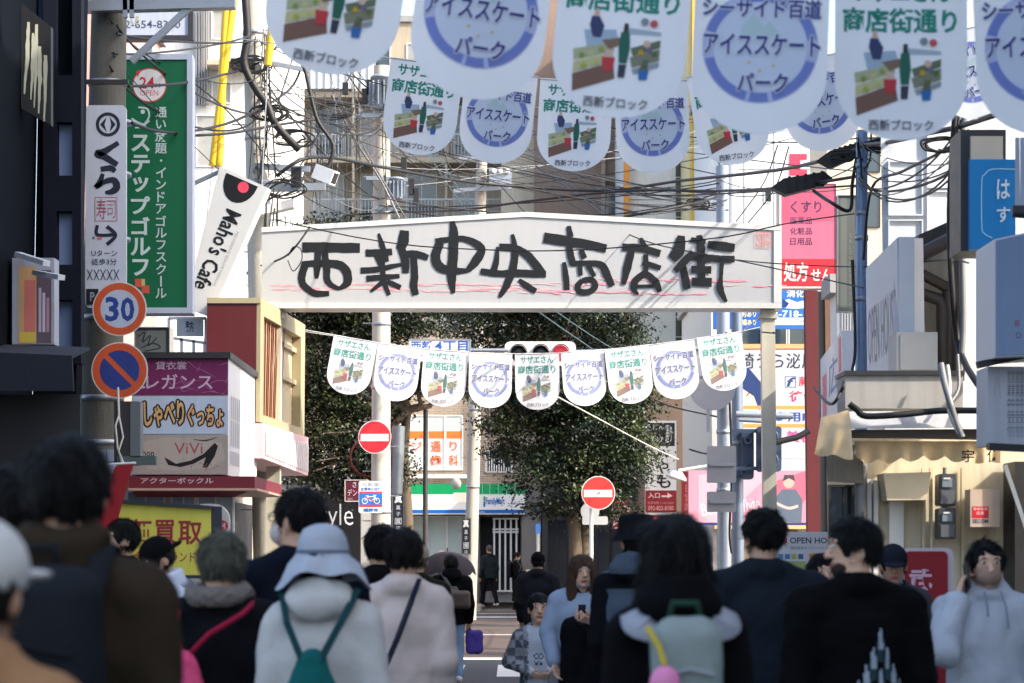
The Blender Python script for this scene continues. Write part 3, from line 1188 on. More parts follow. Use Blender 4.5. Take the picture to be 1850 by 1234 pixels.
for x in (1664, 1678, 1735):
    b.poly([p(q, y, .06) for q, y in rectpts(x, 846, x + 5, 1130)], (0, .058, 0))
for y in (975, 986, 998):
    b.poly([p(q, yy, .07) for q, yy in rectpts(1758, y, 1804, y + 4)], (0, .068, 0))
b.build('wall_trim', None, t)
# black side column and slanting brace at right
MB().mat(M('black_steel', (24, 25, 28), .5)).poly([p(x, y, .5) for x, y in rectpts(1812, 838, 1880, 1240)], (0, .48, 0)).build('dark_bay', None, t)
b = MB().mat(steel).bar(p(1790, 845, .6), p(1838, 990, .6), .035)
b.build('awning_arm', None, t)
# dark tiled roof, gutter and brown downpipes
pr = Py(23.2)
b = MB().mat(M('dark_roof', (44, 44, 48), .6, noise=.2))
b.poly([pr(1645, 470), pr(1742, 404), pr(1746, 386), pr(1660, 424)], (0, 2.5, 0.1))
b.build('lean_roof', None, t)
MB().mat(M('cream_gable', (190, 178, 158), .7, noise=.1, streak=.4)).poly([pr(x, y, -.12) for x, y in ((1652, 474), (1742, 412), (1742, 680), (1652, 680))], (0, 2.2, 0)).build('gable', None, t)
dp = M('brown_downpipe', (58, 50, 46), .5, noise=.2)
b = MB().mat(dp)
b.tube([pr(1628, 486, .25), pr(1640, 474, .25), pr(1746, 420, .25)], .07, 8)
b.tube([pr(1632, 480, .25), pr(1630, 510, .25), pr(1640, 530, .22), pr(1690, 545, .2), pr(1696, 560, .2), pr(1696, 690, .2)], .06, 8)
b.tube([pr(1660, 500, .2), pr(1700, 520, .16), pr(1722, 526, .16)], .055, 8)
b.tube([pr(1708, 530, .16), pr(1708, 690, .16)], .06, 8)
b.tube([pr(1722, 470, .16), pr(1724, 690, .16)], .07, 8)
b.build('downpipe', None, t)
t = thing('shade_shop', (6, 32, 0), 'hidden low flat-roofed block added beyond the cream house to shade the street mouth', 'building')  # added behind the house so its shadow covers the crossing
MB().mat(white_w).box(4.75, 9, 29.8, 34.6, 0, 3.4).build('wall', None, t)
MB().mat(grey_w).box(4.7, 9.05, 29.7, 34.7, 3.4, 3.5).build('roof', None, t)
MB().mat(glass()).box(4.71, 4.749, 30.3, 34, .3, 2.4).build('shop_window', None, t)
# farther right shop behind the gate: red portal with clinics above
t, p = bld('clinic_building', 'white clinic building plastered with blue and white billboards right of the gate', 1288, 1500, 505, 58, 10, M('clinic_white', (186, 186, 184), .6, streak=.15))
for (x0, x1) in ((1338, 1376), (1384, 1420), (1426, 1455)):
    window(t, p, x0, 585, x1, 628, white_p, 1.5)
MB().mat(M('orange_band', (222, 150, 104), .6)).poly([p(x, y, .06) for x, y in rectpts(1338, 622, 1470, 630)], p.n * -.058).build('trim', None, t)
for (x0, x1) in ((1300, 1332), (1340, 1380), (1385, 1440)):
    window(t, p, x0, 955, x1, 1075, M('gold_frame', (170, 140, 90), .5), 1.5, M('warm_glass', (120, 110, 96), .25, noise=.3, scale=3), mull=(.5,))
MB().mat(M('gold_band', (190, 166, 110), .5)).poly([p(x, y, .3) for x, y in rectpts(1289, 948, 1470, 956)], p.n * -.29).build('band', None, t)
# red portal column
pc = Py(44)
t = thing('red_column', base(pc, 1469, 1006, True), 'tall red painted column below the pink pharmacy sign', 'column')
a, c = pc(1458, 800), pc(1480, 800)
MB().mat(red_p).box(a.x, c.x, 44, 44.3, 0, pc(1470, 515).z).build('shaft', None, t)
MB().mat(dark_m).box(a.x - .05, c.x + .05, 43.95, 44.35, 0, .3).build('base', None, t)
MB().mat(wood_m).box(c.x + .14, c.x + .34, 44.05, 44.25, 0, pc(1470, 520).z).build('timber_post', None, t)
MB().mat(dark_m).box(c.x, c.x + .139, 44.1, 44.22, 0, pc(1470, 525).z).build('joint', None, t)
t, p = bld('cream_building', 'tall cream building seen in the slot beside the blue-grey pole', 1502, 1660, 120, 70, 4, cream_w)
for y0 in (150, 250, 350):
    window(t, p, 1560, y0, 1588, y0 + 60, dark_m, 2)
# block between (white vertical striped)
t, p = bld('white_shop', 'narrow white shop with striped shutters behind the blue-grey pole', 1518, 1600, 530, 36, .8, white_w)
b = MB().mat(M('stripe_grey', (150, 154, 160), .6))
for k in range(9):
    b.poly([p(x, y, .04) for x, y in rectpts(1520 + k * 5, 545, 1522 + k * 5, 650)], p.n * -.038)
b.build('shutter_slat', None, t)
for (x0, x1) in ((1522, 1540), (1548, 1590)):
    window(t, p, x0, 900, x1, 1080, dark_m, 2)

# ================================================================== the gate
t = thing('street_gate', (P(950, 1006, 32).x, 32, 0), 'white gateway board across the street with big black brush characters and pink smears', 'gateway')
g = Py(32, -1.2, 945)
acry = M('white_acrylic', (193, 194, 194), .4, noise=.03, scale=.8, trans=.2, streak=.06)
out = [(473, 420), (950, 392), (1398, 416), (1398, 548), (473, 548)]
slab('panel', g, out, 0.04, acry, t)
gate_w = M('gate_white', (206, 205, 200), .45, noise=.05, streak=.12)
b = MB().mat(gate_w)
top = [(473, 411), (950, 383), (1412, 407), (1412, 416), (1398, 416), (950, 392), (473, 420)]
b.poly([g(x, y, .018) for x, y in [(473, 411), (950, 383), (950, 392), (473, 420)]], g.n * -.55)
b.poly([g(x, y, .018) for x, y in [(950, 383), (1412, 408), (1412, 417), (950, 392)]], g.n * -.55)
b.poly([g(x, y, .018) for x, y in [(473, 548), (1412, 548), (1412, 557), (473, 557)]], g.n * -.55)
b.poly([g(x, y, .017) for x, y in [(1398, 417), (1412, 418), (1412, 547.5), (1398, 547.5)]], g.n * -.54)
b.build('frame', gate_w, t)
b = MB().mat(offw_p)
for x in (1390, 494):
    a = g(x, 600)
    z1 = g(x, 557.5).z
    b2 = MB().mat(M('cream_post', (190, 184, 166), .55, noise=.1, streak=.3))
    b2.box(a.x - .09, a.x + .09, a.y + .12, a.y + .30, 0, z1)
    b2.box(a.x - .12, a.x + .12, a.y + .09, a.y + .33, z1 - .12, z1 - .06)
    b2.box(a.x - .16, a.x + .16, a.y + .06, a.y + .36, 0, .05)
    b2.build('post', None, t)
# brush characters, stroke by stroke
L = Print(g, .003, .0002)
ink = (26, 28, 30)
K = 3.694


def S1(pts, w):
    L.line([(450 + x / K, 300 + y / K) for x, y in pts], [v * 1.1 / K for v in w], ink, .06)


def S2(pts, w):
    L.line([(900 + x / K, 300 + y / K) for x, y in pts], [v * 1.1 / K for v in w], ink, .06)


# pink smears first
random.seed(3)
for (y0, x0, x1, dens) in ((515, 486, 700, .6), (523, 490, 1000, 1), (514, 740, 1080, 1), (505, 1060, 1240, 1), (508, 1200, 1330, .9), (526, 780, 1130, 1), (530, 1000, 1240, .8), (516, 1300, 1395, .5), (529, 1250, 1395, .35)):
    x = x0
    while x < x1:
        l = random.uniform(14, 46)
        y = y0 + random.uniform(-2.5, 2.5)
        if random.random() < dens:
            w = random.uniform(1.2, 4.5)
            L.off -= .00015
            L.line([(x, y), (x + l * .5, y + random.uniform(-1, 1)), (x + l, y + random.uniform(-1.5, 1.5))], [w * .3, w, w * .4], random.choice(((226, 168, 172), (228, 150, 160), (232, 186, 186))), .5)
        x += l * random.uniform(.5, 1.0)
L.off = .0045
S1([(355, 543), (500, 543), (740, 547)], [60, 62, 58])
S1([(460, 570), (455, 680), (450, 750)], [40, 42, 22])
S1([(505, 575), (518, 690), (525, 770), (590, 815), (640, 795)], [40, 44, 42, 28, 10])
S1([(380, 640), (352, 740), (368, 800), (440, 850), (535, 850)], [46, 46, 44, 42, 30])
S1([(365, 655), (480, 650), (600, 660), (650, 705), (655, 780), (590, 825)], [38, 44, 52, 56, 50, 14])
S1([(865, 450), (885, 520), (902, 572)], [14, 34, 36])
S1([(778, 580), (870, 580), (955, 572)], [44, 46, 42])
S1([(850, 600), (882, 662)], [30, 32])
S1([(915, 598), (920, 640)], [28, 26])
S1([(745, 697), (860, 690), (960, 668), (1020, 658)], [38, 36, 28, 20])
S1([(888, 600), (895, 740), (910, 800), (935, 862)], [30, 36, 32, 24])
S1([(783, 752), (900, 742), (1005, 735)], [38, 34, 26])
S1([(890, 775), (850, 808), (812, 838)], [32, 26, 16])
S1([(920, 772), (965, 790), (1012, 812)], [30, 34, 30])
S1([(1038, 430), (1030, 500), (1008, 560)], [54, 66, 50])
S1([(1012, 540), (1042, 630), (1045, 715)], [46, 48, 40])
S1([(1030, 588), (1120, 590), (1195, 612)], [42, 46, 36])
S1([(1098, 600), (1105, 720), (1100, 800), (1112, 862)], [42, 44, 48, 40])
S1([(1355, 370), (1366, 450), (1362, 600), (1352, 740), (1362, 850)], [28, 56, 62, 58, 22])
S1([(1245, 505), (1330, 490), (1430, 486), (1520, 522), (1552, 565), (1510, 640), (1460, 695)], [40, 34, 36, 48, 50, 56, 30])
S1([(1275, 512), (1245, 600), (1265, 665), (1330, 697), (1420, 700), (1485, 694)], [50, 56, 60, 50, 36, 16])
S2([(95, 455), (112, 560), (100, 680), (55, 800), (8, 876)], [18, 42, 48, 44, 20])
S2([(8, 540), (120, 552), (200, 600), (250, 660), (300, 722)], [44, 44, 50, 54, 46])
S2([(-117, 702), (0, 718), (120, 715), (320, 722)], [38, 40, 46, 40])
S2([(-4, 540), (-12, 640), (-32, 705)], [16, 36, 40])
S2([(138, 760), (190, 800), (252, 838)], [22, 42, 34])
S2([(470, 400), (482, 475)], [24, 44])
S2([(305, 478), (480, 505), (600, 525), (722, 552)], [66, 60, 56, 50])
S2([(470, 520), (485, 600), (500, 658)], [38, 42, 44])
S2([(553, 560), (575, 617)], [34, 36])
S2([(440, 642), (452, 740), (460, 828)], [24, 38, 36])
S2([(485, 652), (600, 647), (690, 662), (725, 725), (760, 802)], [34, 30, 44, 50, 36])
S2([(545, 665), (550, 732)], [30, 28])
S2([(600, 660), (642, 738)], [34, 26])
S2([(560, 765), (620, 758), (648, 800), (610, 838), (545, 838), (532, 800), (562, 762)], [30, 36, 38, 36, 38, 36, 30])
S2([(950, 480), (978, 545)], [22, 42])
S2([(828, 542), (950, 548), (1082, 585)], [44, 46, 42])
S2([(890, 560), (862, 680), (835, 792)], [44, 50, 26])
S2([(985, 590), (985, 700), (975, 745)], [30, 32, 28])
S2([(965, 642), (1085, 682)], [38, 30])
S2([(990, 705), (918, 765), (905, 820), (935, 857)], [36, 44, 40, 12])
S2([(985, 715), (1050, 775), (1078, 840)], [34, 46, 28])
S2([(915, 803), (1065, 800)], [22, 18])
S2([(1222, 465), (1205, 560), (1158, 622)], [44, 78, 52])
S2([(1302, 575), (1240, 640), (1180, 702)], [36, 48, 34])
S2([(1232, 670), (1250, 760), (1260, 822)], [42, 50, 44])
S2([(1340, 462), (1352, 540), (1352, 640), (1358, 790)], [34, 52, 48, 52])
S2([(1285, 492), (1385, 505)], [30, 34])
S2([(1288, 602), (1420, 622)], [48, 44])
S2([(1288, 690), (1422, 695)], [42, 46])
S2([(1292, 772), (1425, 778)], [50, 56])
S2([(1398, 525), (1490, 535), (1578, 548)], [44, 58, 50])
S2([(1412, 612), (1490, 622), (1578, 622)], [40, 44, 40])
S2([(1492, 640), (1486, 740), (1480, 820), (1522, 908)], [28, 24, 46, 20])
seal = (206, 120, 112)
L.frame(1365, 420, 1380, 447, 1, seal).frame(1380.5, 420, 1393, 447, 1, seal)
L.text('海', 1367, 422, 1378, 433, seal, -.01).text('来', 1367, 434, 1378, 446, seal, -.01).text('天', 1382, 422, 1391, 432, seal, -.01).text('門', 1382, 434, 1391, 446, seal, -.01)
L.build('lettering', t)

# ================================================================== pennants (flag prototypes in their own frame, copied along three lines)
cloth_m = M('pennant_cloth', (242, 243, 245), .8, noise=.02, scale=3, trans=.3, spec=.2)
FW_ = 1.0


class FlagPl:
    def __call__(s, x, y, off=0):
        return Vector((x - .5, -off, -y))


def bend_mesh(me, amp, phase):
    bm = bmesh.new()
    bm.from_mesh(me)
    for k in range(1, 12):
        x = -.5 + k / 12
        geom = bm.verts[:] + bm.edges[:] + bm.faces[:]
        bmesh.ops.bisect_plane(bm, geom=geom, plane_co=(x, 0, 0), plane_no=(1, 0, 0), dist=1e-5)
    for v in bm.verts:
        q = (v.co.x + .5) * 12
        i = math.floor(q)
        fn = lambda j: amp * math.sin(j / 12 * math.pi * 1.6 + phase)
        v.co.y += fn(i) + (fn(i + 1) - fn(i)) * (q - i)
    bm.to_mesh(me)
    bm.free()


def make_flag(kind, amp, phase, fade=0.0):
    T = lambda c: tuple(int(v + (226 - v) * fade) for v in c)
    root = thing('pennant', (0, 0, 0), '', 'pennant')
    pts = [(0, 0), (1, 0), (1, .78)]
    for i in range(1, 24):
        a = math.pi * i / 24
        pts.append((.5 + .5 * math.cos(a), .78 + .48 * math.sin(a) ** .9))
    pts.append((0, .78))
    pl = FlagPl()
    b = MB().mat(cloth_m)
    b.poly([pl(x, y, 0) for x, y in pts], (0, .004, 0))
    c = b.build('cloth', cloth_m, root, origin=(0, 0, 0))
    bend_mesh(c.data, amp, phase)
    L = Print(pl, .002, .00035, trans=.3)
    if kind == 'A':
        G = T((36, 140, 124))
        L.text('サザエさん', .12, .05, .87, .215, G, .03).text('商店街通り', .06, .255, .92, .45, G, .03)
        # plain market-stall picture: counters, crates, bottles and baskets only
        for pts, c in (([(.22, .60), (.46, .58), (.49, .68), (.25, .73)], (168, 188, 206)), ([(.53, .56), (.80, .58), (.80, .61), (.55, .61)], (172, 188, 200)),
                       ([(.15, .755), (.44, .68), (.46, .75), (.16, .84)], (178, 182, 150)), ([(.16, .85), (.45, .76), (.46, .82), (.16, .935)], (196, 194, 146)), ([(.16, .945), (.46, .83), (.48, .96), (.17, 1.08)], (128, 96, 84)),
                       ([(.36, .67), (.50, .64), (.50, .70), (.42, .74)], (136, 112, 92)), ([(.58, .72), (.80, .64), (.80, .70), (.60, .78)], (104, 118, 92)), ([(.58, .79), (.80, .71), (.80, .80), (.60, .87)], (132, 136, 116)), ([(.60, .88), (.80, .81), (.80, .85), (.62, .92)], (150, 160, 164)),
                       ([(.27, .49), (.33, .49), (.37, .56), (.35, .65), (.29, .65), (.26, .56)], (58, 70, 110)), ([(.28, .49), (.295, .43), (.32, .43), (.33, .49)], (206, 178, 160)),
                       ([(.50, .60), (.565, .60), (.575, .72), (.56, .84), (.50, .84), (.49, .72)], (40, 104, 88)), ([(.515, .60), (.52, .53), (.55, .53), (.555, .60)], (60, 60, 66)),
                       ([(.50, .85), (.56, .85), (.55, .95), (.50, .95)], (58, 62, 78)), ([(.37, .80), (.47, .80), (.46, .90), (.385, .91)], (198, 64, 72)), ([(.385, .80), (.40, .74), (.44, .74), (.46, .80)], (214, 186, 168)),
                       ([(.65, .885), (.73, .88), (.72, .955), (.66, .96)], (52, 112, 178)), ([(.66, .88), (.68, .80), (.72, .80), (.72, .88)], (110, 104, 80))):
            L.poly(pts, T(c))
        for (x, y, r, c) in ((.22, .80, .022, (140, 156, 70)), (.29, .78, .025, (196, 192, 140)), (.36, .74, .02, (150, 164, 84)), (.24, .88, .025, (170, 176, 90)), (.33, .85, .025, (188, 188, 130)), (.66, .75, .022, (196, 160, 50)), (.72, .72, .026, (120, 112, 140)), (.76, .75, .022, (90, 120, 66)), (.69, .83, .02, (96, 120, 90)),
                             (.74, .52, .03, (196, 84, 96)), (.67, .51, .03, (130, 144, 148)), (.70, .68, .03, (214, 186, 166))):
            L.disc(x, y, r, T(c), n=10)
        L.text('西新ブロック', .26, 1.105, .74, 1.19, T((66, 68, 82)), .012)
    else:
        L.disc(.5, .60, .43, T((186, 194, 226))).disc(.5, .60, .345, T((208, 218, 234)))
        L.poly([(.36, .44), (.44, .34), (.52, .44), (.56, .40), (.66, .52), (.34, .52)], T((188, 210, 214)))
        for a0, a1 in ((15, 75), (80, 100), (104, 166), (196, 232), (250, 300), (320, 350)):
            L.ring(.5, .60, .35, .42, T((122, 138, 204)), a0, a1, 14)
        for (x, y) in ((.42, .72), (.60, .74), (.50, .78)):
            L.disc(x, y, .012, T((206, 190, 120)), n=8)
        N_ = T((46, 58, 138))
        W_ = T((214, 218, 230))
        L.text('シーサイド百道', .055, .22, .95, .385, N_, .024, outline=W_, ow=.05)
        L.text('アイススケート', .07, .49, .95, .675, N_, .024, outline=W_, ow=.05)
        L.text('パーク', .33, .79, .72, .955, N_, .024, outline=W_, ow=.05)
    q = L.b.build('print', None, root, origin=(0, 0, 0), fix=False)
    bend_mesh(q.data, amp, phase)
    b = MB().mat(M('pennant_hem', (196, 197, 202), .7))
    b.tube([(-.5, 0, 0.008), (.5, 0, 0.008)], .012, 6)
    o = b.build('rod', None, root, origin=(0, 0, 0))
    bend_mesh(o.data, amp, phase)
    return root


protos = {('A', 0): make_flag('A', .02, .3), ('A', 1): make_flag('A', -.02, .9), ('B', 0): make_flag('B', .018, .5), ('B', 1): make_flag('B', -.022, .2),
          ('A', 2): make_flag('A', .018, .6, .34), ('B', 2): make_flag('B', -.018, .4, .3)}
used = set()
ORD = ['leftmost', 'second', 'third', 'fourth', 'fifth', 'sixth', 'seventh', 'eighth', 'ninth']


def put_flag(kind, x0, y0, x1, y1, d, label, group, yaw=0):
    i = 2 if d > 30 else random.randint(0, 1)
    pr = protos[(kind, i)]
    if (kind, i) in used:
        r = copy_tree(pr)
    else:
        r = pr
        used.add((kind, i))
    a, c = P(x0, y0, d), P(x1, y1, d)
    r.location = (a + c) / 2
    w = (c - a).length
    r.scale = (w, w, w)
    r.rotation_euler = (R(random.uniform(-4, 4)), math.atan2(-(c.z - a.z), c.x - a.x), R(yaw + random.uniform(-4, 4)))
    tag(r, label, 'pennant', group)
    return a, c


random.seed(11)
rows = [
    ('nearest line overhead', 10.7, [('A', 512, -186, 752, -150), ('B', 768, -134, 1008, -104), ('A', 1016, -92, 1254, -70), ('B', 1258, -62, 1500, -50), ('A', 1508, -48, 1748, -44), ('B', 1756, -52, 1996, -60)]),
    ('middle line', 20.0, [('A', 706, 106, 838, 122), ('B', 842, 126, 972, 140), ('A', 976, 143, 1108, 150), ('B', 1110, 150, 1242, 146), ('A', 1240, 142, 1372, 122), ('B', 1400, 118, 1532, 94), ('A', 1538, 92, 1668, 72), ('B', 1674, 70, 1800, 40)]),
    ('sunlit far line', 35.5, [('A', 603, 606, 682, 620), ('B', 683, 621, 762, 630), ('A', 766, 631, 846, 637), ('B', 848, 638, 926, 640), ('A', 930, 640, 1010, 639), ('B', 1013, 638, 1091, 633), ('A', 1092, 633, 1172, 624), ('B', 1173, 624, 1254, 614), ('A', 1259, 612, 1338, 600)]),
]
cord = M('white_cord', (196, 196, 190), .7)
for (rn, d, fl) in rows:
    pts = []
    cnt = {'A': 0, 'B': 0}
    tot = {'A': sum(f[0] == 'A' for f in fl), 'B': sum(f[0] == 'B' for f in fl)}
    for (k, x0, y0, x1, y1) in fl:
        n = cnt[k]
        cnt[k] += 1
        what = 'market picture pennant' if k == 'A' else 'blue ring pennant'
        a, c = put_flag(k, x0, y0, x1, y1, d, '%s of %s on the %s of bunting' % (ORD[n] if n else 'leftmost', what + 's', rn), 'pennants on the ' + rn)
        pts += [a, c]
    x0 = {10.7: (-300, -330), 20.0: (430, 70), 35.5: (505, 588)}[d]
    x1 = {10.7: (2300, -110), 20.0: (1990, -40), 35.5: (1400, 585)}[d]
    pts = [P(*x0, d)] + [q + Vector((0, .03, .01)) for q in pts] + [P(*x1, d)]
    b = MB().mat(cord).tube(pts, .006, 5)
    o = b.build('bunting_line', cord)
    tag(o, 'thin cord carrying the %s of pennants' % rn, 'cord', 'bunting cords')

# ================================================================== signs
WHT, BLK = (214, 214, 214), (28, 28, 32)


def board(name, label, cat, plane, x0, y0, x1, y1, thick, col, side=None, frame=None, fw=2, pts=None, group=None):
    t = thing(name, base(plane, (x0 + x1) / 2, y1), label, cat, group)
    slab('panel', plane, pts or rectpts(x0, y0, x1, y1), thick, paint(col), t)
    if frame:
        framebars(MB().mat(frame), plane, x0, y0, x1, y1, fw, .02, thick + .04).build('frame', None, t)
    return t


def rr(x0, y0, x1, y1, r, n=6):
    out = []
    for (cx, cy, a) in ((x1 - r, y0 + r, -90), (x1 - r, y1 - r, 0), (x0 + r, y1 - r, 90), (x0 + r, y0 + r, 180)):
        out += [(cx + r * math.cos(R(a + 90 * i / n)), cy + r * math.sin(R(a + 90 * i / n))) for i in range(n + 1)]
    return out


# green golf-school sign
p = Py(28.3, 3, 290)
gr = M('pale_sign_frame', (176, 184, 200), .45, noise=.05)
t = board('projecting_sign', 'tall green golf school sign with white vertical writing and a round 24h badge', 'sign', p, 206, 108, 338, 556, .35, (0, 96, 60), None, gr, 10)
L = Print(p)
L.disc(270, 154, 31, (196, 60, 54)).disc(270, 154, 29, WHT)
L.poly([(246, 128), (256, 126), (248, 140)], (196, 60, 54))
L.text('24', 252, 139, 279, 160, (190, 44, 50), .02).text('H', 281, 150, 289, 159, (190, 44, 50), 0).text('OPEN', 253, 163, 286, 173, (190, 60, 56), -.005)
gy = (186, 206, 200)
L.line([(250, 194), (266, 197), (269, 212), (258, 228), (270, 218)], 3, gy).line([(238, 214), (248, 222), (262, 228), (244, 231)], [3, 6, 5, 2], gy).disc(258, 202, 4, gy)
L.vtext('ステップゴルフ', 254, 240, 502, 36, gy, .03)
L.vtext('通い放題・インドアゴルフスクール', 291, 192, 541, 21, gy, .014)
L.rect(244, 504, 258, 519, (196, 84, 66)).rect(256, 516, 270, 530, (196, 84, 66)).rect(256, 504, 262, 516, (190, 180, 120))
L.build('lettering', t)
b = MB().mat(steel)
b.bar(p(222, 130, -.15), p(190, 130, -.15), .06).bar(p(222, 520, -.15), p(190, 520, -.15), .06)
b.build('bracket', None, t)

# white sushi sign strapped to the pole
p = Py(26.0)
t = board('pole_sign', 'narrow white sushi shop sign strapped to the big pole, round emblem on top', 'sign', p, 154, 190, 228, 556, .05, (192, 198, 210), pts=rr(154, 190, 228, 556, 9))
L = Print(p)
NV = (34, 40, 56)
L.ring(195, 225, 16, 22, NV, n=32)
L.poly([(193, 211), (181, 225), (193, 239), (189, 225)], NV).poly([(198, 211), (209, 225), (198, 239), (201, 225)], NV)
L.line([(214, 258), (188, 274), (176, 278), (190, 284), (212, 298)], [8, 12, 13, 12, 10], NV, .06)
L.line([(182, 306), (200, 304), (208, 310)], [9, 11, 8], NV, .06)
L.line([(186, 314), (180, 330), (174, 338), (190, 328), (206, 326), (211, 338), (203, 346), (190, 348)], [7, 10, 9, 9, 12, 13, 11, 5], NV, .06)
L.frame(171, 356, 212, 400, 1.4, (176, 110, 124)).text('寿', 174, 360, 192, 396, (160, 70, 90), 0).text('司', 193, 362, 209, 394, (176, 110, 124), -.005)
L.line([(176, 407), (176, 424), (206, 424)], 6, NV)
L.line([(193, 409), (209, 425), (193, 442)], 6.5, NV)
L.rect(167, 428, 171, 432, (80, 90, 120)).rect(176, 428, 184, 433, (190, 110, 110))
L.text('Uターン', 165, 452, 212, 463, NV, .006).text('徒歩3分', 165, 467, 211, 479, NV, .006)
for i in range(5):
    x = 158 + i * 12
    L.line([(x, 487), (x + 9, 506)], 1.5, NV)
    L.line([(x + 9, 487), (x, 506)], 1.5, NV, same=True)
L.rect(156, 522, 178, 551, (30, 34, 42)).text('P', 163, 528, 171, 544, (150, 156, 166), .02)
L.build('lettering', t)
b = MB().mat(steel)
for y in (204, 300, 420, 540):
    a = p(191, y, .006)
    b.lathe((P(188, 1006, 26.6).x, 26.6, a.z), [(.235, -.02), (.242, -.02), (.242, .02), (.235, .02)], 20)
b.build('strap', None, t)


def roadsign(name, label, cx, cy, r, d, group=None):
    p = Py(d)
    s = P(cx + r, cy, d).x - P(cx, cy, d).x
    c = p(cx, cy)
    t = thing(name, (c.x, d, c.z - s), label, 'road sign', group)
    b = MB().mat(M('white_reflective', (206, 206, 204), .4, noise=.05))
    b.lathe(c, [(0, 0), (s, 0), (s * 1.0, .012), (s * .9, .014), (0, .014)], 40, (0, 1, 0), None, False)
    b.build('plate', None, t)
    b = MB().mat(steel)
    b.box(c.x - .04, c.x + .04, d + .014, d + .09, c.z - s * .7, c.z + s * .7)
    b.build('bracket', None, t)
    return t, Print(p)


orr = (198, 84, 44)
t, L = roadsign('speed_limit_sign', 'round 30 speed limit sign on the big pole', 216, 558, 49, 25.85)
L.disc(216, 558, 47, orr).disc(216, 558, 34.5, (176, 186, 204))
L.text('3', 190, 536, 215, 581, (34, 66, 140), .03).text('0', 218, 537, 243, 581, (34, 66, 140), .03)
L.build('marking', t)
t, L = roadsign('no_parking_sign', 'round blue no-parking sign with an orange slash below the 30 sign', 216, 669, 51, 25.85)
L.disc(216, 669, 49, orr).disc(216, 669, 36, (40, 58, 128)).line([(191, 643), (242, 694)], 9, orr)
L.build('marking', t)
nr = (196, 44, 54)
t, L = roadsign('no_entry_sign', 'red no-entry disc high on the sunlit concrete pole', 677, 789.5, 30, 43.6, 'no-entry signs')
L.disc(677, 789.5, 28.6, nr).rect(651.5, 784, 702.5, 797, (214, 212, 210))
L.build('marking', t)
t, L = roadsign('no_entry_sign', 'red no-entry disc on a white post in front of the dark tree', 1081, 890.5, 30.5, 43.6, 'no-entry signs')
L.disc(1081, 890.5, 29, (194, 56, 52)).rect(1055, 885, 1106, 898, (206, 206, 212)).poly([(1077, 893), (1079, 890), (1083, 888), (1086, 892), (1083, 894)], (160, 160, 166))
L.build('marking', t)
p = Py(43.75)
MB().mat(white_p).tube([(p(1068, 900).x, 43.75, 0), (p(1068, 900).x, 43.75, p(1068, 868).z)], .035, 12).build('post', None, t)
p = Py(44.0)
t = thing('round_sign', base(p, 1062, 945), 'blank backs of a round and an oblong sign behind the right no-entry disc', 'road sign')
c = p(1066, 924)
MB().mat(M('sign_back', (176, 178, 180), .5, .2)).lathe(c, [(0, 0), (.17, 0), (.17, .012), (0, .012)], 28, (0, 1, 0), None, False).build('plate', None, t)
slab('lower_plate', p, rr(1052, 933, 1098, 948, 3), .012, M('sign_back', (176, 178, 180), .5), t, .03)

# small bicycle sign and dental board
p = Py(44.0)
t = board('bicycle_sign', 'small white, red and blue bicycle sign on the sunlit concrete pole', 'sign', Py(43.55), 648, 869, 691.5, 927, .02, (214, 216, 218), pts=rr(648, 869, 691.5, 927, 4))
p = Py(43.55)
L = Print(p)
BL = (40, 104, 176)
L.text('自転車', 655, 872, 685, 879, (150, 156, 160), .01).text('放置禁止区域', 652, 880.5, 688, 886.5, (52, 96, 160), .02)
L.rect(649, 888, 690.5, 916, (196, 56, 66)).rect(649, 891, 690.5, 912, BL)
L.ring(659, 905, 4.2, 5.4, WHT, n=20).ring(681, 905, 4.2, 5.4, WHT, n=20)
L.line([(659, 905), (664, 898), (677, 898), (670, 905), (664, 898)], 1.3, WHT)
L.line([(677, 896), (681, 905)], 1.3, WHT).line([(674, 895), (680, 895)], 1.3, WHT).line([(661, 896), (666, 896)], 1.6, WHT).line([(660, 898), (676, 906)], 1.8, (200, 70, 80))
L.text('福岡市', 656, 918, 684, 925, (52, 96, 160), .03)
L.build('lettering', t)
p = Py(47)
t = board('dental_sign', 'dark maroon dental sign half hidden behind the bicycle sign', 'sign', p, 624, 868, 664, 905, .1, (76, 26, 40), frame=offw_p, fw=1.2)
L = Print(p)
L.text('さくら', 637, 870, 664, 881, (196, 186, 190), .0).text('デンタル', 628, 884, 664, 896, (196, 186, 190), 0).text('歯科', 628, 899, 637, 904, (180, 170, 172), -.01)
L.build('lettering', t)
p = Py(47.4)
t = thing('ring_sign', base(p, 660, 860), 'thin red ring sign behind the concrete pole', 'sign')
L = Print(p)
L.ring(668, 826, 34, 37.5, (186, 50, 66), n=40)
b = MB().mat(red_p)
c = p(668, 826)
b.lathe(c, [(.36, 0), (.40, 0), (.40, .05), (.36, .05), (.36, 0)], 40, (0, 1, 0))
b.build('ring', None, t)
b = MB().mat(red_p).bar(p(700, 826, -.02), p(704, 930, -.02), .03)
b.build('stem', None, t)

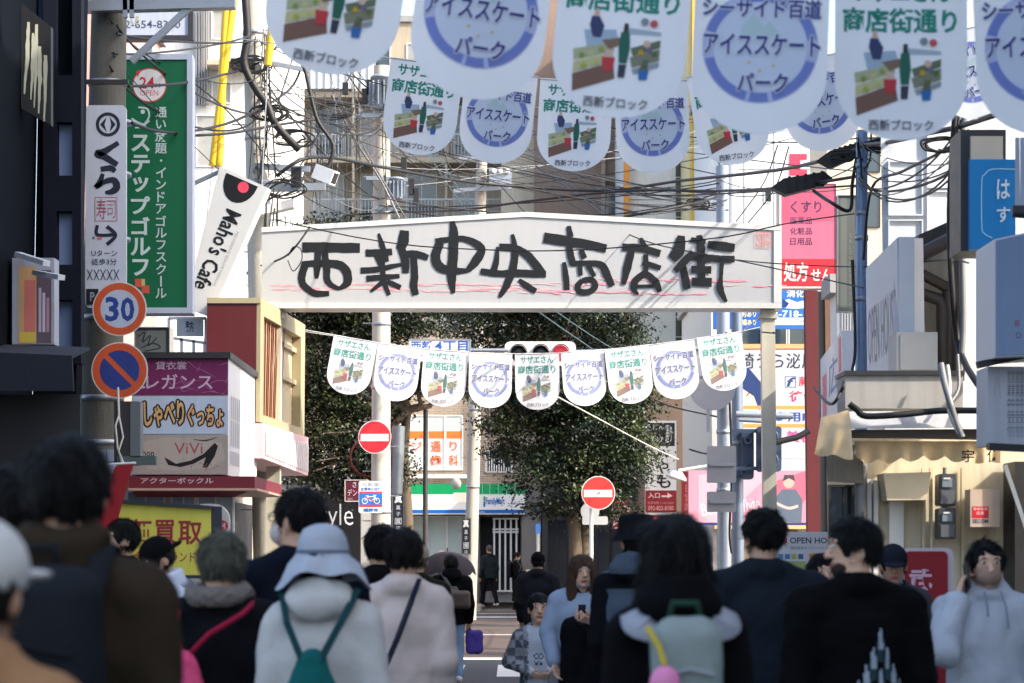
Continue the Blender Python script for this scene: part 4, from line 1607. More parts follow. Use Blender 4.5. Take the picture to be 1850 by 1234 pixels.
# street name board and traffic light
p = Py(45)
t = board('street_name_sign', 'white and blue district name board over the avenue', 'sign', p, 740, 614, 849, 652, .05, (206, 210, 218), frame=M('steel_frame', (160, 164, 170), .4, .5), fw=1.6)
L = Print(p)
L.text('西新', 743, 616, 781, 634, (44, 84, 160), .018).text('4', 785, 617, 799, 633, (44, 84, 160), .018).text('丁目', 801, 616, 845, 634, (44, 84, 160), .018)
L.text('Nishijin 4', 756, 639, 834, 648, (44, 84, 160), 0)
L.build('lettering', t)
MB().mat(steel).tube([p(690, 650, -.1), p(850, 632, -.1), p(918, 632, -.1)], .035, 8).build('arm', None, t)
p = Py(46)
t = thing('traffic_light', base(p, 976, 660), 'horizontal three-lamp traffic light with a glowing red lens', 'traffic light')
b = MB().mat(white_p)
b.poly([p(x, y) for x, y in rr(912, 617, 1040, 660, 10)], (0, .22, 0))
b.build('housing', None, t)
for i, (x, lab) in enumerate(((937, 0), (977, 0), (1013, 1))):
    c = p(x, 638, .01)
    red = lab == 1
    m = M('red_lens', (150, 40, 52), .3, emit=.5) if red else M('dark_lens', (34, 38, 42), .25, noise=.2)
    MB().mat(m).lathe(c, [(0, -.03), (.08, -.025), (.155, .0), (.155, .01)], 24, (0, 1, 0)).build('lens', None, t)
    b = MB().mat(M('visor', (120, 124, 130), .5, .2))
    vs, fs = [], []
    for k in range(17):
        a = R(-15 + 210 * k / 16)
        for (r, dy) in ((.168, .0), (.168, -.2), (.16, -.2), (.16, 0)):
            vs.append(c + Vector((r * math.cos(a), dy, r * math.sin(a))))
    for k in range(16):
        for j in range(4):
            fs.append((k * 4 + j, k * 4 + (j + 1) % 4, k * 4 + 4 + (j + 1) % 4, k * 4 + 4 + j))
    b.add(vs, fs)
    b.build('visor', None, t)
MB().mat(steel).tube([p(1040, 636, -.1), p(1300, 628, -.1)], .05, 8).build('arm', None, t)

# lilac stacked sign box on the left
p = Py(27.6)
t = thing('stacked_sign', base(p, 330, 860), 'three-tier sign box, purple dress hire panel over white and tan panels', 'sign')
x0, x1 = p(238, 700).x, p(412, 700).x
zt, zb = p(400, 648).z, p(400, 858).z
farp = P(465, 700, 30.9)
b = MB().mat(M('box_white', (212, 214, 216), .5, noise=.05, streak=.1))
b.poly([(x0, 27.61, zb), (x1, 27.61, zb), (farp.x, 30.9, zb), (x0, 30.9, zb)], (0, 0, zt - zb))
b.build('box', None, t)
MB().mat(dark_m).poly([(x0 - .03, 27.55, zt + .002), (x1 + .03, 27.55, zt + .002), (farp.x + .04, 30.95, zt + .002), (x0, 30.95, zt + .002)], (0, 0, .07)).build('cap', None, t)
L = Print(p, .0)
LP = (196, 172, 190)
L.rect(240, 648, 412, 714, (112, 34, 84))
random.seed(5)
for k in range(11):
    x, y = random.uniform(300, 410), random.uniform(652, 712)
    pts = [(x, y)]
    for j in range(3):
        x = min(411, x + random.uniform(4, 22)); y = min(712, max(650, y + random.uniform(-12, 12)))
        pts.append((x, y))
    L.line(pts, [.6, 1.4, .9, .4], (160, 96, 136), .3, same=k > 0)
L.text('貸衣裳', 281, 653, 337, 668, LP, .01).text('エ', 236, 677, 262, 702, LP, .012).text('レガンス', 264, 676, 384, 703, LP, .012)
L.rect(240, 716, 412, 784, (186, 198, 216))
L.text('しゃべり', 257, 721, 336, 774, (216, 176, 112), .03, outline=(34, 20, 34), ow=.06, ang=-2).text('ぐっちょ', 336, 728, 406, 774, (216, 168, 108), .03, outline=(34, 20, 34), ow=.06, ang=2)
L.rect(240, 786, 412, 857, (166, 156, 148))
L.poly([(250, 800), (300, 790), (360, 792), (400, 800), (408, 830), (380, 846), (320, 850), (270, 848)], (178, 166, 156))
L.text('ViVi', 315, 800, 366, 820, (160, 76, 74), .0).text('Shoe', 216, 812, 248, 826, (60, 52, 52), .01).text('shop', 252, 812, 279, 829, (48, 44, 48), .01)
L.poly([(297, 826), (318, 838), (345, 832), (368, 820), (388, 800), (394, 806), (388, 824), (374, 846), (366, 844), (372, 826), (350, 838), (326, 844), (304, 840)], (26, 22, 26))
L.line([(350, 794), (372, 796), (392, 790)], [1, 3, 1], (70, 56, 56))
for k in range(9):
    x, y = random.uniform(345, 405), random.uniform(838, 855)
    L.line([(x, y), (x + random.uniform(-8, 8), y - random.uniform(3, 9))], 1, (160, 100, 100), same=k > 0)
L.build('lettering', t)
sd_ = Pl((x1, 27.61, 0), (30.9 - 27.61, -(farp.x - x1), 0))
b = MB().mat(M('faint_grey_print', (176, 178, 186), .6))
for (q0, q1) in ((.08, .4), (.52, .86)):
    for k in range(5):
        u0 = q0 + (q1 - q0) * k / 5
        a, c = Vector((x1, 27.61, 0)).lerp(Vector((farp.x, 30.9, 0)), u0), Vector((x1, 27.61, 0)).lerp(Vector((farp.x, 30.9, 0)), u0 + .03)
        for (z0, z1) in ((.3, .5), (.52, .74), (.78, .9)):
            b.poly([a + sd_.n * .006 + Vector((0, 0, zt - (zt - zb) * z1)), c + sd_.n * .006 + Vector((0, 0, zt - (zt - zb) * z1)), c + sd_.n * .006 + Vector((0, 0, zt - (zt - zb) * z0)), a + sd_.n * .006 + Vector((0, 0, zt - (zt - zb) * z0))])
b.build('side_lettering', None, t)
# red fascia awning under it
t = thing('fascia_awning', base(p, 350, 896), 'dark red fascia with cut-off white katakana under the three-tier box', 'awning')
b = MB().mat(M('maroon', (112, 24, 40), .55, noise=.1))
x2 = p(462, 870).x
zc, zd = p(400, 861).z, p(400, 882).z
b.poly([(x0, 27.5, zd), (x2, 27.5, zd), (x2, 27.5, zc), (x0, 27.5, zc)], (0, 3.2, 0))
b.build('fascia', None, t)
MB().mat(M('pale_trim', (196, 160, 140), .5)).poly([(x0, 27.45, zd - .03), (x2 + .03, 27.45, zd - .03), (x2 + .03, 27.45, zd - .004), (x0, 27.45, zd - .004)], (0, 3.2, 0)).build('trim', None, t)
b = MB().mat(M('red_canvas', (150, 24, 36), .7, noise=.1))
z3 = p(400, 896).z
b.poly([(x0, 27.7, zd - .034), (x2 - .1, 27.7, zd - .034), (x2 - .3, 28.1, z3), (x0, 28.1, z3)], (0, .03, 0))
b.build('canvas', None, t)
pf = Py(27.49)
L = Print(pf)
L.text('アクターボックル', 254, 863, 386, 874, (204, 180, 184), .02)
L.build('lettering', t)

# tilted cafe sign
p = Py(31.2, -8, 420)
q4 = [(397, 300), (483, 339), (380, 573), (332, 556)]
t = thing('tilted_sign', base(p, 400, 573), 'white cafe sign hung askew with a black half disc and red dot', 'sign')
slab('panel', p, q4, .22, M('sign_white', (216, 215, 212), .4, noise=.04, trans=.2), t)
L = Print(p)
hd = []
for i in range(13):
    a = R(24 + 180 * i / 12)
    hd.append((437 + 35 * math.cos(a), 325 + 35 * math.sin(a) + 2))
ux, uy = 34 / 37, 15 / 37
cx, cy = 436, 326
pts = [(cx - ux * 29, cy - uy * 29 - 2), (cx + ux * 33, cy + uy * 33 - 2)]
vx, vy = -uy, ux
for i in range(0, 13):
    a = math.pi * i / 12
    pts.append((cx + ux * 31 * math.cos(a) + vx * 40 * math.sin(a), cy + uy * 31 * math.cos(a) + vy * 40 * math.sin(a) + 2))
L.poly(pts, (26, 26, 28)).disc(439.5, 338.5, 10, (226, 70, 92))
L.text("Maho's Cafe", 316, 437, 470, 468, (30, 30, 32), .022, ang=113.5)
L.text('MELODIOUS BEAUTE MEDICAL', 354, 466, 462, 471, (140, 138, 138), -.012, ang=113.5)
L.build('lettering', t)
b = MB().mat(steel).bar(p(400, 305, -.1), p(345, 330, -.1), .05).bar(p(366, 520, -.1), p(330, 520, -.1), .05)
b.build('bracket', None, t)

# phone-number board top left
p = Py(30)
t = board('wall_sign', 'grey board with a telephone number in a black frame above the green sign', 'sign', p, 200, -60, 340, 64, .12, (170, 176, 190), frame=dark_m, fw=9)
L = Print(p)
L.text('092-654-8300', 204, 37, 326, 51, (70, 76, 96), .006)
L.text('くら', 236, 28, 252, 46, (150, 150, 120), .05)
L.build('lettering', t)
b = MB().mat(steel).bar(p(270, 75, -.05), p(270, 108, -.05), .05)
b.build('hanger', None, t)
# grey board with scribbled graffiti and white rack behind the round signs
p = Py(29.6)
t = board('grey_board', 'dark grey box with black scrawl behind the no-parking sign', 'box', p, 244, 592, 306, 642, .3, (74, 80, 82), frame=grey_w, fw=1.5)
L = Print(p)
L.line([(250, 608), (262, 600), (258, 618), (272, 606), (268, 624), (284, 610)], 2, (20, 22, 28)).line([(256, 628), (276, 620), (290, 628), (262, 634)], 1.6, (20, 22, 28))
L.build('scrawl', t)
p = Py(31.5)
t = thing('white_rack', base(p, 340, 640), 'white tube rack carrying a small grey notice above the three-tier box', 'rack')
b = MB().mat(white_p)
for (a, c) in (((305, 575), (372, 575)), ((305, 610), (372, 620)), ((305, 575), (305, 650)), ((372, 575), (372, 650)), ((328, 612), (328, 650)), ((350, 615), (350, 650))):
    b.bar(p(*a), p(*c), .035)
b.build('rack_frame', None, t)
slab('notice', p, rectpts(320, 576, 368, 608), .02, paint((176, 180, 188)), t, .04)
L = Print(p, .045)
L.text('案内', 336, 580, 350, 600, (50, 60, 90), .02)
L.build('lettering', t)

# yellow buying sign and neighbours on the street, left
p = Py(19)
t = thing('standing_sign', base(p, 300, 1006, True), 'yellow street board with red characters about buying at good prices', 'sign')
slab('panel', p, [(214, 908), (381, 919), (381, 1040), (214, 1040)], .08, paint((216, 206, 84)), t)
b = MB().mat(M('navy_frame', (24, 32, 48), .5))
for a, c in (((212, 905), (384, 917)), ((384, 915), (384, 1044)), ((214, 1042), (384, 1042)), ((214, 906), (214, 1042))):
    b.bar(p(*a, -.03), p(*c, -.03), .14, .026, (0, 0, 1))
b.build('frame', None, t)
b = MB().mat(dark_m)
for x in (228, 370):
    b.bar(p(x, 1044, -.04), (p(x, 1044).x, 19.04, 0), .04)
b.build('leg', None, t)
L = Print(p)
YR = (150, 40, 46)
L.text('高', 196, 936, 232, 978, YR, .02).text('価', 235, 937, 274, 979, YR, .02).text('買', 278, 939, 318, 981, YR, .02).text('取', 322, 941, 366, 984, YR, .02)
L.text('貴金属・ブランド品', 226, 996, 370, 1016, YR, .01)
L.build('lettering', t)
p = Py(20)
t = board('round_top_sign', 'white round-topped sign with a red disc behind the yellow board', 'sign', p, 340, 912, 414, 1060, .1, (196, 192, 184), pts=rr(340, 910, 414, 1060, 30))
L = Print(p)
L.disc(402, 950, 10, (186, 40, 50)).text('M', 397, 945, 407, 956, (210, 200, 200), .02)
L.build('lettering', t)
p = Py(18.2)
t = thing('banner', base(p, 215, 1006, True), 'red nobori banner with a pale edge behind the man in the olive jacket', 'banner')
b = MB().mat(M('red_cloth', (156, 24, 34), .8, noise=.1, trans=.2))
b.poly([p(x, y) for x, y in ((208, 842), (241, 838), (206, 962), (196, 1110), (150, 1110), (170, 960))], (0, .01, 0))
b.build('cloth', None, t)
MB().mat(white_p).tube([(p(160, 900).x, 18.24, 0), p(160, 826, -.04)], .012, 6).build('pole', None, t)
b = MB().mat(white_p).tube([p(160, 840, -.04), p(244, 836, -.04)], .01, 6)
b.build('arm', None, t)
p = Py(25.6)
t = board('tiled_panel', 'pale blue tiled panel beside the red banner', 'panel', p, 160, 812, 206, 1100, .3, (150, 160, 182))
L = Print(p)
for y in (834, 872, 910, 948, 986):
    L.rect(160, y, 206, y + 1.5, (90, 98, 120))
L.rect(192, 812, 193.5, 1100, (90, 98, 120))
L.build('tile_joint', t)
p = Py(24.5)
t = thing('meter_box', base(p, 205, 830), 'black utility box with loose white wires on the big pole under the round signs', 'box')
slab('case', p, rectpts(206, 725, 250, 840), .2, dark_m, t)
b = MB().mat(cord)
b.tube([p(214, 700, .03), p(216, 750, .04), p(210, 770, .05), p(214, 810, .05), p(222, 838, .04)], .012, 6)
b.tube([p(216, 752, .03), p(224, 790, .05), p(216, 815, .06), p(224, 836, .04)], .01, 6)
b.build('wire', None, t)
MB().mat(M('grey_conduit', (92, 98, 104), .5)).poly([p(x, y, .02) for x, y in rectpts(236, 726, 254, 826)], p.n * -.2).build('side_plate', None, t)
MB().mat(M('green_plate', (70, 86, 84), .5)).poly([p(x, y, .02) for x, y in rectpts(212, 824, 282, 840)], p.n * -.1).build('lower_plate', None, t)

# pharmacy projecting sign, right
p = Py(42, 4, 1460)
t = board('pharmacy_sign', 'pink and red pharmacy sign listing medicines behind the right end of the gate', 'sign', p, 1411, 332, 1510, 518, .3, (172, 86, 110), frame=M('cream_sign_frame', (190, 184, 180), .5), fw=3)
L = Print(p)
L.rect(1411, 332, 1510, 400, (160, 70, 96)).rect(1411, 468, 1510, 518, (168, 28, 40))
PU = (60, 28, 66)
L.text('くすり', 1428, 363, 1484, 385, PU, .02)
for y, s in ((392, '医薬品'), (411, '化粧品'), (430, '日用品')):
    L.text(s, 1428, y, 1467, y + 13, PU, .008)
L.text('処方', 1416, 474, 1460, 509, (214, 200, 196), .02).text('せん', 1465, 486, 1502, 508, (214, 200, 196), .015)
L.build('lettering', t)
# blue clinic boards on the clinic building
p = Py(55)
t = board('clinic_board', 'blue board with white phone digits under the pharmacy sign', 'billboard', p, 1396, 522, 1462, 594, .15, (36, 96, 170))
L = Print(p)
L.text('消化器', 1421, 523, 1470, 537, WHT, .02).poly([(1414, 545), (1424, 540), (1440, 546), (1460, 541), (1460, 556), (1436, 558), (1414, 556)], (196, 206, 214)).poly([(1414, 540), (1426, 548), (1420, 556), (1414, 556)], (26, 50, 100))
L.text('092-718-10', 1376, 561, 1470, 573, WHT, .02).rect(1400, 574, 1462, 587, WHT).text('マークイズ福岡', 1395, 575, 1466, 586, (40, 70, 130), .0)
L.build('lettering', t)
t = board('clinic_board', 'blue board with small yellow characters left of the gate post', 'billboard', p, 1289, 558, 1378, 594, .15, (28, 84, 164))
L = Print(p)
YL = (216, 206, 150)
L.text('予約あり', 1330, 561, 1366, 573, YL, .015).text('駐車場あり', 1322, 577, 1366, 588, YL, .015)
L.build('lettering', t)
p = Py(56)
t = board('clinic_billboard', 'large white urology billboard with a cartoon face, orange stripes and red writing', 'billboard', p, 1336, 632, 1470, 852, .3, (178, 182, 188))
L = Print(p)
L.text('崎うら泌尿', 1336, 638, 1476, 666, (46, 52, 70), .012)
L.poly([(1338, 668), (1352, 664), (1374, 690), (1380, 712), (1372, 742), (1362, 716), (1338, 700)], (34, 56, 104)).poly([(1338, 700), (1362, 716), (1370, 742), (1338, 742)], (222, 186, 174)).line([(1348, 716), (1354, 710), (1360, 714)], 2, (60, 44, 44))
L.frame(1418, 680, 1438, 700, 1, (50, 70, 120)).text('f', 1422, 682, 1434, 698, (34, 60, 120), .03, shear=.4)
RD = (206, 60, 84)
L.text('藤崎', 1443, 680, 1482, 698, RD, .015).text('徒歩', 1426, 706, 1476, 726, RD, .02)
L.rect(1336, 733, 1470, 739, (226, 140, 70)).text('専用P', 1398, 744, 1462, 762, (40, 70, 140), .02).rect(1336, 766, 1470, 772, (226, 140, 70))
L.text('美容', 1420, 778, 1470, 799, (196, 56, 120), .015).line([(1406, 828), (1468, 829)], 1, (160, 164, 170))
L.build('lettering', t)
p = Py(53)
t = board('shop_billboard', 'long pink billboard with white script and a printed portrait above the right shopfront', 'billboard', p, 1244, 850, 1460, 944, .3, (196, 132, 150))
L = Print(p)
L.poly([(1262, 858), (1330, 850), (1398, 850), (1300, 944), (1262, 944)], (200, 156, 168)).poly([(1398, 870), (1458, 850), (1458, 900), (1420, 944), (1380, 944)], (206, 96, 116))
L.text('Beauty', 1268, 905, 1322, 935, (220, 208, 212), -.01, ang=-12).text('White', 1330, 900, 1372, 925, (220, 210, 214), -.01, ang=-12)
L.poly([(1402, 944), (1400, 900), (1412, 884), (1438, 884), (1450, 902), (1448, 944)], (84, 96, 112)).disc(1425, 872, 10, (190, 156, 146)).poly([(1414, 870), (1417, 858), (1434, 858), (1437, 870), (1425, 864)], (70, 60, 66)).line([(1400, 908), (1424, 918), (1442, 914)], 5, (196, 166, 160))
L.rect(1244, 944.5, 1460, 949, (50, 50, 110))
L.build('picture', t)
# vertical restaurant sign by the tree
p = Py(57)
t = board('restaurant_sign', 'tall white restaurant sign with brush writing and a red entrance arrow panel', 'sign', p, 1166, 760, 1222, 930, .25, (196, 196, 198))
L = Print(p)
L.rect(1169, 764, 1219, 806, (26, 28, 34))
L.text('うどん', 1168, 766, 1200, 776, (190, 190, 190), 0).text('通り', 1202, 768, 1214, 800, (196, 196, 196), 0).text('楽の', 1174, 786, 1196, 800, (196, 196, 196), 0)
L.line([(1180, 816), (1184, 826), (1192, 818)], [3, 6, 3], BLK, .1).line([(1198, 812), (1206, 826)], [3, 6], BLK, .1)
L.text('や', 1184, 832, 1208, 856, BLK, .02).text('も', 1186, 858, 1212, 882, BLK, .02)
L.rect(1166, 886, 1222, 926, (120, 28, 38)).text('入口', 1171, 890, 1192, 900, (206, 180, 178), .015).poly([(1195, 895), (1206, 895), (1206, 890), (1215, 896), (1206, 900), (1206, 898), (1195, 898)], (206, 180, 178))
L.text('営業時間 11:00-24:00', 1170, 906, 1217, 911, (180, 120, 120), 0).text('092-822-8180', 1171, 914, 1217, 922, (190, 140, 136), .01)
L.build('lettering', t)
p = Py(57.5)
t = board('red_sign', 'red vertical panel of dim white characters beside the brush sign', 'sign', p, 1232, 852, 1256, 945, .2, (140, 40, 44))
L = Print(p)
L.vtext('本日営業中', 1244, 858, 940, 16, (190, 110, 110), .01)
L.build('lettering', t)
p = Py(58)
t = board('neon_sign', 'small glowing red character in the dark shop under the tree', 'sign', p, 1164, 932, 1200, 956, .1, (40, 14, 18))
L = Print(p)
L.text('車', 1176, 934, 1193, 953, M('red_neon', (220, 50, 60), .4, emit=1.2), .02)
L.build('lettering', t)
p = Py(56.5)
t = board('lantern_sign', 'red and black painted shop board under the dark tree', 'sign', p, 1106, 900, 1140, 956, .1, (66, 18, 22))
L = Print(p)
L.poly([(1106, 912), (1116, 904), (1124, 912), (1136, 906), (1130, 922), (1112, 922)], (150, 40, 46)).text('ら', 1108, 936, 1122, 955, (150, 140, 140), .0).line([(1112, 908), (1122, 918), (1134, 912)], 2, (170, 160, 160))
L.build('lettering', t)

# right row: projecting signs
p = Px(3.38)
a, c = P(1565, 540, 25.0), P(1625, 540, 23.6)
t = thing('projecting_sign', (3.6, 23.6, a.z - .8), 'white fin sign with blurred grey capitals above the grey cabinet', 'sign')
W0, W1 = Vector((a.x, 25.0, 0)), Vector((P(1622, 540, 22.6).x, 22.6, 0))
zz = lambda y, d: P(1600, y, d).z
zt0, zb0 = zz(430, 22.6), zz(672, 22.6)
b = MB().mat(M('sign_white2', (206, 206, 210), .5, noise=.05))
b.poly([(W0.x, W0.y, zb0), (W1.x, W1.y, zb0), (W1.x, W1.y, zt0), (W0.x, W0.y, zt0)], (.25, 0.02, 0))
b.build('panel', None, t)
nn = Vector((-(W1.y - W0.y), W1.x - W0.x, 0)).normalized()
if nn.x > 0: nn = -nn


class Gen:
    """plane through two ground points, u along, v up, used for boards seen almost edge-on"""
    def __init__(s, A, B, z0, z1, n):
        s.A, s.B, s.z0, s.z1, s.n = A, B, z0, z1, n

    def __call__(s, u, v, off=0):
        w = s.A.lerp(s.B, u)
        return Vector((w.x, w.y, s.z0 + (s.z1 - s.z0) * (1 - v))) + s.n * off


gp = Gen(W0, W1, zb0, zt0, nn)
L = Print(gp)
L.text('OPEN HOUSE', .06, .36, .94, .82, (120, 124, 140), .0)
L.build('lettering', t)
b = MB().mat(M('blue_grey_edge', (150, 164, 186), .5))
pq = Py(22.55)
b.poly([pq(x, y) for x, y in rectpts(1624, 428, 1652, 600)], (0, .3, 0))
b.build('edge', None, t)
p = Py(22.4)
t = thing('wall_cabinet', base(p, 1655, 672), 'grey metal cabinet on the ledge of the cream house', 'cabinet')
slab('case', p, rectpts(1620, 600, 1694, 672), .5, M('cabinet_grey', (158, 162, 166), .5, .1), t)
slab('door', p, rectpts(1626, 606, 1688, 668), .012, M('cabinet_grey', (158, 162, 166), .5, .1), t, .014)
p = Py(31)
t = board('weathered_board', 'weathered dark grey-green vertical board behind the blue-grey pole', 'sign', p, 1514, 354, 1560, 562, .12, (96, 100, 94), frame=grey_w, fw=1.5)
L = Print(p)
L.vtext('SALONDEBEAUTE', 1536, 420, 556, 7, (140, 142, 138), -.01)
L.rect(1518, 358, 1530, 556, (110, 114, 108)).rect(1546, 356, 1557, 430, (70, 70, 70))
L.build('lettering', t)
# far small fin
p = Py(33)
A1, B1 = P(1482, 640, 34.5), P(1522, 640, 30)
zt1, zb1 = P(1500, 610, 31).z, P(1500, 745, 31).z
t = thing('projecting_sign', (A1.x, 32, zb1), 'pale fin sign with a red edge stripe beside the red column', 'sign')
b = MB().mat(M('pale_sign', (190, 194, 206), .5))
b.poly([(A1.x, A1.y, zb1), (B1.x, B1.y, zb1), (B1.x, B1.y, zt1), (A1.x, A1.y, zt1)], (.15, .05, 0))
b.build('panel', None, t)
n1 = Vector((-(B1.y - A1.y), B1.x - A1.x, 0)).normalized()
if n1.x > 0: n1 = -n1
L = Print(Gen(Vector((A1.x, A1.y, 0)), Vector((B1.x, B1.y, 0)), zb1, zt1, n1))
L.rect(.1, .3, .3, .9, (190, 110, 130)).rect(.85, .05, .95, .5, (190, 90, 100)).text('広', .4, .2, .8, .7, (90, 120, 170), .01)
L.build('lettering', t)
# boxes at right edge
p = Py(17.6)
t = thing('box_sign', base(p, 1810, 640), 'blue-grey lightbox jutting out at the right edge', 'sign')
bp_ = ((1797, 432), (1900, 410), (1900, 640), (1797, 646))
b = MB().mat(M('lightbox_white', (206, 206, 210), .5, noise=.05))
b.poly([p(x, y) for x, y in bp_], (0, .72, 0))
b.build('case', None, t)
b = MB().mat(M('lightbox_blue', (128, 146, 176), .45, noise=.06, streak=.15))
b.poly([p(x, y, .012) for x, y in ((1799, 435), (1900, 413), (1900, 637), (1799, 643))], (0, .01, 0))
b.build('front_face', None, t)
L = Print(p, .014)
L.text('庭', 1832, 578, 1842, 590, (150, 90, 110), 0).text('。', 1834, 600, 1844, 612, (120, 100, 120), 0)
L.build('lettering', t)
p = Py(17.9)
t = thing('box_sign', base(p, 1820, 805), 'white lightbox with smudged dark vertical writing at the right edge', 'sign')
slab('case', p, rectpts(1785, 662, 1900, 804), .45, M('dirty_white', (186, 188, 196), .55, noise=.08, streak=.25), t)
L = Print(p)
for x in (1823, 1830, 1838, 1846):
    L.vtext('営業中受付', x, 668, 790, 7, (110, 114, 130), .0, gap=.05)
L.text('ハ', 1794, 680, 1808, 720, (190, 150, 156), -.02)
L.build('lettering', t)
b = MB().mat(dark_m)
b.bar(p(1760, 662, .1), p(1860, 640, .1), .06, .05).bar(p(1780, 808, .1), p(1860, 812, .1), .12, .05)
b.build('bracket', None, t)
p = Py(19.4)
t = thing('pillar_sign', base(p, 1780, 450), 'dark framed pillar carrying a bright blue sign at the upper right', 'sign')
slab('pillar', p, rectpts(1738, 232, 1820, 452), .5, M('dark_pillar', (40, 42, 46), .5, noise=.15), t, -.06)
slab('beige_panel', p, rectpts(1754, 246, 1812, 290), .05, M('beige_panel', (186, 176, 160), .7), t, .0)
slab('blue_panel', p, rectpts(1750, 290, 1832, 452), .1, paint((20, 120, 184)), t, .06)
L = Print(p, .065)
L.line([(1832, 308), (1790, 308), (1776, 318), (1771, 330), (1771, 410), (1776, 424), (1790, 432)], 2, (150, 196, 220)).text('は', 1798, 326, 1822, 362, (196, 214, 224), .02).text('す', 1798, 376, 1822, 404, (196, 214, 224), .02)
L.build('lettering', t)
t = thing('awning', base(Py(17), 1825, 410), 'grey ribbed awning slanting in at the upper right corner', 'awning')
p = Py(17)
b = MB().mat(M('rib_grey', (130, 136, 146), .5, noise=.1))
for k in range(7):
    x = k * 9
    b.poly([p(1834 + x, 256, 0), p(1842 + x, 256, 0), p(1806 + x, 404, .7), p(1797 + x, 404, .7)], (0, 0, .03))
b.build('canvas', None, t)
b = MB().mat(M('dark_pillar', (40, 42, 46), .5))
b.bar(p(1792, 404, .7), p(1900, 406, .7), .05).bar(p(1830, 410, .5), p(1830, 440, .5), .03).bar(p(1800, 410, .6), p(1890, 410, .4), .03)
b.build('awning_bar', None, t)
# meters, alarm box, red standing sign, open-house board
for (y0, y1, lab) in ((856, 914, 'upper electricity meter on the cream wall under the valance'), (918, 974, 'lower electricity meter on the cream wall above the capped man')):
    p = Py(20.7)
    t = thing('electricity_meter', base(p, 1711, y1), lab, 'meter', 'electricity meters')
    slab('case', p, rr(1696, y0, 1727, y1, 4), .2, M('meter_grey', (66, 70, 74), .45, noise=.12), t)
    slab('dial', p, rectpts(1702, y0 + 8, 1720, y0 + 24), .01, M('meter_glass', (120, 130, 138), .15, noise=.2), t, .015)
    slab('label_plate', p, rectpts(1704, y0 + 7, 1716, y0 + 10), .004, white_p, t, .022)
    slab('cover', p, rectpts(1699, y0 + 30, 1724, y1 - 4), .02, M('meter_grey2', (84, 88, 92), .45), t, .02)
    MB().mat(M('grey_pipe', (120, 120, 122), .5)).tube([p(1711, y0 + 2, -.1), p(1711, y0 - 12, -.1)], .02, 8).build('conduit', None, t)
p = Py(20.6)
t = board('alarm_box', 'beige alarm box with a red security sticker on the cream house', 'box', p, 1753, 884, 1806, 952, .25, (186, 166, 148))
L = Print(p)
L.rect(1756, 915, 1786, 936, (190, 40, 48)).text('警報装置', 1758, 917, 1784, 922, (220, 180, 180), .01).text('設置', 1764, 924, 1778, 930, (220, 180, 180), .01).text('SECOM', 1757, 938, 1785, 945, (40, 50, 90), .02)
L.build('sticker', t)
p = Py(16.6, -6, 1680)
t = thing('standing_sign', base(p, 1675, 1234, True), 'red standing sign with white characters and a pale rounded frame', 'sign')
slab('frame', p, rr(1630, 990, 1722, 1420, 12), .16, M('pale_sign_rim', (190, 176, 182), .5), t)
slab('panel', p, rr(1634, 996, 1712, 1412, 9), .01, paint((138, 20, 32)), t, .012)
L = Print(p, .016)
PK = (206, 170, 182)
L.text('武', 1642, 1028, 1684, 1066, PK, .03).text('術', 1644, 1084, 1684, 1124, PK, .02).text('教', 1646, 1140, 1686, 1160, PK, .02).text('門', 1656, 1166, 1690, 1200, PK, .03).text('名', 1660, 1204, 1690, 1236, PK, .03).text('古', 1660, 1256, 1690, 1290, PK, .03)
L.build('lettering', t)
b = MB().mat(dark_m).obox(p(1676, 1420, -.05), (.4, 0, 0), (0, .2, 0), (0, 0, .05))
b.build('foot', None, t)
p = Py(30)
t = board('notice_board', 'white estate agent board lettered OPEN HOUSE with small pictures', 'sign', p, 1398, 961, 1510, 1080, .06, (196, 202, 212))
L = Print(p)
L.text('OPEN HOUSE', 1427, 971, 1520, 982, (50, 50, 62), .012).text('株式会社オープンハウス', 1428, 987, 1494, 993, (80, 84, 100), .0)
L.rect(1415, 971, 1422, 981, (186, 70, 90)).poly([(1408, 976), (1412, 972), (1412, 980)], (186, 70, 90))
for i, c in enumerate(((90, 140, 180), (70, 120, 180), (170, 180, 90), (60, 100, 150))):
    L.rect(1406 + i * 12, 1001, 1415 + i * 12, 1010, c)
L.rect(1462, 1000, 1484, 1010, (200, 150, 50)).rect(1400, 1014, 1456, 1036, (150, 170, 110)).rect(1462, 1014, 1500, 1046, (120, 150, 190)).rect(1404, 1040, 1450, 1060, (176, 190, 206))
L.build('lettering', t)
b = MB().mat(steel)
for x in (1410, 1496):
    b.bar(p(x, 1080, -.04), (p(x, 1080).x, 30.04, 0), .04)
b.build('leg', None, t)

# ================================================================== poles and street fittings
def pole(name, label, x0, y0, x1, d, r0, r1, m, cat='pole', bolts=0, bands=(), group=None, ytop_px=None):
    """tapered mast from the ground (below column x0) to the measured top (x1, y0)"""
    top, bot = P(x1, y0, d), Vector((P(x0, 1006, d).x, d, 0))
    t = thing(name, bot, label, cat, group)
    n = 8
    MB().mat(m).tube([bot.lerp(top, i / n) for i in range(n + 1)], [r0 + (r1 - r0) * i / n for i in range(n + 1)], 20).build('shaft', None, t)
    if bolts:
        b = MB().mat(steel)
        z = 2.2
        i = 0
        while z < top.z:
            c = bot.lerp(top, z / top.z)
            s = 1 if i % 2 else -1
            b.tube([c, c + Vector((s * (r0 + .14), -.03, 0))], .011, 5)
            z += .45
            i += 1
        b.build('step_bolt', None, t)
    for y in bands:
        k = (P(x0, y, d).z) / top.z
        c = bot.lerp(top, k)
        r = r0 + (r1 - r0) * k
        MB().mat(steel).lathe(c, [(r, -.03), (r + .012, -.03), (r + .012, .03), (r, .03)], 20).build('band', None, t)
    return t


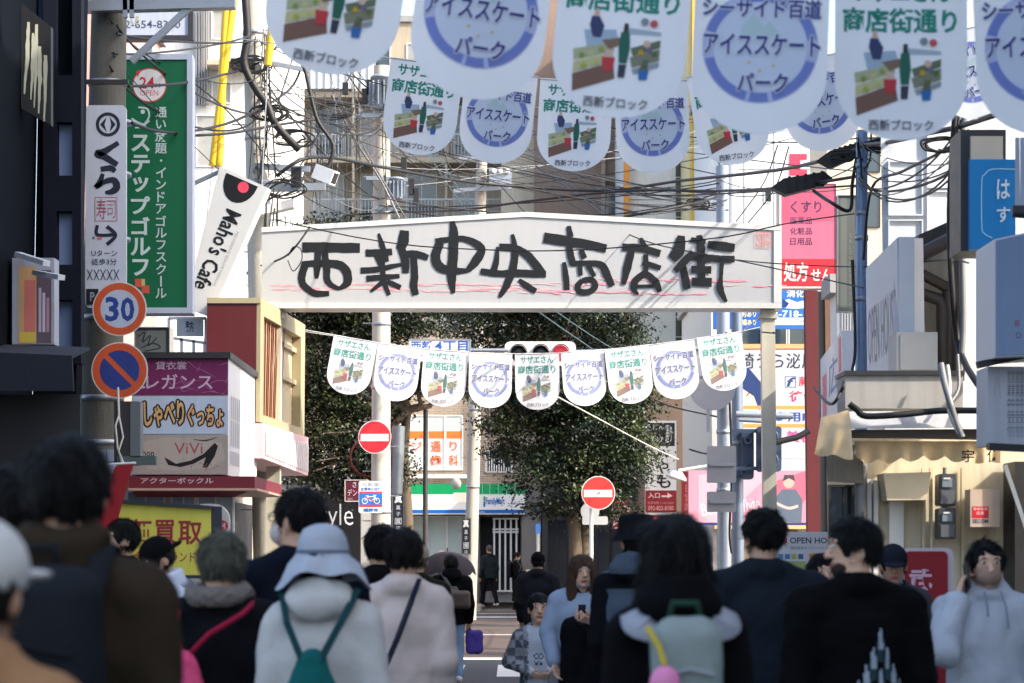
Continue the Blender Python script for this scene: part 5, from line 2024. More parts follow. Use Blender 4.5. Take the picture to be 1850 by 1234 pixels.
shade_conc = M('shaded_concrete', (92, 92, 86), .85, noise=.2, scale=2, bump=.3, bscale=30, streak=.4)  # concrete darkened for the left pole; its shade is in the colour
t = pole('utility_pole', 'thick shaded concrete pole on the left carrying the sushi sign and round road signs', 176, -120, 200, 26.6, .27, .19, shade_conc, 'utility pole', bands=(152, 575, 720, 800))
p = Py(26.3)
b = MB().mat(steel)
b.bar(p(120, 14), p(425, 6), .17, .12)
b.build('crossarm', None, t)
MB().mat(steel).bar(p(238, 112, .02), p(345, 12, .02), .07).build('brace', None, t)
b = MB().mat(steel)
for x in (150, 228, 240):
    b.bar(p(x, -20, .06), p(x, 34, .06), .05)
b.build('clamp', None, t)
b = MB().mat(dark_m).bar(p(158, 152, .12), p(235, 152, .12), .05).bar(p(158, 148, .1), p(130, 160, .1), .04)
b.build('bracket', None, t)

t = pole('utility_pole', 'pale concrete pole with black cable bundles at the left end of the gate', 489, -80, 456, 33.6, .20, .15, conc_l, 'utility pole', bolts=1, bands=(60, 110, 250, 330, 370))
p = Py(33.4)
b = MB().mat(steel)
b.bar(p(452, 340), p(588, 338), .13, .1).bar(p(458, 300), p(560, 306), .08).bar(p(470, 110), p(560, 128), .06)
b.build('crossarm', None, t)
MB().mat(white_p).obox(p(500, 378, .1), (.25, 0, .06), (0, .12, 0), (0, 0, .06)).build('lamp', None, t)
b = MB().mat(black_r)
b.obox(p(536, 322, .05), (.07, 0, 0), (0, .07, 0), (0, 0, .14)).obox(p(440, 118, .1), (.16, 0, 0), (0, .1, 0), (0, 0, .06)).obox(p(624, 160, 0), (.04, 0, 0), (0, .05, 0), (0, 0, .08))
b.build('splice_case', None, t)
t = thing('security_camera', base(Py(33), 590, 335), 'white boxy camera housing pointing down right on the cable-covered pole', 'camera')
p = Py(33)
ax = Vector((.8, -.3, -.35)).normalized()
ay = ax.cross(Vector((0, 0, 1))).normalized()
az = ay.cross(ax)
c = p(588, 316)
MB().mat(M('camera_white', (220, 220, 220), .35, noise=.03)).obox(c, ax * .15, ay * .09, az * .1).build('housing', None, t)
MB().mat(dark_m).obox(c + ax * .152, ax * .004, ay * .07, az * .075).build('lens', None, t)
b = MB().mat(black_r).bar(c - ax * .1, p(568, 308), .07)
b.build('mount', None, t)

for (x0, y0, x1, y1, lab) in ((431, -60, 384, 300, 'yellow plastic guy-wire guard slanting left of the pale pole'), (412, -40, 396, 300, 'second yellow guard close beside the left slanting one'), (506, -60, 484, 118, 'short yellow guy-wire guard right of the pale pole')):
    b = MB().mat(M('yellow_plastic', (214, 172, 24), .45, noise=.1, scale=8))
    b.tube([P(x0, y0, 32.4), P((x0 + x1) / 2 - 2, (y0 + y1) / 2, 32.4), P(x1, y1, 32.4)], .055, 8)
    o = b.build('cable_guard')
    tag(o, lab, 'cable guard', 'yellow cable guards')
    k = MB().mat(steel).tube([P(x1, y1, 32.4), P(x1 - (x0 - x1) * .6, y1 + 260, 32.4)], .008, 5).build('guy_wire', None, o)

t = pole('utility_pole', 'sunlit concrete pole behind the gate bearing a no-entry disc and bicycle sign', 688, 120, 690, 44, .185, .15, conc_l, 'utility pole', bolts=1, bands=(385, 586, 700, 925))
p = Py(43.7)


def transformer(t, p, x, y0, y1, r, m):
    c0, c1 = p(x, y1), p(x, y0)
    h = c1.z - c0.z
    b = MB().mat(m)
    b.lathe(c0 + Vector((0, -.1, 0)), [(0, 0), (r * .9, 0), (r, .03), (r, h * .9), (r * 1.06, h * .9), (r * 1.06, h * .95), (r * .8, h), (0, h * 1.02)], 20)
    for k in range(14):
        a = 2 * math.pi * k / 14
        b.obox(c0 + Vector((math.cos(a) * (r + .02), -.1 + math.sin(a) * (r + .02), h * .45)), (math.cos(a) * .03, math.sin(a) * .03, 0), (-math.sin(a) * .006, math.cos(a) * .006, 0), (0, 0, h * .35))
    return b.build('transformer', None, t)


transformer(t, p, 690, 138, 200, .2, M('transformer_grey', (138, 148, 160), .4, .3, noise=.1))
transformer(t, p, 716, 322, 362, .13, M('transformer_grey', (138, 148, 160), .4, .3))
b = MB().mat(steel)
b.bar(p(640, 210), p(780, 205), .1, .08).bar(p(662, 322), p(736, 325), .09, .07).bar(p(676, 376), p(720, 378), .06)
b.build('crossarm', None, t)
b = MB().mat(black_r)
for (x, y) in ((668, 160), (660, 176), (744, 340), (752, 356), (730, 300)):
    b.obox(p(x, y, .1), (.05, 0, 0), (0, .05, 0), (0, 0, .14))
b.build('fuse_box', None, t)
b = MB().mat(M('insulator', (196, 190, 180), .3))
for x in (650, 680, 710, 740, 770):
    b.lathe(p(x, 204), [(0, 0), (.04, 0), (.05, .04), (.03, .06), (.05, .09), (.02, .14), (0, .14)], 10)
b.build('insulator', None, t)

t = pole('utility_pole', 'slender concrete pole in front of the convenience store', 848, 236, 872, 60, .17, .13, conc_l, 'utility pole', bolts=1, bands=(740, 880))
p = Py(59.7)
b = MB().mat(M('transformer_grey', (138, 148, 160), .4, .3)).obox(p(904, 320), (.28, 0, 0), (0, .2, 0), (0, 0, .2))
b.build('switch_box', None, t)
b = MB().mat(M('insulator', (196, 190, 180), .3))
for x in (892, 904, 916):
    b.lathe(p(x, 312, .22), [(0, 0), (.07, 0), (.07, .03), (.04, .05), (0, .05)], 12, (0, -1, 0))
b.build('insulator', None, t)
b = MB().mat(steel).bar(p(820, 345), p(925, 338), .1, .1).bar(p(830, 285), p(920, 290), .08)
b.build('crossarm', None, t)

t = pole('steel_pole', 'dark grey steel pole beside the bicycle sign', 706, 770, 720, 47.5, .14, .13, M('grey_steel', (104, 112, 120), .45, .4, noise=.15), 'pole', bands=(925,))
t = pole('lamp_post', 'thin black lamp post in front of the convenience store', 768, 740, 769, 50, .055, .05, dark_m, 'lamp post')
t = pole('steel_pole', 'galvanised signal pole right of the gate, nearer of two', 1308, 300, 1305, 38, .11, .10, M('signal_pole_grey', (134, 144, 158), .45, .35, noise=.12), 'pole', bands=(780, 838, 885))
tA = t
t = pole('steel_pole', 'darker signal pole just behind the nearer one', 1333, 540, 1331, 39.5, .10, .09, M('signal_pole_dark', (98, 110, 128), .45, .35, noise=.12), 'pole', bands=(800,))
t = pole('steel_pole', 'blue-grey bolted steel pole before the white fin sign', 1551, 236, 1557, 28, .075, .068, M('blue_steel', (118, 138, 166), .4, .35, noise=.12), 'pole', bands=(300, 385, 430, 540))
b = MB().mat(M('blue_steel', (118, 138, 166), .4, .35))
top, bot = P(1557, 236, 28), Vector((P(1551, 1006, 28).x, 28, 0))
for k in range(26):
    c = bot.lerp(top, .2 + k * .03)
    b.obox(c + Vector((0, -.075, 0)), (.008, 0, 0), (0, .008, 0), (0, 0, .014))
b.build('bolt', None, t)
t = pole('steel_pole', 'thin blue-tagged white post by the dark shop across the avenue', 972, 950, 972, 60, .04, .04, white_p, 'pole')
MB().mat(paint((60, 110, 180))).obox(P(972, 955, 59.9), (.06, 0, 0), (0, .01, 0), (0, 0, .12)).build('tag_plate', None, t)

# black vertical pawn-shop boards
for (x0, x1, y0, y1, d, lab) in ((708, 731, 892, 962, 47.2, 'black vertical pawn shop board on the dark grey steel pole'), (833, 851, 936, 1002, 59.6, 'black vertical pawn shop board on the slender concrete pole')):
    p = Py(d)
    t = board('pole_sign', lab, 'sign', p, x0, y0, x1, y1, .04, (24, 28, 36))
    L = Print(p)
    L.frame(x0 + 1, y0 + 1, x1 - 1, y1 - 1, .6, (130, 136, 144))
    w = x1 - x0
    cx = (x0 + x1) / 2
    L.text('真', cx - w * .3, y0 + 3, cx + w * .3, y0 + 17, (196, 200, 204), .02).text('真', cx - w * .17, y0 + 21, cx + w * .17, y0 + 29, (170, 176, 184), .01).text('子', cx - w * .17, y0 + 33, cx + w * .17, y0 + 40, (170, 176, 184), .01)
    L.frame(cx - w * .26, y0 + 44, cx + w * .26, y0 + 55, .8, (170, 176, 184)).text('質', cx - w * .2, y0 + 45.5, cx + w * .2, y0 + 54, (170, 176, 184), .01).text('店', cx - w * .17, y0 + 58, cx + w * .17, y0 + 65, (150, 156, 164), .01)
    L.build('lettering', t)
p = Py(59.5)
t = thing('street_mirror', base(p, 825, 905), 'pale back of a round traffic mirror on the slender concrete pole', 'mirror')
b = MB().mat(offw_p).lathe(p(825, 874), [(0, -.02), (.12, 0), (.14, .03), (.14, .05), (0, .05)], 28, (-.5, -1, 0))
b.build('shell', None, t)
slab('plate', p, rectpts(819, 890, 842, 906), .03, offw_p, t)

# signals and sign backs on the right poles
sg = M('signal_navy', (58, 72, 96), .45, .2, noise=.15)
sgl = M('sign_back', (176, 178, 180), .5)
p = Py(37.6)
t = thing('round_sign', base(p, 1285, 735), 'large grey back of a round road sign left of the signal poles', 'road sign')
MB().mat(M('sign_back_shade', (140, 142, 148), .5, .2)).lathe(p(1287, 700), [(0, 0), (.36, 0), (.36, .02), (0, .02)], 36, (0, 1, 0), None, False).build('plate', None, t)
b = MB().mat(steel).bar(p(1279, 640, -.04), p(1280, 780, -.04), .05)
b.build('bar', None, t)
slab('upper_plate', p, rr(1255, 640, 1312, 680, 3), .015, M('sign_back_shade', (140, 142, 148), .5), t, .03)
for (x0, y0, x1, y1, lab) in ((1254, 806, 1330, 872, 'grey back of a square road sign on the nearer signal pole'), (1256, 888, 1328, 925, 'lower grey signal housing back on the nearer signal pole')):
    t = thing('sign_back', base(p, 1290, y1), lab, 'road sign')
    slab('plate', p, rr(1278, y0, 1330, y1, 3), .12, M('sign_back_shade', (140, 142, 148), .5), t)
    b = MB().mat(steel).bar(p(1282, (y0 + y1) / 2, .02), p(1326, (y0 + y1) / 2, .02), .05)
    b.build('strap', None, t)
for (x0, y0, x1, y1, d, lab) in ((1340, 776, 1362, 866, 39.2, 'narrow navy signal head with amber lenses behind the gate post'), (1368, 770, 1412, 852, 39, 'navy signal head right of the gate post, seen from behind')):
    p = Py(d)
    t = thing('traffic_light', base(p, (x0 + x1) / 2, y1), lab, 'traffic light')
    slab('housing', p, rr(x0, y0, x1, y1, 6), .2, sg, t)
    b = MB().mat(sg)
    for y in (y0 + 20, y1 - 20):
        b.lathe(p((x0 + x1) / 2, y), [(0, 0), ((x1 - x0) / 2 / 112 * .7, 0), ((x1 - x0) / 2 / 112 * .7, .1), ((x1 - x0) / 2 / 112 * .6, .1), (0, .02)], 20, (0, -1, 0))
    b.build('visor', None, t)
    b = MB().mat(sg).bar(p(x0, y0 + 8, -.1), p(1320, y0 + 8, -.1), .06).bar(p(x0, y1 - 6, -.1), p(1320, y1 - 6, -.1), .06)
    b.build('arm', None, t)
p = Py(38.8)
t = thing('steel_bracket', base(p, 1400, 756), 'pair of grey horizontal signal arms crossing behind the gate post', 'bracket')
b = MB().mat(M('signal_pole_grey', (134, 144, 158), .45, .35)).tube([p(1330, 748), p(1432, 752)], .05, 8).tube([p(1335, 758), p(1400, 762)], .035, 8)
b.build('tube', None, t)
b = MB().mat(black_r).tube([p(1398, 800), p(1440, 790), p(1462, 778)], .05, 8)
b.build('cable_sleeve', None, t)
t = thing('street_lamp', base(Py(50), 1228, 865), 'white shaded lamp head hanging right of the brush-lettered sign', 'street lamp')
p = Py(50)
b = MB().mat(white_p)
b.lathe(p(1222, 862), [(0, .12), (.1, .12), (.2, .02), (.22, -.03), (.16, -.05), (0, -.05)], 20, Vector((.25, 0, 1)))
b.build('lamp_shade', None, t)
MB().mat(white_p).tube([p(1226, 850), p(1250, 846), p(1290, 840)], .03, 8).build('arm', None, t)

# ================================================================== overhead cables
random.seed(21)
blackc = M('cable_black', (12, 12, 13), .6, noise=.2)
greyc = M('cable_grey', (110, 112, 114), .5, .1, noise=.1)
dgreyc = M('cable_dark_grey', (36, 37, 40), .6, noise=.15)
whitec = M('cable_white', (190, 188, 180), .5)
tealc = M('cable_teal', (52, 84, 92), .5)


def cable(pts, r, m, label, group, sag=0.0, n=18, name='overhead_cable'):
    """pts: (px, py, d) measured points; smooth run through them, with an extra sag in metres"""
    W = [P(*q) for q in pts]
    out = []
    for i in range(len(W) - 1):
        p0, p1, p2, p3 = W[max(0, i - 1)], W[i], W[i + 1], W[min(len(W) - 1, i + 2)]
        k = max(3, n // (len(W) - 1))
        for j in range(k):
            u = j / k
            out.append(0.5 * (2 * p1 + (p2 - p0) * u + (2 * p0 - 5 * p1 + 4 * p2 - p3) * u * u + (3 * p1 - p0 - 3 * p2 + p3) * u ** 3))
    out.append(W[-1])
    N_ = len(out) - 1
    out = [q - Vector((0, 0, sag * 4 * (i / N_) * (1 - i / N_))) for i, q in enumerate(out)]
    o = MB().mat(m).tube(out, r, 6).build(name, m, fix=False)
    return tag(o, label, 'cable', group)


MAIN = [
    ([(598, 170, 40), (640, 250, 42), (690, 330, 43), (722, 396, 43)], .02, 'grey stranded cable slanting steeply left of the transformer pole'),
    ([(612, 176, 40), (660, 270, 42), (735, 398, 43)], .014, 'grey twin of the steep stranded cable'),
    ([(770, 268, 50), (800, 320, 48), (852, 394, 46)], .010, 'teal cable slanting down to the gate roof'),
    ([(784, 268, 50), (822, 330, 48), (870, 394, 46)], .009, 'second teal cable slanting down to the gate roof'),
    ([(800, 262, 50), (812, 300, 50), (842, 326, 50), (866, 300, 50)], .012, 'black loop hanging left of the store pole'),
    ([(905, 336, 55), (935, 370, 50), (962, 396, 48)], .014, 'black cable below the grey switch box'),
    ([(946, 262, 52), (1010, 316, 46), (1104, 392, 40)], .014, 'long black diagonal across the brown block'),
    ([(1270, 200, 46), (1290, 270, 40), (1320, 350, 38)], .012, 'black cable dropping to the signal pole head'),
    ([(1405, 262, 34), (1380, 330, 36), (1330, 400, 38)], .01, 'black diagonal above the gate seal'),
    ([(1425, 265, 33), (1400, 340, 35), (1352, 402, 37)], .01, 'second black diagonal above the gate seal'),
    ([(455, 380, 33), (520, 330, 33), (590, 220, 36), (640, 120, 40)], .012, 'black diagonal climbing right from the pale pole'),
    ([(350, 150, 30), (420, 210, 32), (520, 330, 33)], .01, 'thin black diagonal behind the tilted cafe sign top'),
    ([(440, -40, 33), (447, 60, 33), (441, 115, 33), (462, 160, 33), (483, 190, 33), (498, 225, 33), (540, 270, 33.2)], .06, 'heavy black cable bundle snaking down beside the pale pole'),
    ([(512, 20, 33), (540, 100, 33), (552, 130, 33), (562, 175, 33), (575, 220, 33), (602, 262, 33), (594, 300, 33)], .03, 'black cable dropping to the white camera housing'),
    ([(232, 156, 26), (330, 150, 28), (430, 128, 33), (470, 112, 33)], .018, 'black cable from the thick pole to the splice beside the yellow guards'),
    ([(238, 222, 26), (280, 236, 27), (340, 238, 29), (430, 216, 32), (520, 165, 34), (545, 120, 34)], .018, 'slack black cable looping in front of the green sign'),
    ([(350, 245, 30), (420, 240, 31), (500, 226, 33), (568, 216, 34)], .02, 'short black cable right of the green sign'),
    ([(500, 318, 33), (545, 288, 33), (600, 285, 34), (680, 300, 36), (800, 322, 40), (900, 334, 42), (1090, 345, 42), (1225, 327, 40), (1400, 308, 34), (1500, 286, 29), (1552, 268, 28)], .026, 'longest thick black cable sweeping above the gate to the blue-grey pole'),
    ([(620, 390, 44), (700, 384, 44), (830, 380, 40), (950, 364, 38), (1130, 345, 36), (1300, 345, 34), (1420, 338, 30), (1552, 318, 28)], .02, 'second thick black cable just over the gate top'),
    ([(900, 334, 50), (960, 342, 46), (1100, 372, 42), (1160, 388, 40)], .018, 'black cable running down to the gate roof'),
    ([(968, 300, 46), (1020, 336, 44), (1092, 390, 40)], .018, 'slanting black cable before the brown block'),
    ([(1030, 312, 46), (1092, 346, 42), (1160, 352, 38), (1260, 352, 36), (1552, 335, 28)], .014, 'thin black cable fanning toward the blue-grey pole'),
    ([(1126, 392, 34), (1200, 378, 34), (1270, 364, 35), (1305, 350, 38)], .02, 'black cable rising from the gate top to the signal pole'),
    ([(500, 398, 31.4), (640, 428, 31.2), (760, 445, 31), (900, 452, 30.8), (1000, 453, 30.5), (1120, 447, 30.3), (1310, 428, 30), (1420, 404, 29.6), (1552, 385, 28)], .009, 'fine cable crossing the face of the gate'),
    ([(1300, 466, 31), (1400, 476, 30), (1560, 482, 28), (1700, 470, 22), (1750, 475, 20)], .008, 'fine cable from the gate seal toward the dark pillar'),
    ([(980, 340, 36), (1090, 400, 33), (1180, 440, 31.2), (1330, 470, 29), (1560, 520, 25)], .008, 'fine cable slanting over the right half of the gate'),
    ([(472, 480, 33), (520, 460, 31.4), (560, 410, 31.4)], .014, 'loose black cable curling over the left end of the gate'),
    ([(520, 470, 31.3), (530, 490, 31.3), (545, 470, 31.3), (543, 450, 31.3), (530, 446, 31.3), (521, 462, 31.3)], .008, 'loop of spare wire on the left end of the gate'),
    ([(1552, 262, 28), (1600, 258, 26), (1680, 240, 22), (1735, 228, 21), (1850, 190, 18)], .025, 'black cable bundle from the blue-grey pole to the right row'),
    ([(1560, 470, 27.5), (1575, 340, 27), (1630, 310, 24), (1690, 280, 21.5), (1735, 255, 21)], .016, 'black cable looping below the bundle at right'),
    ([(1728, 180, 21), (1722, 260, 21), (1716, 380, 21), (1720, 520, 21), (1736, 640, 21), (1790, 726, 20)], .03, 'thick black cable hanging down the cream house corner'),
    ([(1748, 190, 21), (1734, 280, 21), (1738, 460, 21), (1740, 600, 21), (1730, 700, 21)], .03, 'grey conduit running down the cream house corner'),
    ([(1552, 260, 28), (1540, 330, 28), (1535, 380, 28), (1500, 365, 28), (1470, 345, 29)], .022, 'drooping black cable under the splice box'),
    ([(530, 596, 35.5), (603, 607, 35.5)], .006, 'white cord end tied above the red bay'),
    ([(1338, 601, 35.5), (1390, 560, 32)], .006, 'white cord end tied to the gate post'),
    ([(1005, 716, 37), (1080, 756, 42), (1170, 804, 48), (1226, 830, 50)], .012, 'pale wire slanting down before the dark tree'),
    ([(968, 560, 40), (1040, 610, 44), (1150, 680, 50), (1250, 702, 52)], .011, 'teal wire descending to the yellow column'),
    ([(1000, 560, 40), (1090, 620, 44), (1180, 668, 50), (1250, 690, 52)], .010, 'second teal wire descending to the yellow column'),
    ([(1140, 690, 44), (1200, 730, 48), (1310, 756, 38)], .016, 'dark wire reaching the signal pole'),
    ([(1312, 600, 37.8), (1318, 720, 37.8), (1322, 850, 37.8), (1318, 960, 37.8), (1322, 1000, 37.8)], .02, 'black wire taped down the nearer signal pole'),
    ([(1246, 812, 50), (1280, 820, 48), (1320, 808, 39)], .02, 'slack dark wire under the round sign back'),
    ([(1540, 470, 27.9), (1545, 620, 27.8), (1540, 668, 27.6)], .02, 'black wire running down the blue-grey pole'),
    ([(1396, 600, 31.9), (1400, 602, 31.9), (1376, 600, 31.9)], .01, 'wire band round the gate post'),
    ([(1700, 658, 20.3), (1706, 690, 20.2), (1716, 726, 20.1), (1726, 760, 20.1), (1738, 790, 20.1)], .03, 'grey taped flex hanging over the pale eave'),
    ([(1712, 660, 20.3), (1716, 700, 20.2), (1714, 740, 20.1), (1732, 784, 20.1)], .016, 'white flex twisted beside the taped one'),
    ([(1730, 640, 20.4), (1732, 700, 20.3), (1718, 726, 20.2)], .014, 'thin grey flex looping behind the taped one'),
    ([(1534, 730, 20.2), (1548, 740, 20.2), (1566, 752, 20.2), (1640, 748, 20.2), (1700, 742, 20.2), (1790, 742, 20)], .03, 'black hose lying along the pale eave'),
    ([(1470, 700, 26), (1500, 730, 21), (1520, 706, 20.5), (1525, 690, 20.5)], .014, 'black cable from the red column to the fascia'),
]
for (pts, r, lab) in MAIN:
    m = whitec if lab.split()[0] in ('white', 'pale') else tealc if 'teal' in lab else greyc if 'grey' in lab.split()[:2] else blackc
    cable(pts, r, m, lab, 'named overhead and hanging cables', n=24)
# the tangle: spans between pole heads, several per pair
NODES = {'thick pole': (205, (30, 160), 26.3), 'pale pole': (465, (60, 370), 33.3), 'transformer pole': (692, (140, 378), 43.8), 'store pole': (872, (240, 350), 59.6),
         'signal pole': (1305, (302, 380), 37.9), 'blue-grey pole': (1556, (240, 345), 27.9), 'cream house': (1738, (215, 300), 21), 'upper left': (560, (-60, 20), 46), 'upper right': (1500, (150, 240), 52), 'flats': (640, (150, 250), 100)}
PAIRS = [('thick pole', 'pale pole', 6), ('pale pole', 'transformer pole', 13), ('transformer pole', 'store pole', 10), ('store pole', 'signal pole', 8), ('transformer pole', 'signal pole', 8), ('signal pole', 'blue-grey pole', 2), ('blue-grey pole', 'cream house', 8), ('pale pole', 'signal pole', 3), ('upper left', 'transformer pole', 5), ('pale pole', 'flats', 8), ('store pole', 'upper right', 5), ('upper left', 'pale pole', 4), ('pale pole', 'blue-grey pole', 2), ('transformer pole', 'upper right', 4)]
for (a, c, n) in PAIRS:
    for k in range(n):
        A_, C_ = NODES[a], NODES[c]
        p0 = (A_[0] + random.uniform(-10, 10), random.uniform(*A_[1]), A_[2])
        p1 = (C_[0] + random.uniform(-10, 10), random.uniform(*C_[1]), C_[2])
        m = random.choice((blackc, blackc, blackc, blackc, dgreyc, dgreyc, blackc, greyc))
        cable([p0, p1], random.choice((.006, .008, .01, .014)), m, 'one of the thin cables strung between the %s and the %s' % (a, c), 'thin cables from %s to %s' % (a, c), sag=random.uniform(.05, .5), n=14)
# loose vertical drops and coils on the pale pole and blue-grey pole
for (cx, y0, y1, d, n, wh, sp) in ((500, 350, 560, 32.8, 9, 'pale pole over the gate end', 22), (470, 60, 360, 33.3, 8, 'pale pole shaft', 16), (640, 130, 380, 43.4, 8, 'transformer pole', 60), (1558, 240, 330, 27.7, 5, 'blue-grey pole head', 16), (1735, 200, 420, 20.9, 4, 'cream house corner', 16), (560, 170, 380, 38, 7, 'camera arm', 30)):
    for k in range(n):
        x = cx + random.uniform(-sp, sp)
        x2 = x + random.uniform(-18, 18)
        cable([(x, y0 + random.uniform(-10, 40), d), ((x + x2) / 2 + random.uniform(-8, 8), (y0 + y1) / 2, d), (x2, y1 + random.uniform(-60, 10), d)], random.choice((.007, .009, .012)), random.choice((blackc, blackc, blackc, dgreyc, greyc)), 'one of the loose wires dropping along the ' + wh, 'loose wires on the ' + wh, n=12, name='hanging_wire')
for (cx, cy, d, r, n, wh) in ((1590, 262, 27.6, 18, 6, 'right of the blue-grey pole head'), (1700, 262, 21, 22, 6, 'at the cream house corner'), (1262, 368, 37.6, 16, 4, 'left of the signal pole'), (1520, 282, 27.8, 16, 4, 'left of the blue-grey pole head'), (600, 200, 40, 26, 5, 'above the camera'), (530, 250, 34, 24, 5, 'beside the pale pole'), (452, 118, 33, 28, 6, 'at the splice beside the yellow guards'), (486, 205, 33, 24, 6, 'halfway down the black bundle'), (512, 342, 32.9, 26, 5, 'on the crossarm by the camera')):
    for k in range(n):
        a0 = random.uniform(0, 6)
        pts = []
        rr_ = r * random.uniform(.5, 1.1)
        for j in range(8):
            a = a0 + j * .75
            pts.append((cx + rr_ * 1.5 * math.cos(a) + random.uniform(-4, 4), cy + rr_ * .6 * math.sin(a) + random.uniform(-3, 3), d))
        cable(pts, random.choice((.009, .012, .016)), blackc, 'one of the tangled cable coils ' + wh, 'cable coils ' + wh, n=28, name='cable_coil')
for (x0, x1, y, d, lab, sl) in ((1416, 1490, 334, 29, 'black finned splice box on the cable left of the blue-grey pole', -12), (1500, 1548, 284, 28.4, 'smaller black splice box beside the blue-grey pole head', -14)):
    p = Py(d)
    t = thing('splice_box', p(x0, y + 15), lab, 'splice box')
    b = MB().mat(black_r)
    pts = [(x0 - 22, y + 4), (x0, y - 12), (x1, y - 12 + sl), (x1 + 14, y + sl), (x1, y + 12 + sl), (x0 + 4, y + 18)]
    b.poly([p(*q) for q in pts], (0, .2, 0))
    b.build('case', None, t)
    b = MB().mat(blackc)
    for k in range(5):
        u = (k + .5) / 5
        x = x0 + (x1 - x0) * u
        b.poly([p(x, y - 14 + sl * u, .02), p(x + 5, y - 14 + sl * u, .02), p(x + 5, y + 14 + sl * u, .02), p(x, y + 14 + sl * u, .02)], (0, .02, 0))
    b.build('rib', None, t)

# ================================================================== trees
leafA = M('leaf_dark', (14, 26, 18), .42, noise=.35, scale=1.2, trans=.2, spec=.4)
leafB = M('leaf_mid', (42, 60, 32), .4, noise=.3, scale=1.5, trans=.25, spec=.4)
leafC = M('leaf_olive', (84, 94, 54), .4, noise=.3, scale=2, trans=.3)
bark = M('bark', (86, 76, 62), .9, noise=.3, scale=6, bump=.6, bscale=25, stretch=(4, 4, 1))


def crown_mesh(blobs, d, dr, n, seed, parent, size=.092):
    rng = np.random.default_rng(seed)
    ctr, per = [], []
    area = np.array([b[2] * b[3] for b in blobs], float)
    area /= area.sum()
    for (x, y, rx, ry), a in zip(blobs, area):
        c = P(x, y, d)
        k = d / F
        m = max(12, int(n * a / 66))
        u = rng.normal(size=(m, 3))
        u /= np.linalg.norm(u, axis=1)[:, None]
        u *= rng.uniform(.25, 1.0, (m, 1)) ** .5
        ctr.append(np.array(c) + u * np.array((rx * k, dr * min(1, rx / 80), ry * k)))
    ctr = np.concatenate(ctr)
    m = len(ctr)
    per = 200
    cl = np.repeat(ctr, per, 0)
    off = rng.normal(size=(m * per, 3)) * np.array((.26, .26, .12))
    pos = cl + off
    out = off / np.maximum(np.linalg.norm(off, axis=1)[:, None], 1e-6)
    nrm = out * .5 + rng.normal(size=pos.shape) * .55 + np.array((0, 0, .55))
    nrm /= np.linalg.norm(nrm, axis=1)[:, None]
    t = rng.normal(size=pos.shape)
    t -= nrm * (t * nrm).sum(1)[:, None]
    t /= np.linalg.norm(t, axis=1)[:, None]
    s = np.cross(nrm, t)
    L_ = size * rng.uniform(.6, 1.25, (len(pos), 1))
    W_ = L_ * .26
    v = np.stack([pos - t * L_ * .5, pos + s * W_ - t * L_ * .05, pos + t * L_ * .5 - nrm * L_ * .12, pos - s * W_ - t * L_ * .05], 1).reshape(-1, 3)
    o0 = np.array(P(blobs[0][0], blobs[0][1], d))
    me = bpy.data.meshes.new('crown')
    f = np.arange(len(v)).reshape(-1, 4)
    me.from_pydata((v - o0).tolist(), [], f.tolist())
    for mm in (leafA, leafB, leafC):
        me.materials.append(mm)
    tone = np.repeat(rng.choice(3, m, p=(.62, .30, .08)), per)
    mix = rng.random(len(tone)) < .25
    tone = np.where(mix, rng.choice(3, len(tone), p=(.55, .33, .12)), tone)
    me.polygons.foreach_set('material_index', tone.astype(np.int32))
    o = bpy.data.objects.new('crown', me)
    COL.objects.link(o)
    o.parent = parent
    o.location = Vector(o0) - Vector(parent.location)
    return ctr


def tree(label, d, base_x, trunk, blobs, n, seed, dr=1.3, r0=.2):
    g0 = Vector((P(base_x, 1006, d).x, d, 0))
    t = thing('tree', g0, label, 'tree')
    b = MB().mat(bark)
    for path, r in trunk:
        pts = [P(x, y, d + dd) for x, y, dd in path]
        b.tube(pts, [r * (1 - .65 * i / (len(pts) - 1)) for i in range(len(pts))], 10)
    rng = random.Random(seed)
    top = P(*trunk[0][0][-1][:2], d)
    for (x, y, rx, ry) in blobs:
        c = P(x, y, d + rng.uniform(-.6, .6))
        mid = top.lerp(c, .5) + Vector((rng.uniform(-.3, .3), 0, -.25))
        b.tube([top, mid, c], [r0 * .45, r0 * .28, r0 * .06], 7)
        for k in range(5):
            e = c + Vector((rng.uniform(-1, 1) * rx * d / F, rng.uniform(-1, 1) * dr * .7, rng.uniform(-.6, .9) * ry * d / F))
            b.tube([mid.lerp(c, rng.uniform(.2, .9)), (mid + e) / 2, e], [r0 * .16, r0 * .09, .008], 5)
    b.build('trunk', bark, t, fix=False)
    crown_mesh(blobs, d, dr, n, seed, t)
    return t


tree('dark leafy street tree left of centre behind the red bay', 50, 738, [([(738, 1120, 0), (736, 950, 0), (730, 820, 0), (738, 740, 0)], .17)],
     [(610, 650, 105, 85), (565, 750, 50, 85), (600, 480, 110, 95), (700, 540, 130, 90), (560, 590, 55, 60), (655, 770, 70, 62), (745, 676, 58, 36), (812, 684, 55, 28), (640, 850, 66, 46), (690, 850, 30, 40), (555, 850, 40, 36)], 26000, 4)
tree('big dark camphor tree right of centre with two stems', 54, 1040, [([(1040, 1130, 0), (1040, 1000, 0), (1036, 900, 0), (1030, 800, 0)], .2), ([(1056, 1130, .2), (1056, 980, .2), (1062, 880, .2), (1076, 800, 0)], .15)],
     [(930, 580, 130, 60), (1040, 560, 130, 55), (1000, 700, 140, 90), (908, 790, 36, 38), (1060, 770, 110, 100), (1010, 870, 95, 58), (1110, 620, 55, 40), (1120, 830, 60, 66), (1075, 900, 66, 46), (880, 690, 50, 40), (960, 500, 150, 70), (1140, 720, 46, 50)], 32000, 9, dr=1.6)
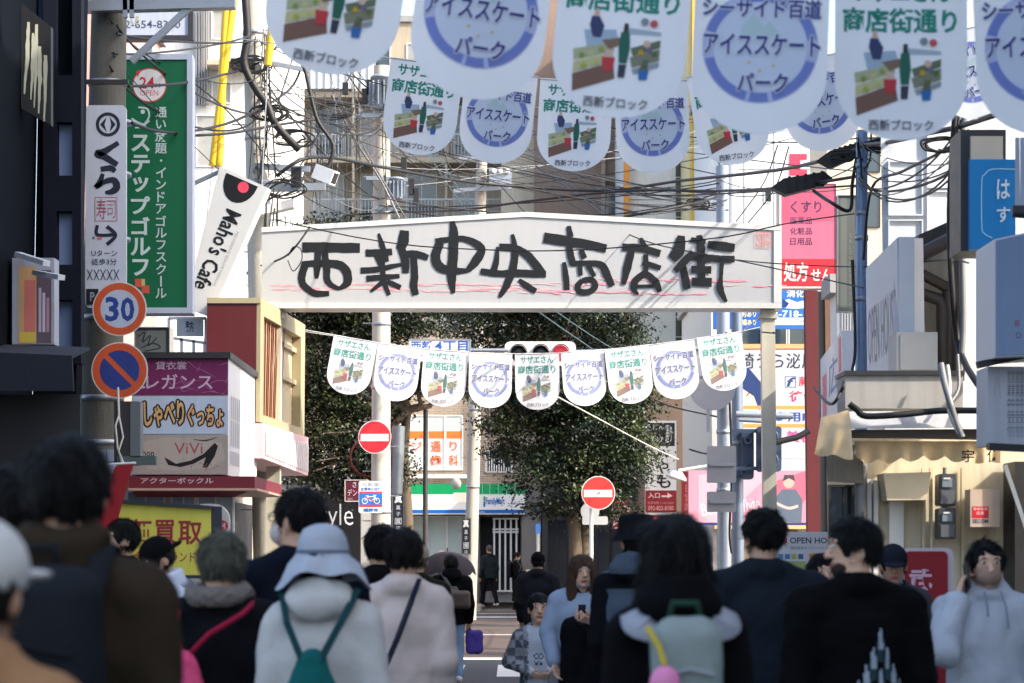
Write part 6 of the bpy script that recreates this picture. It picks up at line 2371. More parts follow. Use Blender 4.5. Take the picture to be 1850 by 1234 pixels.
# dark shopfront below the tree
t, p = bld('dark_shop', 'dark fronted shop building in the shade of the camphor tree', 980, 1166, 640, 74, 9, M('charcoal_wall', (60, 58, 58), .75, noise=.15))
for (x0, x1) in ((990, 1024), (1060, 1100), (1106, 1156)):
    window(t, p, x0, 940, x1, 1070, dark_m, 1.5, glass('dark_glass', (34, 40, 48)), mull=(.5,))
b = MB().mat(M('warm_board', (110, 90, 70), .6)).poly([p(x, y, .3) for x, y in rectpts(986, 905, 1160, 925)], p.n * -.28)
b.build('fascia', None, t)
t, p = bld('restaurant_building', 'brown building behind the brush-lettered restaurant sign', 1166, 1250, 640, 70, 8, M('brown_brick', (110, 92, 80), .8, noise=.15))
window(t, p, 1180, 960, 1240, 1070, wood_m, 2, M('warm_glass', (120, 110, 96), .25), mull=(.33, .66))
# planter shrubs with stems in front of the store step

# ================================================================== people
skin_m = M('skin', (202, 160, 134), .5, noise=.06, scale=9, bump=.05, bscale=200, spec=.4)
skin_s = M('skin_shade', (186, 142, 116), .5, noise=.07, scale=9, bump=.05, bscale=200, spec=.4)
lip_m = M('lip', (170, 96, 90), .4, noise=.05)
eye_m = M('eye_dark', (22, 16, 14), .15)
eyew_m = M('eye_white', (206, 200, 194), .3)


def hair_mat(name, c):
    return M('hair_' + name, c, .6, noise=.5, scale=14, bump=.9, bscale=60, stretch=(3.2, 3.2, .5), spec=.22)


def cloth(name, c, b=.25, noise=.12, sc=5):
    return M('cloth_' + name, c, .88, noise=noise, scale=sc, bump=.55, bscale=10, spec=.08)


def nz(seed, amp, fr=9.0):
    """cloth folds: a sum of slanted waves"""
    rng = np.random.default_rng(seed)
    K = rng.normal(size=(8, 3)) * np.array((1, 1, .8))
    K *= (rng.uniform(1.4, 4.6, 8) * fr / np.linalg.norm(K, axis=1))[:, None]
    ph = rng.uniform(0, 6.28, 8)
    def f(X):
        d = 0
        w = np.sin(X @ (K[0][::-1] * .7) + 1.0) * 1.1
        for i, (k, q) in enumerate(zip(K, ph)):
            s_ = np.sin(X @ k + q + w)
            d = d + (s_ if i % 2 else 1.2 - 2.0 * np.sqrt(np.abs(s_) + .02))     # soft rolls and sharper creases
        return d * amp / 4.0
    return f


def half(z, up=True):
    """keeps what lies above (or below) z"""
    return ('f', (lambda X: z - X[..., 2]) if up else (lambda X: X[..., 2] - z))


def torus(c, R0, r, q=1.0, tilt=0.0):
    c = np.array(c, float)
    def f(X):
        D = X - c
        y, z = D[..., 1], D[..., 2] - tilt * D[..., 1]
        return np.hypot(np.hypot(D[..., 0], y / q) - R0, z) - r
    return ('f', f)


def hand_prims(W, D, N, s, curl=.6, side=1):
    """palm, four bent fingers of unequal length and a thumb off the palm's side"""
    W, D, N = np.array(W, float), np.array(D, float), np.array(N, float)
    D /= np.linalg.norm(D)
    N = N - D * (N @ D)
    N /= np.linalg.norm(N)
    S = np.cross(D, N) * side
    out = []
    for i, (o, l) in enumerate(((-.030, .95), (-.010, 1.08), (.010, 1.0), (.029, .8))):
        k = W + D * .088 * s + S * o * s
        out.append(cap(W + S * o * .6 * s + D * .01, k, .014 * s, .0115 * s))
        a1, a2 = curl * .7, curl * 1.7
        p1 = k + (D * math.cos(a1) + N * math.sin(a1)) * .043 * l * s
        p2 = p1 + (D * math.cos(a2) + N * math.sin(a2)) * .036 * l * s
        out.append(cap(k, p1, .0092 * s, .0084 * s))
        out.append(cap(p1, p2, .0084 * s, .0068 * s))
    tb = W + D * .028 * s - S * .03 * s
    t1 = tb + (D * .7 - S * .6 + N * .35) / 1.0 * .042 * s
    t2 = t1 + (D * .9 - S * .15 + N * .45) * .032 * s
    out += [cap(W + D * .02 * s, tb, .016 * s, .014 * s), cap(tb, t1, .0125 * s, .0105 * s), cap(t1, t2, .0105 * s, .008 * s)]
    return out


def strands(VF, hc, seed, n, long=False, turn=0.0, nod=0.0, hat=False):
    """thin tapered locks lying along the hair, so the outline breaks up"""
    V, Q = VF
    rng = np.random.default_rng(seed)
    q = Q[rng.integers(0, len(Q), n)]
    w = rng.dirichlet((1, 1, 1, 1), n)
    p = (V[q] * w[:, :, None]).sum(1)
    nr = np.cross(V[q[:, 2]] - V[q[:, 0]], V[q[:, 3]] - V[q[:, 1]])
    nr /= np.maximum(np.linalg.norm(nr, axis=1)[:, None], 1e-9)
    crown = np.array((.012, -.035, hc + .13))
    fl = (p - crown) * np.array((1, 1, 1.0)) + np.array((0, 0, -.03)) + rng.normal(size=p.shape) * .022
    t = fl - nr * (fl * nr).sum(1)[:, None]
    t /= np.maximum(np.linalg.norm(t, axis=1)[:, None], 1e-9)
    s = np.cross(nr, t)
    L_ = rng.uniform(.025, .055, (n, 1)) * (2.0 if long else 1.0)
    W_ = rng.uniform(.0016, .0042, (n, 1))
    up = rng.uniform(.0, .005, (n, 1))
    a, b, c = p + nr * .0005, p + t * L_ * .5 + nr * up, p + t * L_ + nr * up * rng.uniform(-.3, 1.5, (n, 1))
    def face_zone(q):
        D = q - np.array((0, .012, hc))
        ct, st = math.cos(turn), math.sin(turn)
        x, y = D[:, 0] * ct + D[:, 1] * st, -D[:, 0] * st + D[:, 1] * ct
        cn, sn = math.cos(nod), math.sin(nod)
        y, z = y * cn + D[:, 2] * sn, -y * sn + D[:, 2] * cn
        return (y > .035) & (z < .062) & (abs(x) < .078), z
    fz = face_zone(c)[0] | face_zone(b)[0]
    if hat:
        fz |= face_zone(a)[1] > -.02
    k = ~fz
    n = int(k.sum())
    a, b, c, s, W_ = a[k], b[k], c[k], s[k], W_[k]
    vs = np.stack([a - s * W_, a + s * W_, b + s * W_ * .8, b - s * W_ * .8, c + s * W_ * .15, c - s * W_ * .15], 1).reshape(-1, 3)
    o = np.arange(n)[:, None] * 6
    return vs, np.concatenate([o + np.array((0, 1, 2, 3)), o + np.array((3, 2, 4, 5))])


def person(label, px, top, d, yaw, hat_h=0.0, sk=None, hair=None, hairstyle='short', topc=None, topkind='jacket', hem=.47, bulk=1.0, legc=None, shoec=None,
           arms=None, stride=.12, face=False, head_turn=0.0, nod=0.0, child=False, folds=.006, extra=None, H=None, sw=None, legw=1.0, topmats=None, topfn=None, res=.016, shift=0.0, collar=True, hood=False, width=1.0):
    pos = P(px, top, d)
    H = H or (pos.z - hat_h)
    hs = H / 1.68 * .5 + .5 if not child else .93
    yr = R(yaw)
    loc = Vector((pos.x, pos.y, 0))
    sk = sk or skin_s
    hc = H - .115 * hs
    U = H / 1.68
    sw = (sw or .185) * (U if not child else U * 1.02) * width
    nb = .846 * H if not child else .80 * H
    shz = nb - .088 * U
    shL, shR = np.array((-sw, -.01, shz)), np.array((sw, -.01, shz))
    A_ = arms or {}
    def arm(s):
        if s in A_:
            e, w = A_[s]
            return np.array(e, float), np.array(w, float)
        q = -1 if s == 'L' else 1
        sg_ = q if stride >= 0 else -q
        return np.array((q * (sw + .035), -.03 - .10 * sg_ * abs(stride), .625 * H)), np.array((q * (sw + .03), .06 - .28 * sg_ * abs(stride), .485 * H))
    eL, wL = arm('L')
    eR, wR = arm('R')
    hx = .058 * H
    kn = lambda q, s: np.array((q * hx, .03 + s * .55, .275 * H))
    an = lambda q, s: np.array((q * hx, -.02 + s, .05 * H + max(0, -s) * .25))
    hipL, hipR = np.array((-hx, 0, .5 * H)), np.array((hx, 0, .5 * H))
    legs = [(hipL, kn(-1, stride), an(-1, stride)), (hipR, kn(1, -stride), an(1, -stride))]
    # head frame: turn about z, nod about x
    def hp(x, y, z):
        y0, z0 = y * math.cos(nod) - z * math.sin(nod), y * math.sin(nod) + z * math.cos(nod)
        return np.array((x * math.cos(head_turn) - y0 * math.sin(head_turn), x * math.sin(head_turn) + y0 * math.cos(head_turn) + .012, hc + z0))
    def hf(prs):
        """head shapes written face-forward, evaluated in the turned head's frame"""
        def f(X):
            D = X - np.array((0, .012, hc))
            ct, st = math.cos(-head_turn), math.sin(-head_turn)
            x, y = D[..., 0] * ct - D[..., 1] * st, D[..., 0] * st + D[..., 1] * ct
            cn, sn = math.cos(-nod), math.sin(-nod)
            y, z = y * cn - D[..., 2] * sn, y * sn + D[..., 2] * cn
            return sdf(prs, np.stack([x, y, z], -1) / hs, .018) * hs
        return ('f', f)
    hd = [ell((0, 0, .012), (.074, .092, .102)), ell((0, .03, -.055), (.056, .056, .058)), ell((0, .062, -.095), (.024, .024, .017)),
          ('+', .008, cap((0, .092, .008), (0, .109, -.024), .008, .0135)), ('+', .008, ell((.012, .098, -.028), (.009, .01, .007))), ('+', .008, ell((-.012, .098, -.028), (.009, .01, .007))),
          ('+', .006, ell((.077, -.008, -.012), (.011, .022, .033))), ('+', .006, ell((-.077, -.008, -.012), (.011, .022, .033))),
          ('-', .012, ell((.032, .104, .014), (.016, .011, .009))), ('-', .012, ell((-.032, .104, .014), (.016, .011, .009))),
          ('+', .012, cap((-.045, .08, .034), (.045, .08, .034), .009)), ('+', .004, ell((0, .089, -.058), (.023, .009, .0055))), ('+', .004, ell((0, .086, -.068), (.019, .009, .006)))]
    prims = [hf(hd), ('+', .03, cap((0, -.02, nb - .01), (0, -.004, hc - .07 * hs), .061 * U, .056 * hs))]
    bprims = prims + [cap((-.06, 0, .72 * H), (.06, 0, .72 * H), .1 * U, q=.75), cap((0, 0, .53 * H), (0, 0, .7 * H), .125 * U, .13 * U, .7), cap(shL * .85, shR * .85, .05 * U)]
    for (s, e, w) in ((shL, eL, wL), (shR, eR, wR)):
        bprims += [cap(s, e, .045 * U, .037 * U), cap(e, w, .037 * U, .026 * U)]
    for (h, k, a) in legs:
        bprims += [cap(h, k, .078 * U, .05 * U), cap(k, a, .05 * U, .035 * U)]
    parts = []
    lo = np.array((-.55, -.55, 0)); hi = np.array((.55, .55, nb + .02))
    pts = np.array([eL, eR, wL, wR, shL, shR, legs[0][2], legs[1][2]])
    lo[:2] = pts.min(0)[:2] - .14; hi[:2] = pts.max(0)[:2] + .14
    lo[1] = min(lo[1], -.2); hi[1] = max(hi[1], .2)
    parts.append(blob(bprims, lo, hi, .024, .03))
    hh = .0065 if face else .009
    parts.append(blob(prims, (-.13, -.15, nb - .01), (.13, .17, H + .03), hh, .02))
    for (e, w, q, key) in ((eL, wL, -1, 'L'), (eR, wR, 1, 'R')):
        D_ = w - e
        N_ = A_.get('N' + key, (-q * .5, .6, .1)) if isinstance(A_, dict) else (-q * .5, .6, .1)
        hpz = hand_prims(w, D_, N_, U if not child else U * .95, A_.get('curl' + key, .55) if isinstance(A_, dict) else .55, -q)
        parts.append(blob([cap(e + D_ * .7, w, .03 * U, .027 * U)] + [('+', .007, z) for z in hpz], w - .16 * U - .01, w + .16 * U + .01, .007 if face else .0085, .01))
    lipz = []
    def mf(c):
        D = (c - np.array((0, .012, hc)))
        ct, st = math.cos(-head_turn), math.sin(-head_turn)
        x, y, z = D[:, 0] * ct - D[:, 1] * st, D[:, 0] * st + D[:, 1] * ct, D[:, 2]
        cn, sn = math.cos(-nod), math.sin(-nod)
        y, z = (y * cn - z * sn) / hs, (y * sn + z * cn) / hs
        return np.where((abs(x / hs) < .024) & (abs(z + .063) < .011) & (y > .07), 1, 0)
    root = sdf_object('person', parts, [sk, lip_m], None, loc, yr, mf)
    tag(root, label, 'person')
    if face:
        for q in (-1, 1):
            b = MB().mat(eyew_m).sphere(hp(q * .032 * hs, .0855 * hs, .0135 * hs), (.0135 * hs, .009, .0062 * hs))
            o = b.build('eye', None, None); o.parent = root
            b = MB().mat(eye_m).sphere(hp(q * .032 * hs, .0925 * hs, .0135 * hs), .0062 * hs)
            i = b.build('iris', None, None, origin=o.location); i.parent = o; i.location = (0, 0, 0)
            b = MB().mat(eye_m).tube([hp(q * .018 * hs, .094 * hs, .033 * hs), hp(q * .034 * hs, .092 * hs, .037 * hs), hp(q * .05 * hs, .08 * hs, .032 * hs)], [.002, .004, .0015], 6)
            o = b.build('eyebrow', None, None); o.parent = root
    # hair
    if hair:
        if hairstyle == 'short':
            hp_ = [ell((0, -.012, .024), (.087, .105, .100)), ('-', .012, ell((0, .115, -.05), (.078, .085, .105))), ('-', .01, ('f', lambda X: X[..., 2] + .054 - .41 * X[..., 1])), ('-', .008, ell((.09, .01, -.03), (.03, .03, .045))), ('-', .008, ell((-.09, .01, -.03), (.03, .03, .045)))]
        elif hairstyle == 'bowl':
            hp_ = [ell((0, -.008, .022), (.089, .106, .101)), ('-', .01, ell((0, .13, -.055), (.07, .085, .10))), ('-', .01, ('f', lambda X: X[..., 2] + .072 - .2 * X[..., 1]))]
        elif hairstyle == 'bob':
            hp_ = [ell((0, -.012, .02), (.10, .112, .11)), cap((0, -.03, -.02), (0, -.035, -.11), .098, .085, .9), ('-', .012, ell((0, .13, -.06), (.066, .09, .12)))]
        elif hairstyle == 'long':
            hp_ = [ell((0, -.012, .02), (.098, .112, .108)), cap((0, -.035, -.02), (0, -.05, -.30), .10, .125, .62), cap((-.075, .02, -.04), (-.09, .03, -.26), .035, .04), cap((.075, .02, -.04), (.09, .03, -.26), .035, .04), ('-', .012, ell((0, .135, -.055), (.074, .105, .115)))]
        else:                                              # tied back
            hp_ = [ell((0, -.014, .024), (.084, .102, .1)), ell((0, -.11, -.01), (.04, .045, .045)), ('-', .012, ell((0, .12, -.055), (.07, .08, .115)))]
        f_ = nz(abs(int(px)) + 5, .007, 30)
        def hfold(X):
            return f_(X * np.array((1.6, 1.6, .55)))
        V = blob([hf(hp_)], (-.2, -.24, hc - (.5 if hairstyle == 'long' else .26)), (.2, .22, H + .05), .009, .01, hfold)
        sdf_object('hair', [V, strands(V, hc, abs(int(px)), 2600 if d < 16 else 500 if child else 700, hairstyle == 'long', head_turn, nod, hat_h > 0)], hair, root, None, 0)
    # upper garment
    B = bulk
    hz = hem * H
    g = [cap((-.075 * U, 0, .725 * H), (.075 * U, 0, .725 * H), .118 * U * B, q=.82), cap((0, .0, .58 * H), (0, 0, .72 * H), .150 * U * B, .158 * U * B, .74),
         cap((0, 0, hz), (0, 0, .6 * H), .165 * U * B * (1.0 if hem > .4 else 1.12), .152 * U * B, .78), cap(shL * np.array((.8, 1, 1)), shR * np.array((.8, 1, 1)), .062 * U * B)]
    for q in (-1, 1):
        g.append(cap((q * .035, -.022, nb + .012), (q * sw * .80, -.012, shz + .02), .046 * U, .056 * U * B))
    for (s, e, w) in ((shL, eL, wL), (shR, eR, wR)):
        dw = (w - e) / np.linalg.norm(w - e)
        g += [cap(s, e, .066 * U * B, .057 * U * B), ('+', .02, cap(e, w - dw * .03, .057 * U * B, .046 * U * B))]
    if hood:
        g += [('+', .02, ell((0, -.095, nb + .005), (.125, .062, .075), -.3)), ('+', .02, torus((0, -.03, nb + .03), .085, .032, .95, -.35))]
    elif collar:
        g.append(('+', .012, torus((0, -.014, nb + .028), .066 * hs, .019, 1.0, .12)))
    g += [('-', .008, cap((0, .012, nb + .055), (0, .02, hc), .05 * hs, .06 * hs)), ('&', .012, half(hz))]
    g.insert(-2, ('+', .02, ell((0, -.058, nb - .004), (.088, .05, .056))))
    if extra:
        g += extra(locals())
    lo2, hi2 = lo.copy(), hi.copy()
    lo2[2] = max(0, hz - .06); hi2[2] = nb + .16
    lo2[1] -= .06
    if max(wL[2], wR[2], eL[2], eR[2]) > hi2[2] - .1:
        hi2[2] = max(wL[2], wR[2]) + .12
    V = blob(g, lo2, hi2, res, .035, nz(abs(int(px)), folds))
    jacket = sdf_object(topkind, [V], topmats or topc, root, None, 0, topfn(locals()) if topfn else None)
    # trousers and shoes
    tr = [cap((-.03, 0, .52 * H), (.03, 0, .52 * H), .11 * U, q=.85)]
    for (h, k, a) in legs:
        tr += [cap(h, k, .088 * U * legw, .068 * U * legw), cap(k, a + np.array((0, 0, .01)), .068 * U * legw, .056 * U * legw)]
    lo3 = np.array((-.3, lo[1], 0.02)); hi3 = np.array((.3, hi[1], .58 * H))
    V = blob(tr + [('&', .01, half(.045 * H))], lo3, hi3, .02, .025, nz(abs(int(px)) + 9, .005))
    sdf_object('trousers', [V], legc or cloth('dark_trousers', (20, 21, 25)), root, None, 0)
    for (h, k, a) in legs:
        z0 = max(0.045, a[2] - .035)
        V = blob([cap((a[0], a[1] - .03, z0), (a[0], a[1] + .14 * U, z0 - .01), .045 * U, .036 * U), cap((a[0], a[1], z0), (a[0], a[1], z0 + .06), .042 * U), ('&', .004, half(z0 - .042))], (a[0] - .1, a[1] - .15, 0), (a[0] + .1, a[1] + .3, z0 + .12), .014, .02)
        sdf_object('shoe', [V], shoec or cloth('dark_shoe', (40, 38, 38)), root, None, 0)
    root['H_'] = H
    return dict(root=root, H=H, hc=hc, hs=hs, nb=nb, sw=sw, U=U, hf=hf, hp=hp, loc=loc, yaw=yr, wL=wL, wR=wR, eL=eL, eR=eR, shz=shz, B=B)


def wear(pp, name, prims, m, h=.009, lo=None, hi=None, folds=None, raw=False, matfn=None):
    """a shape in the head frame, worn (a child of the person)"""
    hc, H = pp['hc'], pp['H']
    V = blob(prims if raw else [pp['hf'](prims)], lo or (-.26, -.28, hc - .3), hi or (.26, .28, H + .16), h, .012, folds)
    return sdf_object(name, [V], m, pp['root'], None, 0, matfn)


def carried(pp, name, label, cat, parts):
    """a bag and so on: its own top-level thing standing at the wearer's place"""
    t = thing(name, pp['loc'], label, cat)
    t.rotation_euler = (0, 0, pp['yaw'])
    for (n, V, m) in parts:
        if isinstance(V, MB):
            for q in (V.islands() if n in ('strap', 'handle') else [V]):
                o = q.build(n, m, None)
                o.parent = t
        else:
            sdf_object(n, [V], m, t, None, 0)
    return t


def drop_h(*a):
    pass


black_h = hair_mat('black', (11, 10, 10))
brown_h = hair_mat('dark_brown', (20, 16, 14))
auburn_h = hair_mat('brown', (74, 52, 38))
grey_h = hair_mat('greying', (84, 84, 74))


def ribbon(b, pts, w, th=.006):
    """a webbing strap: one smooth band through the points, its face turned away from the body axis"""
    P_ = [np.array(q, float) for q in pts]
    out = []
    for i in range(len(P_) - 1):
        p0, p1, p2, p3 = P_[max(0, i - 1)], P_[i], P_[i + 1], P_[min(len(P_) - 1, i + 2)]
        for j in range(6):
            u = j / 6
            out.append(0.5 * (2 * p1 + (p2 - p0) * u + (2 * p0 - 5 * p1 + 4 * p2 - p3) * u * u + (3 * p1 - p0 - 3 * p2 + p3) * u ** 3))
    out.append(P_[-1])
    vs, fs = [], []
    for i, q in enumerate(out):
        t = out[min(i + 1, len(out) - 1)] - out[max(i - 1, 0)]
        t = t / max(np.linalg.norm(t), 1e-9)
        n = np.array((q[0] * .6, q[1], .16))
        n = n - t * (n @ t)
        n = n / max(np.linalg.norm(n), 1e-9)
        s = np.cross(t, n)
        for a_, c_ in ((-1, 0), (1, 0), (1, 1), (-1, 1)):
            vs.append(q + s * w * .5 * a_ + n * th * c_)
    for i in range(len(out) - 1):
        for j in range(4):
            fs.append((i * 4 + j, i * 4 + (j + 1) % 4, i * 4 + 4 + (j + 1) % 4, i * 4 + 4 + j))
    b.add(vs, fs, True)
    b.add(vs[:4], [(0, 1, 2, 3)], False)
    b.add(vs[-4:], [(3, 2, 1, 0)], False)
    return b


def backpack(pp, label, m, m2, w=.155, h=.23, dp=.075, z=.70, strapw=.026, pocket=True, y0=-.20, handle=None, pr_h=.013, strapx=.57):
    H, U, nb, sw, B = pp['H'], pp['U'], pp['nb'], pp['sw'], pp['B']
    zc = z * H
    parts = [('pack', blob([rbox((0, y0, zc), (w, dp, h), .06), ('+', .02, rbox((0, y0 + .01, zc + h * .75), (w * .85, dp * .8, h * .3), .05))], (-w - .06, y0 - dp - .06, zc - h - .06), (w + .06, y0 + dp + .1, zc + h + .16), pr_h, .02, nz(3, .005)), m)]
    if pocket:
        parts.append(('pocket', blob([rbox((0, y0 - dp - .005, zc - h * .38), (w * .75, .035, h * .45), .03)], (-w, y0 - dp - .08, zc - h), (w, y0 - dp + .06, zc + h * .3), .011, .02), m))
        parts.append(('zip', MB().mat(m2).tube([(-w * .7, y0 - dp - .012, zc + h * .28), (0, y0 - dp - .016, zc + h * .36), (w * .7, y0 - dp - .012, zc + h * .28)], .006, 6), m2))
    st = MB().mat(m2)
    for q in (-1, 1):
        pts = [(q * w * .6, y0 + dp, zc + h * .8), (q * (sw * strapx), -.13 * B, nb - .055), (q * (sw * strapx), -.02, nb + .012 + .03 * B - .05 * (strapx > .7)), (q * (sw * strapx), .08, nb - .05), (q * (sw * .66), .13 * B, nb - .2), (q * (sw * .85), .02, zc - h * .7)]
        ribbon(st, pts, strapw * 2)
    parts.append(('strap', st, m2))
    hb = MB().mat(handle or m2).tube([(-.045, y0 + .03, zc + h * 1.0), (-.035, y0 + .02, zc + h * 1.0 + .05), (.035, y0 + .02, zc + h * 1.0 + .05), (.045, y0 + .03, zc + h * 1.0)], .011, 8)
    parts.append(('handle', hb, handle or m2))
    return carried(pp, 'backpack', label, 'backpack', parts)


# 1 - big man at left, back turned
a = person('man in a dark olive-brown jacket at the left, back turned, nearest full figure', 124, 795, 5.5, -6, hair=black_h, topc=cloth('olive_brown', (48, 40, 30)), bulk=1.1, folds=.013, res=.013, sw=.165, extra=lambda L_: [('+', .015, torus((0, -.02, L_['nb'] + .055), .074, .032, 1, .12))], hairstyle='short')
backpack(a, 'charcoal backpack on the man in the olive-brown jacket', cloth('charcoal', (30, 33, 38)), cloth('charcoal_strap', (30, 32, 36)), w=.15, h=.25, dp=.07, z=.70, y0=-.235)
# 2 - person behind him at the edge
person('black-haired person in a pale hooded top at the left edge behind the olive jacket', 14, 852, 6.6, 10, hair=black_h, topc=cloth('black_coat', (13, 13, 16)), bulk=1.1, hood=True)
# 3 - nearest, cut by the left edge
a = person('person in a tan coat and white cap cut off by the left edge', -44, 912, 4.3, -14, hat_h=.02, hair=brown_h, topc=cloth('tan_coat', (150, 112, 80)), bulk=1.12, hairstyle='short', H=1.60, width=.92)
wear(a, 'cap', [ell((0, -.012, .04), (.096, .115, .10)), ('&', .01, half(.0)), ('+', .01, ell((0, .14, .03), (.08, .085, .012)))], cloth('white_cap', (196, 194, 190)))
# 4 - face behind
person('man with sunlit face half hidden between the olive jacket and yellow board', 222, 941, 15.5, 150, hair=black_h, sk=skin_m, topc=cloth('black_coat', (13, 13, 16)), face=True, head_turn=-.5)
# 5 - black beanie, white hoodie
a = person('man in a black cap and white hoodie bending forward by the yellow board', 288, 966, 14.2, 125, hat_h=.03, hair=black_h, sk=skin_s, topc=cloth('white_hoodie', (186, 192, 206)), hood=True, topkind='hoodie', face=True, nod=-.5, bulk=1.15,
           arms={'R': ((.22, .05, 1.0), (.05, .30, 1.08)), 'L': ((-.22, .06, 1.0), (-.04, .30, 1.06))})
wear(a, 'cap', [ell((0, -.012, .036), (.091, .11, .1)), ('&', .01, half(.015)), ('+', .01, ell((0, -.13, .022), (.06, .06, .01)))], cloth('black_cap', (10, 10, 12)))
# 6 - grey-haired short woman with pink bag
a = person('short grey-haired woman in a black coat with a fur collar', 400, 965, 9.4, -12, hair=grey_h, hairstyle='bowl', topc=cloth('black_navy_coat', (14, 14, 19)), bulk=1.2, topkind='coat', hem=.40)
wear(a, 'fur_collar', [torus((0, -.02, a['nb'] + .02), .095, .036, .9, .1)], M('fur', (120, 112, 106), .95, noise=.3, scale=60, bump=1, bscale=160), raw=True, h=.012, lo=(-.2, -.2, a['nb'] - .06), hi=(.2, .2, a['nb'] + .1), folds=nz(4, .012, 60))
fl = M('floral_pink', (196, 60, 104), .8, noise=.5, scale=26)
H6 = a['H']
carried(a, 'drawstring_bag', 'pink flowered drawstring bag on the short grey-haired woman', 'bag', [
    ('bag', blob([cap((-.06, -.24, H6 * .56), (-.06, -.24, H6 * .70), .13, .05, .55), ('+', .02, rbox((-.06, -.24, H6 * .50), (.13, .07, .10), .05))], (-.26, -.40, H6 * .36), (.16, -.1, H6 * .78), .013, .03, nz(6, .008, 16)), fl),
    ('strap', MB().mat(cloth('red_strap', (140, 30, 56))).tube([(-.06, -.24, H6 * .71), (.03, -.215, H6 * .77), (.14, -.15, H6 * .815), (.15, -.02, H6 * .845)], .012, 6).tube([(-.06, -.24, H6 * .71), (-.12, -.18, H6 * .78), (-.15, -.03, H6 * .84)], .012, 6), cloth('red_strap', (140, 30, 56)))])
# 7 - navy sweater man with mask and glasses
a = person('tall man in a navy sweater wearing a mask and glasses, face turned left', 538, 886, 9.9, 14, hair=black_h, sk=skin_s, topc=cloth('navy_sweater', (14, 18, 30)), topkind='sweater', bulk=1.14, head_turn=.85, sw=.2)
wear(a, 'face_mask', [ell((0, .05, -.052), (.064, .066, .055)), ('-', .006, ell((0, .02, -.05), (.06, .07, .06))), ('&', .01, ('f', lambda X: .02 - X[..., 1]))], cloth('pale_mask', (190, 176, 176)), h=.007)
b = MB().mat(dark_m)
hp = a['hp']
for q in (-1, 1):
    b.tube([hp(q * .03 + .026 * math.cos(k * .7), .103, .012 + .018 * math.sin(k * .7)) for k in range(10)], .003, 5)
    b.tube([hp(q * .056, .10, .016), hp(q * .08, .01, .012)], .003, 5)
o = b.build('glasses', None, None); o.parent = a['root']
# 8 - bucket hat woman
a = person('woman in a wide grey sun hat and cream anorak, back turned', 584, 950, 9.2, -5, hat_h=.035, hair=brown_h, topc=cloth('cream_anorak', (186, 184, 180), .2), bulk=1.14, hood=True, topkind='anorak', folds=.009, res=.013, hem=.43, sw=.165)
hcx, hs_ = a['hc'], a['hs']
b = MB().mat(cloth('hat_grey', (160, 166, 176), .3))
prof = [(.192, -.07), (.172, -.04), (.138, .004), (.113, .03), (.109, .05), (.106, .075), (.098, .10), (.082, .125), (.058, .142), (.03, .151), (.0, .153)]
prof = [(r * .9, h * .95) for r, h in prof]
b.lathe((0, -.004, hcx + .012), prof, 40, wob=lambda i, an: ((.014 * math.sin(3 * an + .6) + .008 * math.sin(7 * an)) * (i < 3), (.03 * math.sin(2 * an + 1) + .016 * math.sin(5 * an)) * (i < 2) + .012 * math.sin(2 * an + 1) * (i == 2) + .006 * math.sin(3 * an + 2) * (2 < i < 8)))
o = b.build('sun_hat', None, None, fix=False); o.parent = a['root']
b = MB().mat(cloth('hat_band', (90, 100, 118))).lathe((0, -.004, hcx + .012), [(.1035, .032), (.1008, .046), (.0975, .046)], 40)
k = b.build('hat_band', None, None, origin=o.location); k.parent = o; k.location = (0, 0, 0)
H8 = a['H']
tl = cloth('teal_bag', (20, 86, 84), .3)
carried(a, 'drawstring_bag', 'teal drawstring backpack on the woman in the sun hat', 'bag', [
    ('bag', blob([rbox((0, -.25, H8 * .56), (.13, .06, .14), .05), ('+', .05, cap((0, -.24, H8 * .62), (0, -.235, H8 * .71), .11, .055, .6))], (-.24, -.38, H8 * .42), (.24, -.12, H8 * .80), .013, .03, nz(8, .007, 14)), tl),
    ('strap', MB().mat(cloth('teal_strap', (24, 58, 62))).bar((0.02, -.262, H8 * .70), (.10, -.20, H8 * .80), .026, .01, (0, -1, .3)).bar((.10, -.20, H8 * .80), (.145, -.07, H8 * .875), .026, .01, (0, -1, .6)).bar((-.02, -.262, H8 * .70), (-.10, -.20, H8 * .80), .026, .01, (0, -1, .3)).bar((-.10, -.20, H8 * .80), (-.145, -.07, H8 * .875), .026, .01, (0, -1, .6)), tl)])
# 9 - black jacket behind
person('black-haired man in a black jacket between the sun hat and the cream coat', 690, 951, 13.2, -4, hair=black_h, topc=cloth('black_coat', (13, 13, 16)), bulk=1.12, sw=.195)
# 10 - cream coat with cross strap
a = person('person with cropped dark hair in a cream boiled-wool coat, back turned', 729, 958, 11.6, -3, hair=brown_h, topc=cloth('cream_coat', (196, 180, 172), .3), bulk=1.06, topkind='coat', hem=.40, folds=.007, sw=.168, res=.014, hairstyle='bowl')
H10 = a['H']
carried(a, 'shoulder_bag', 'thin dark cross-body strap and small pouch over the cream coat', 'bag', [
    ('strap', MB().mat(cloth('navy_strap', (34, 38, 54))).tube([(.09, -.10, H10 * .862), (.06, -.165, H10 * .80), (.0, -.19, H10 * .70), (-.07, -.2, H10 * .60), (-.10, -.2, H10 * .565)], .009, 6).tube([(.08, -.105, H10 * .862), (.045, -.17, H10 * .80), (-.015, -.192, H10 * .70), (-.085, -.2, H10 * .60), (-.10, -.2, H10 * .565)], .006, 6), cloth('navy_strap', (34, 38, 54))),
    ('pouch', blob([rbox((-.10, -.205, H10 * .55), (.035, .025, .035), .02)], (-.18, -.27, H10 * .50), (-.03, -.14, H10 * .60), .009, .01), cloth('navy_strap', (34, 38, 54)))])
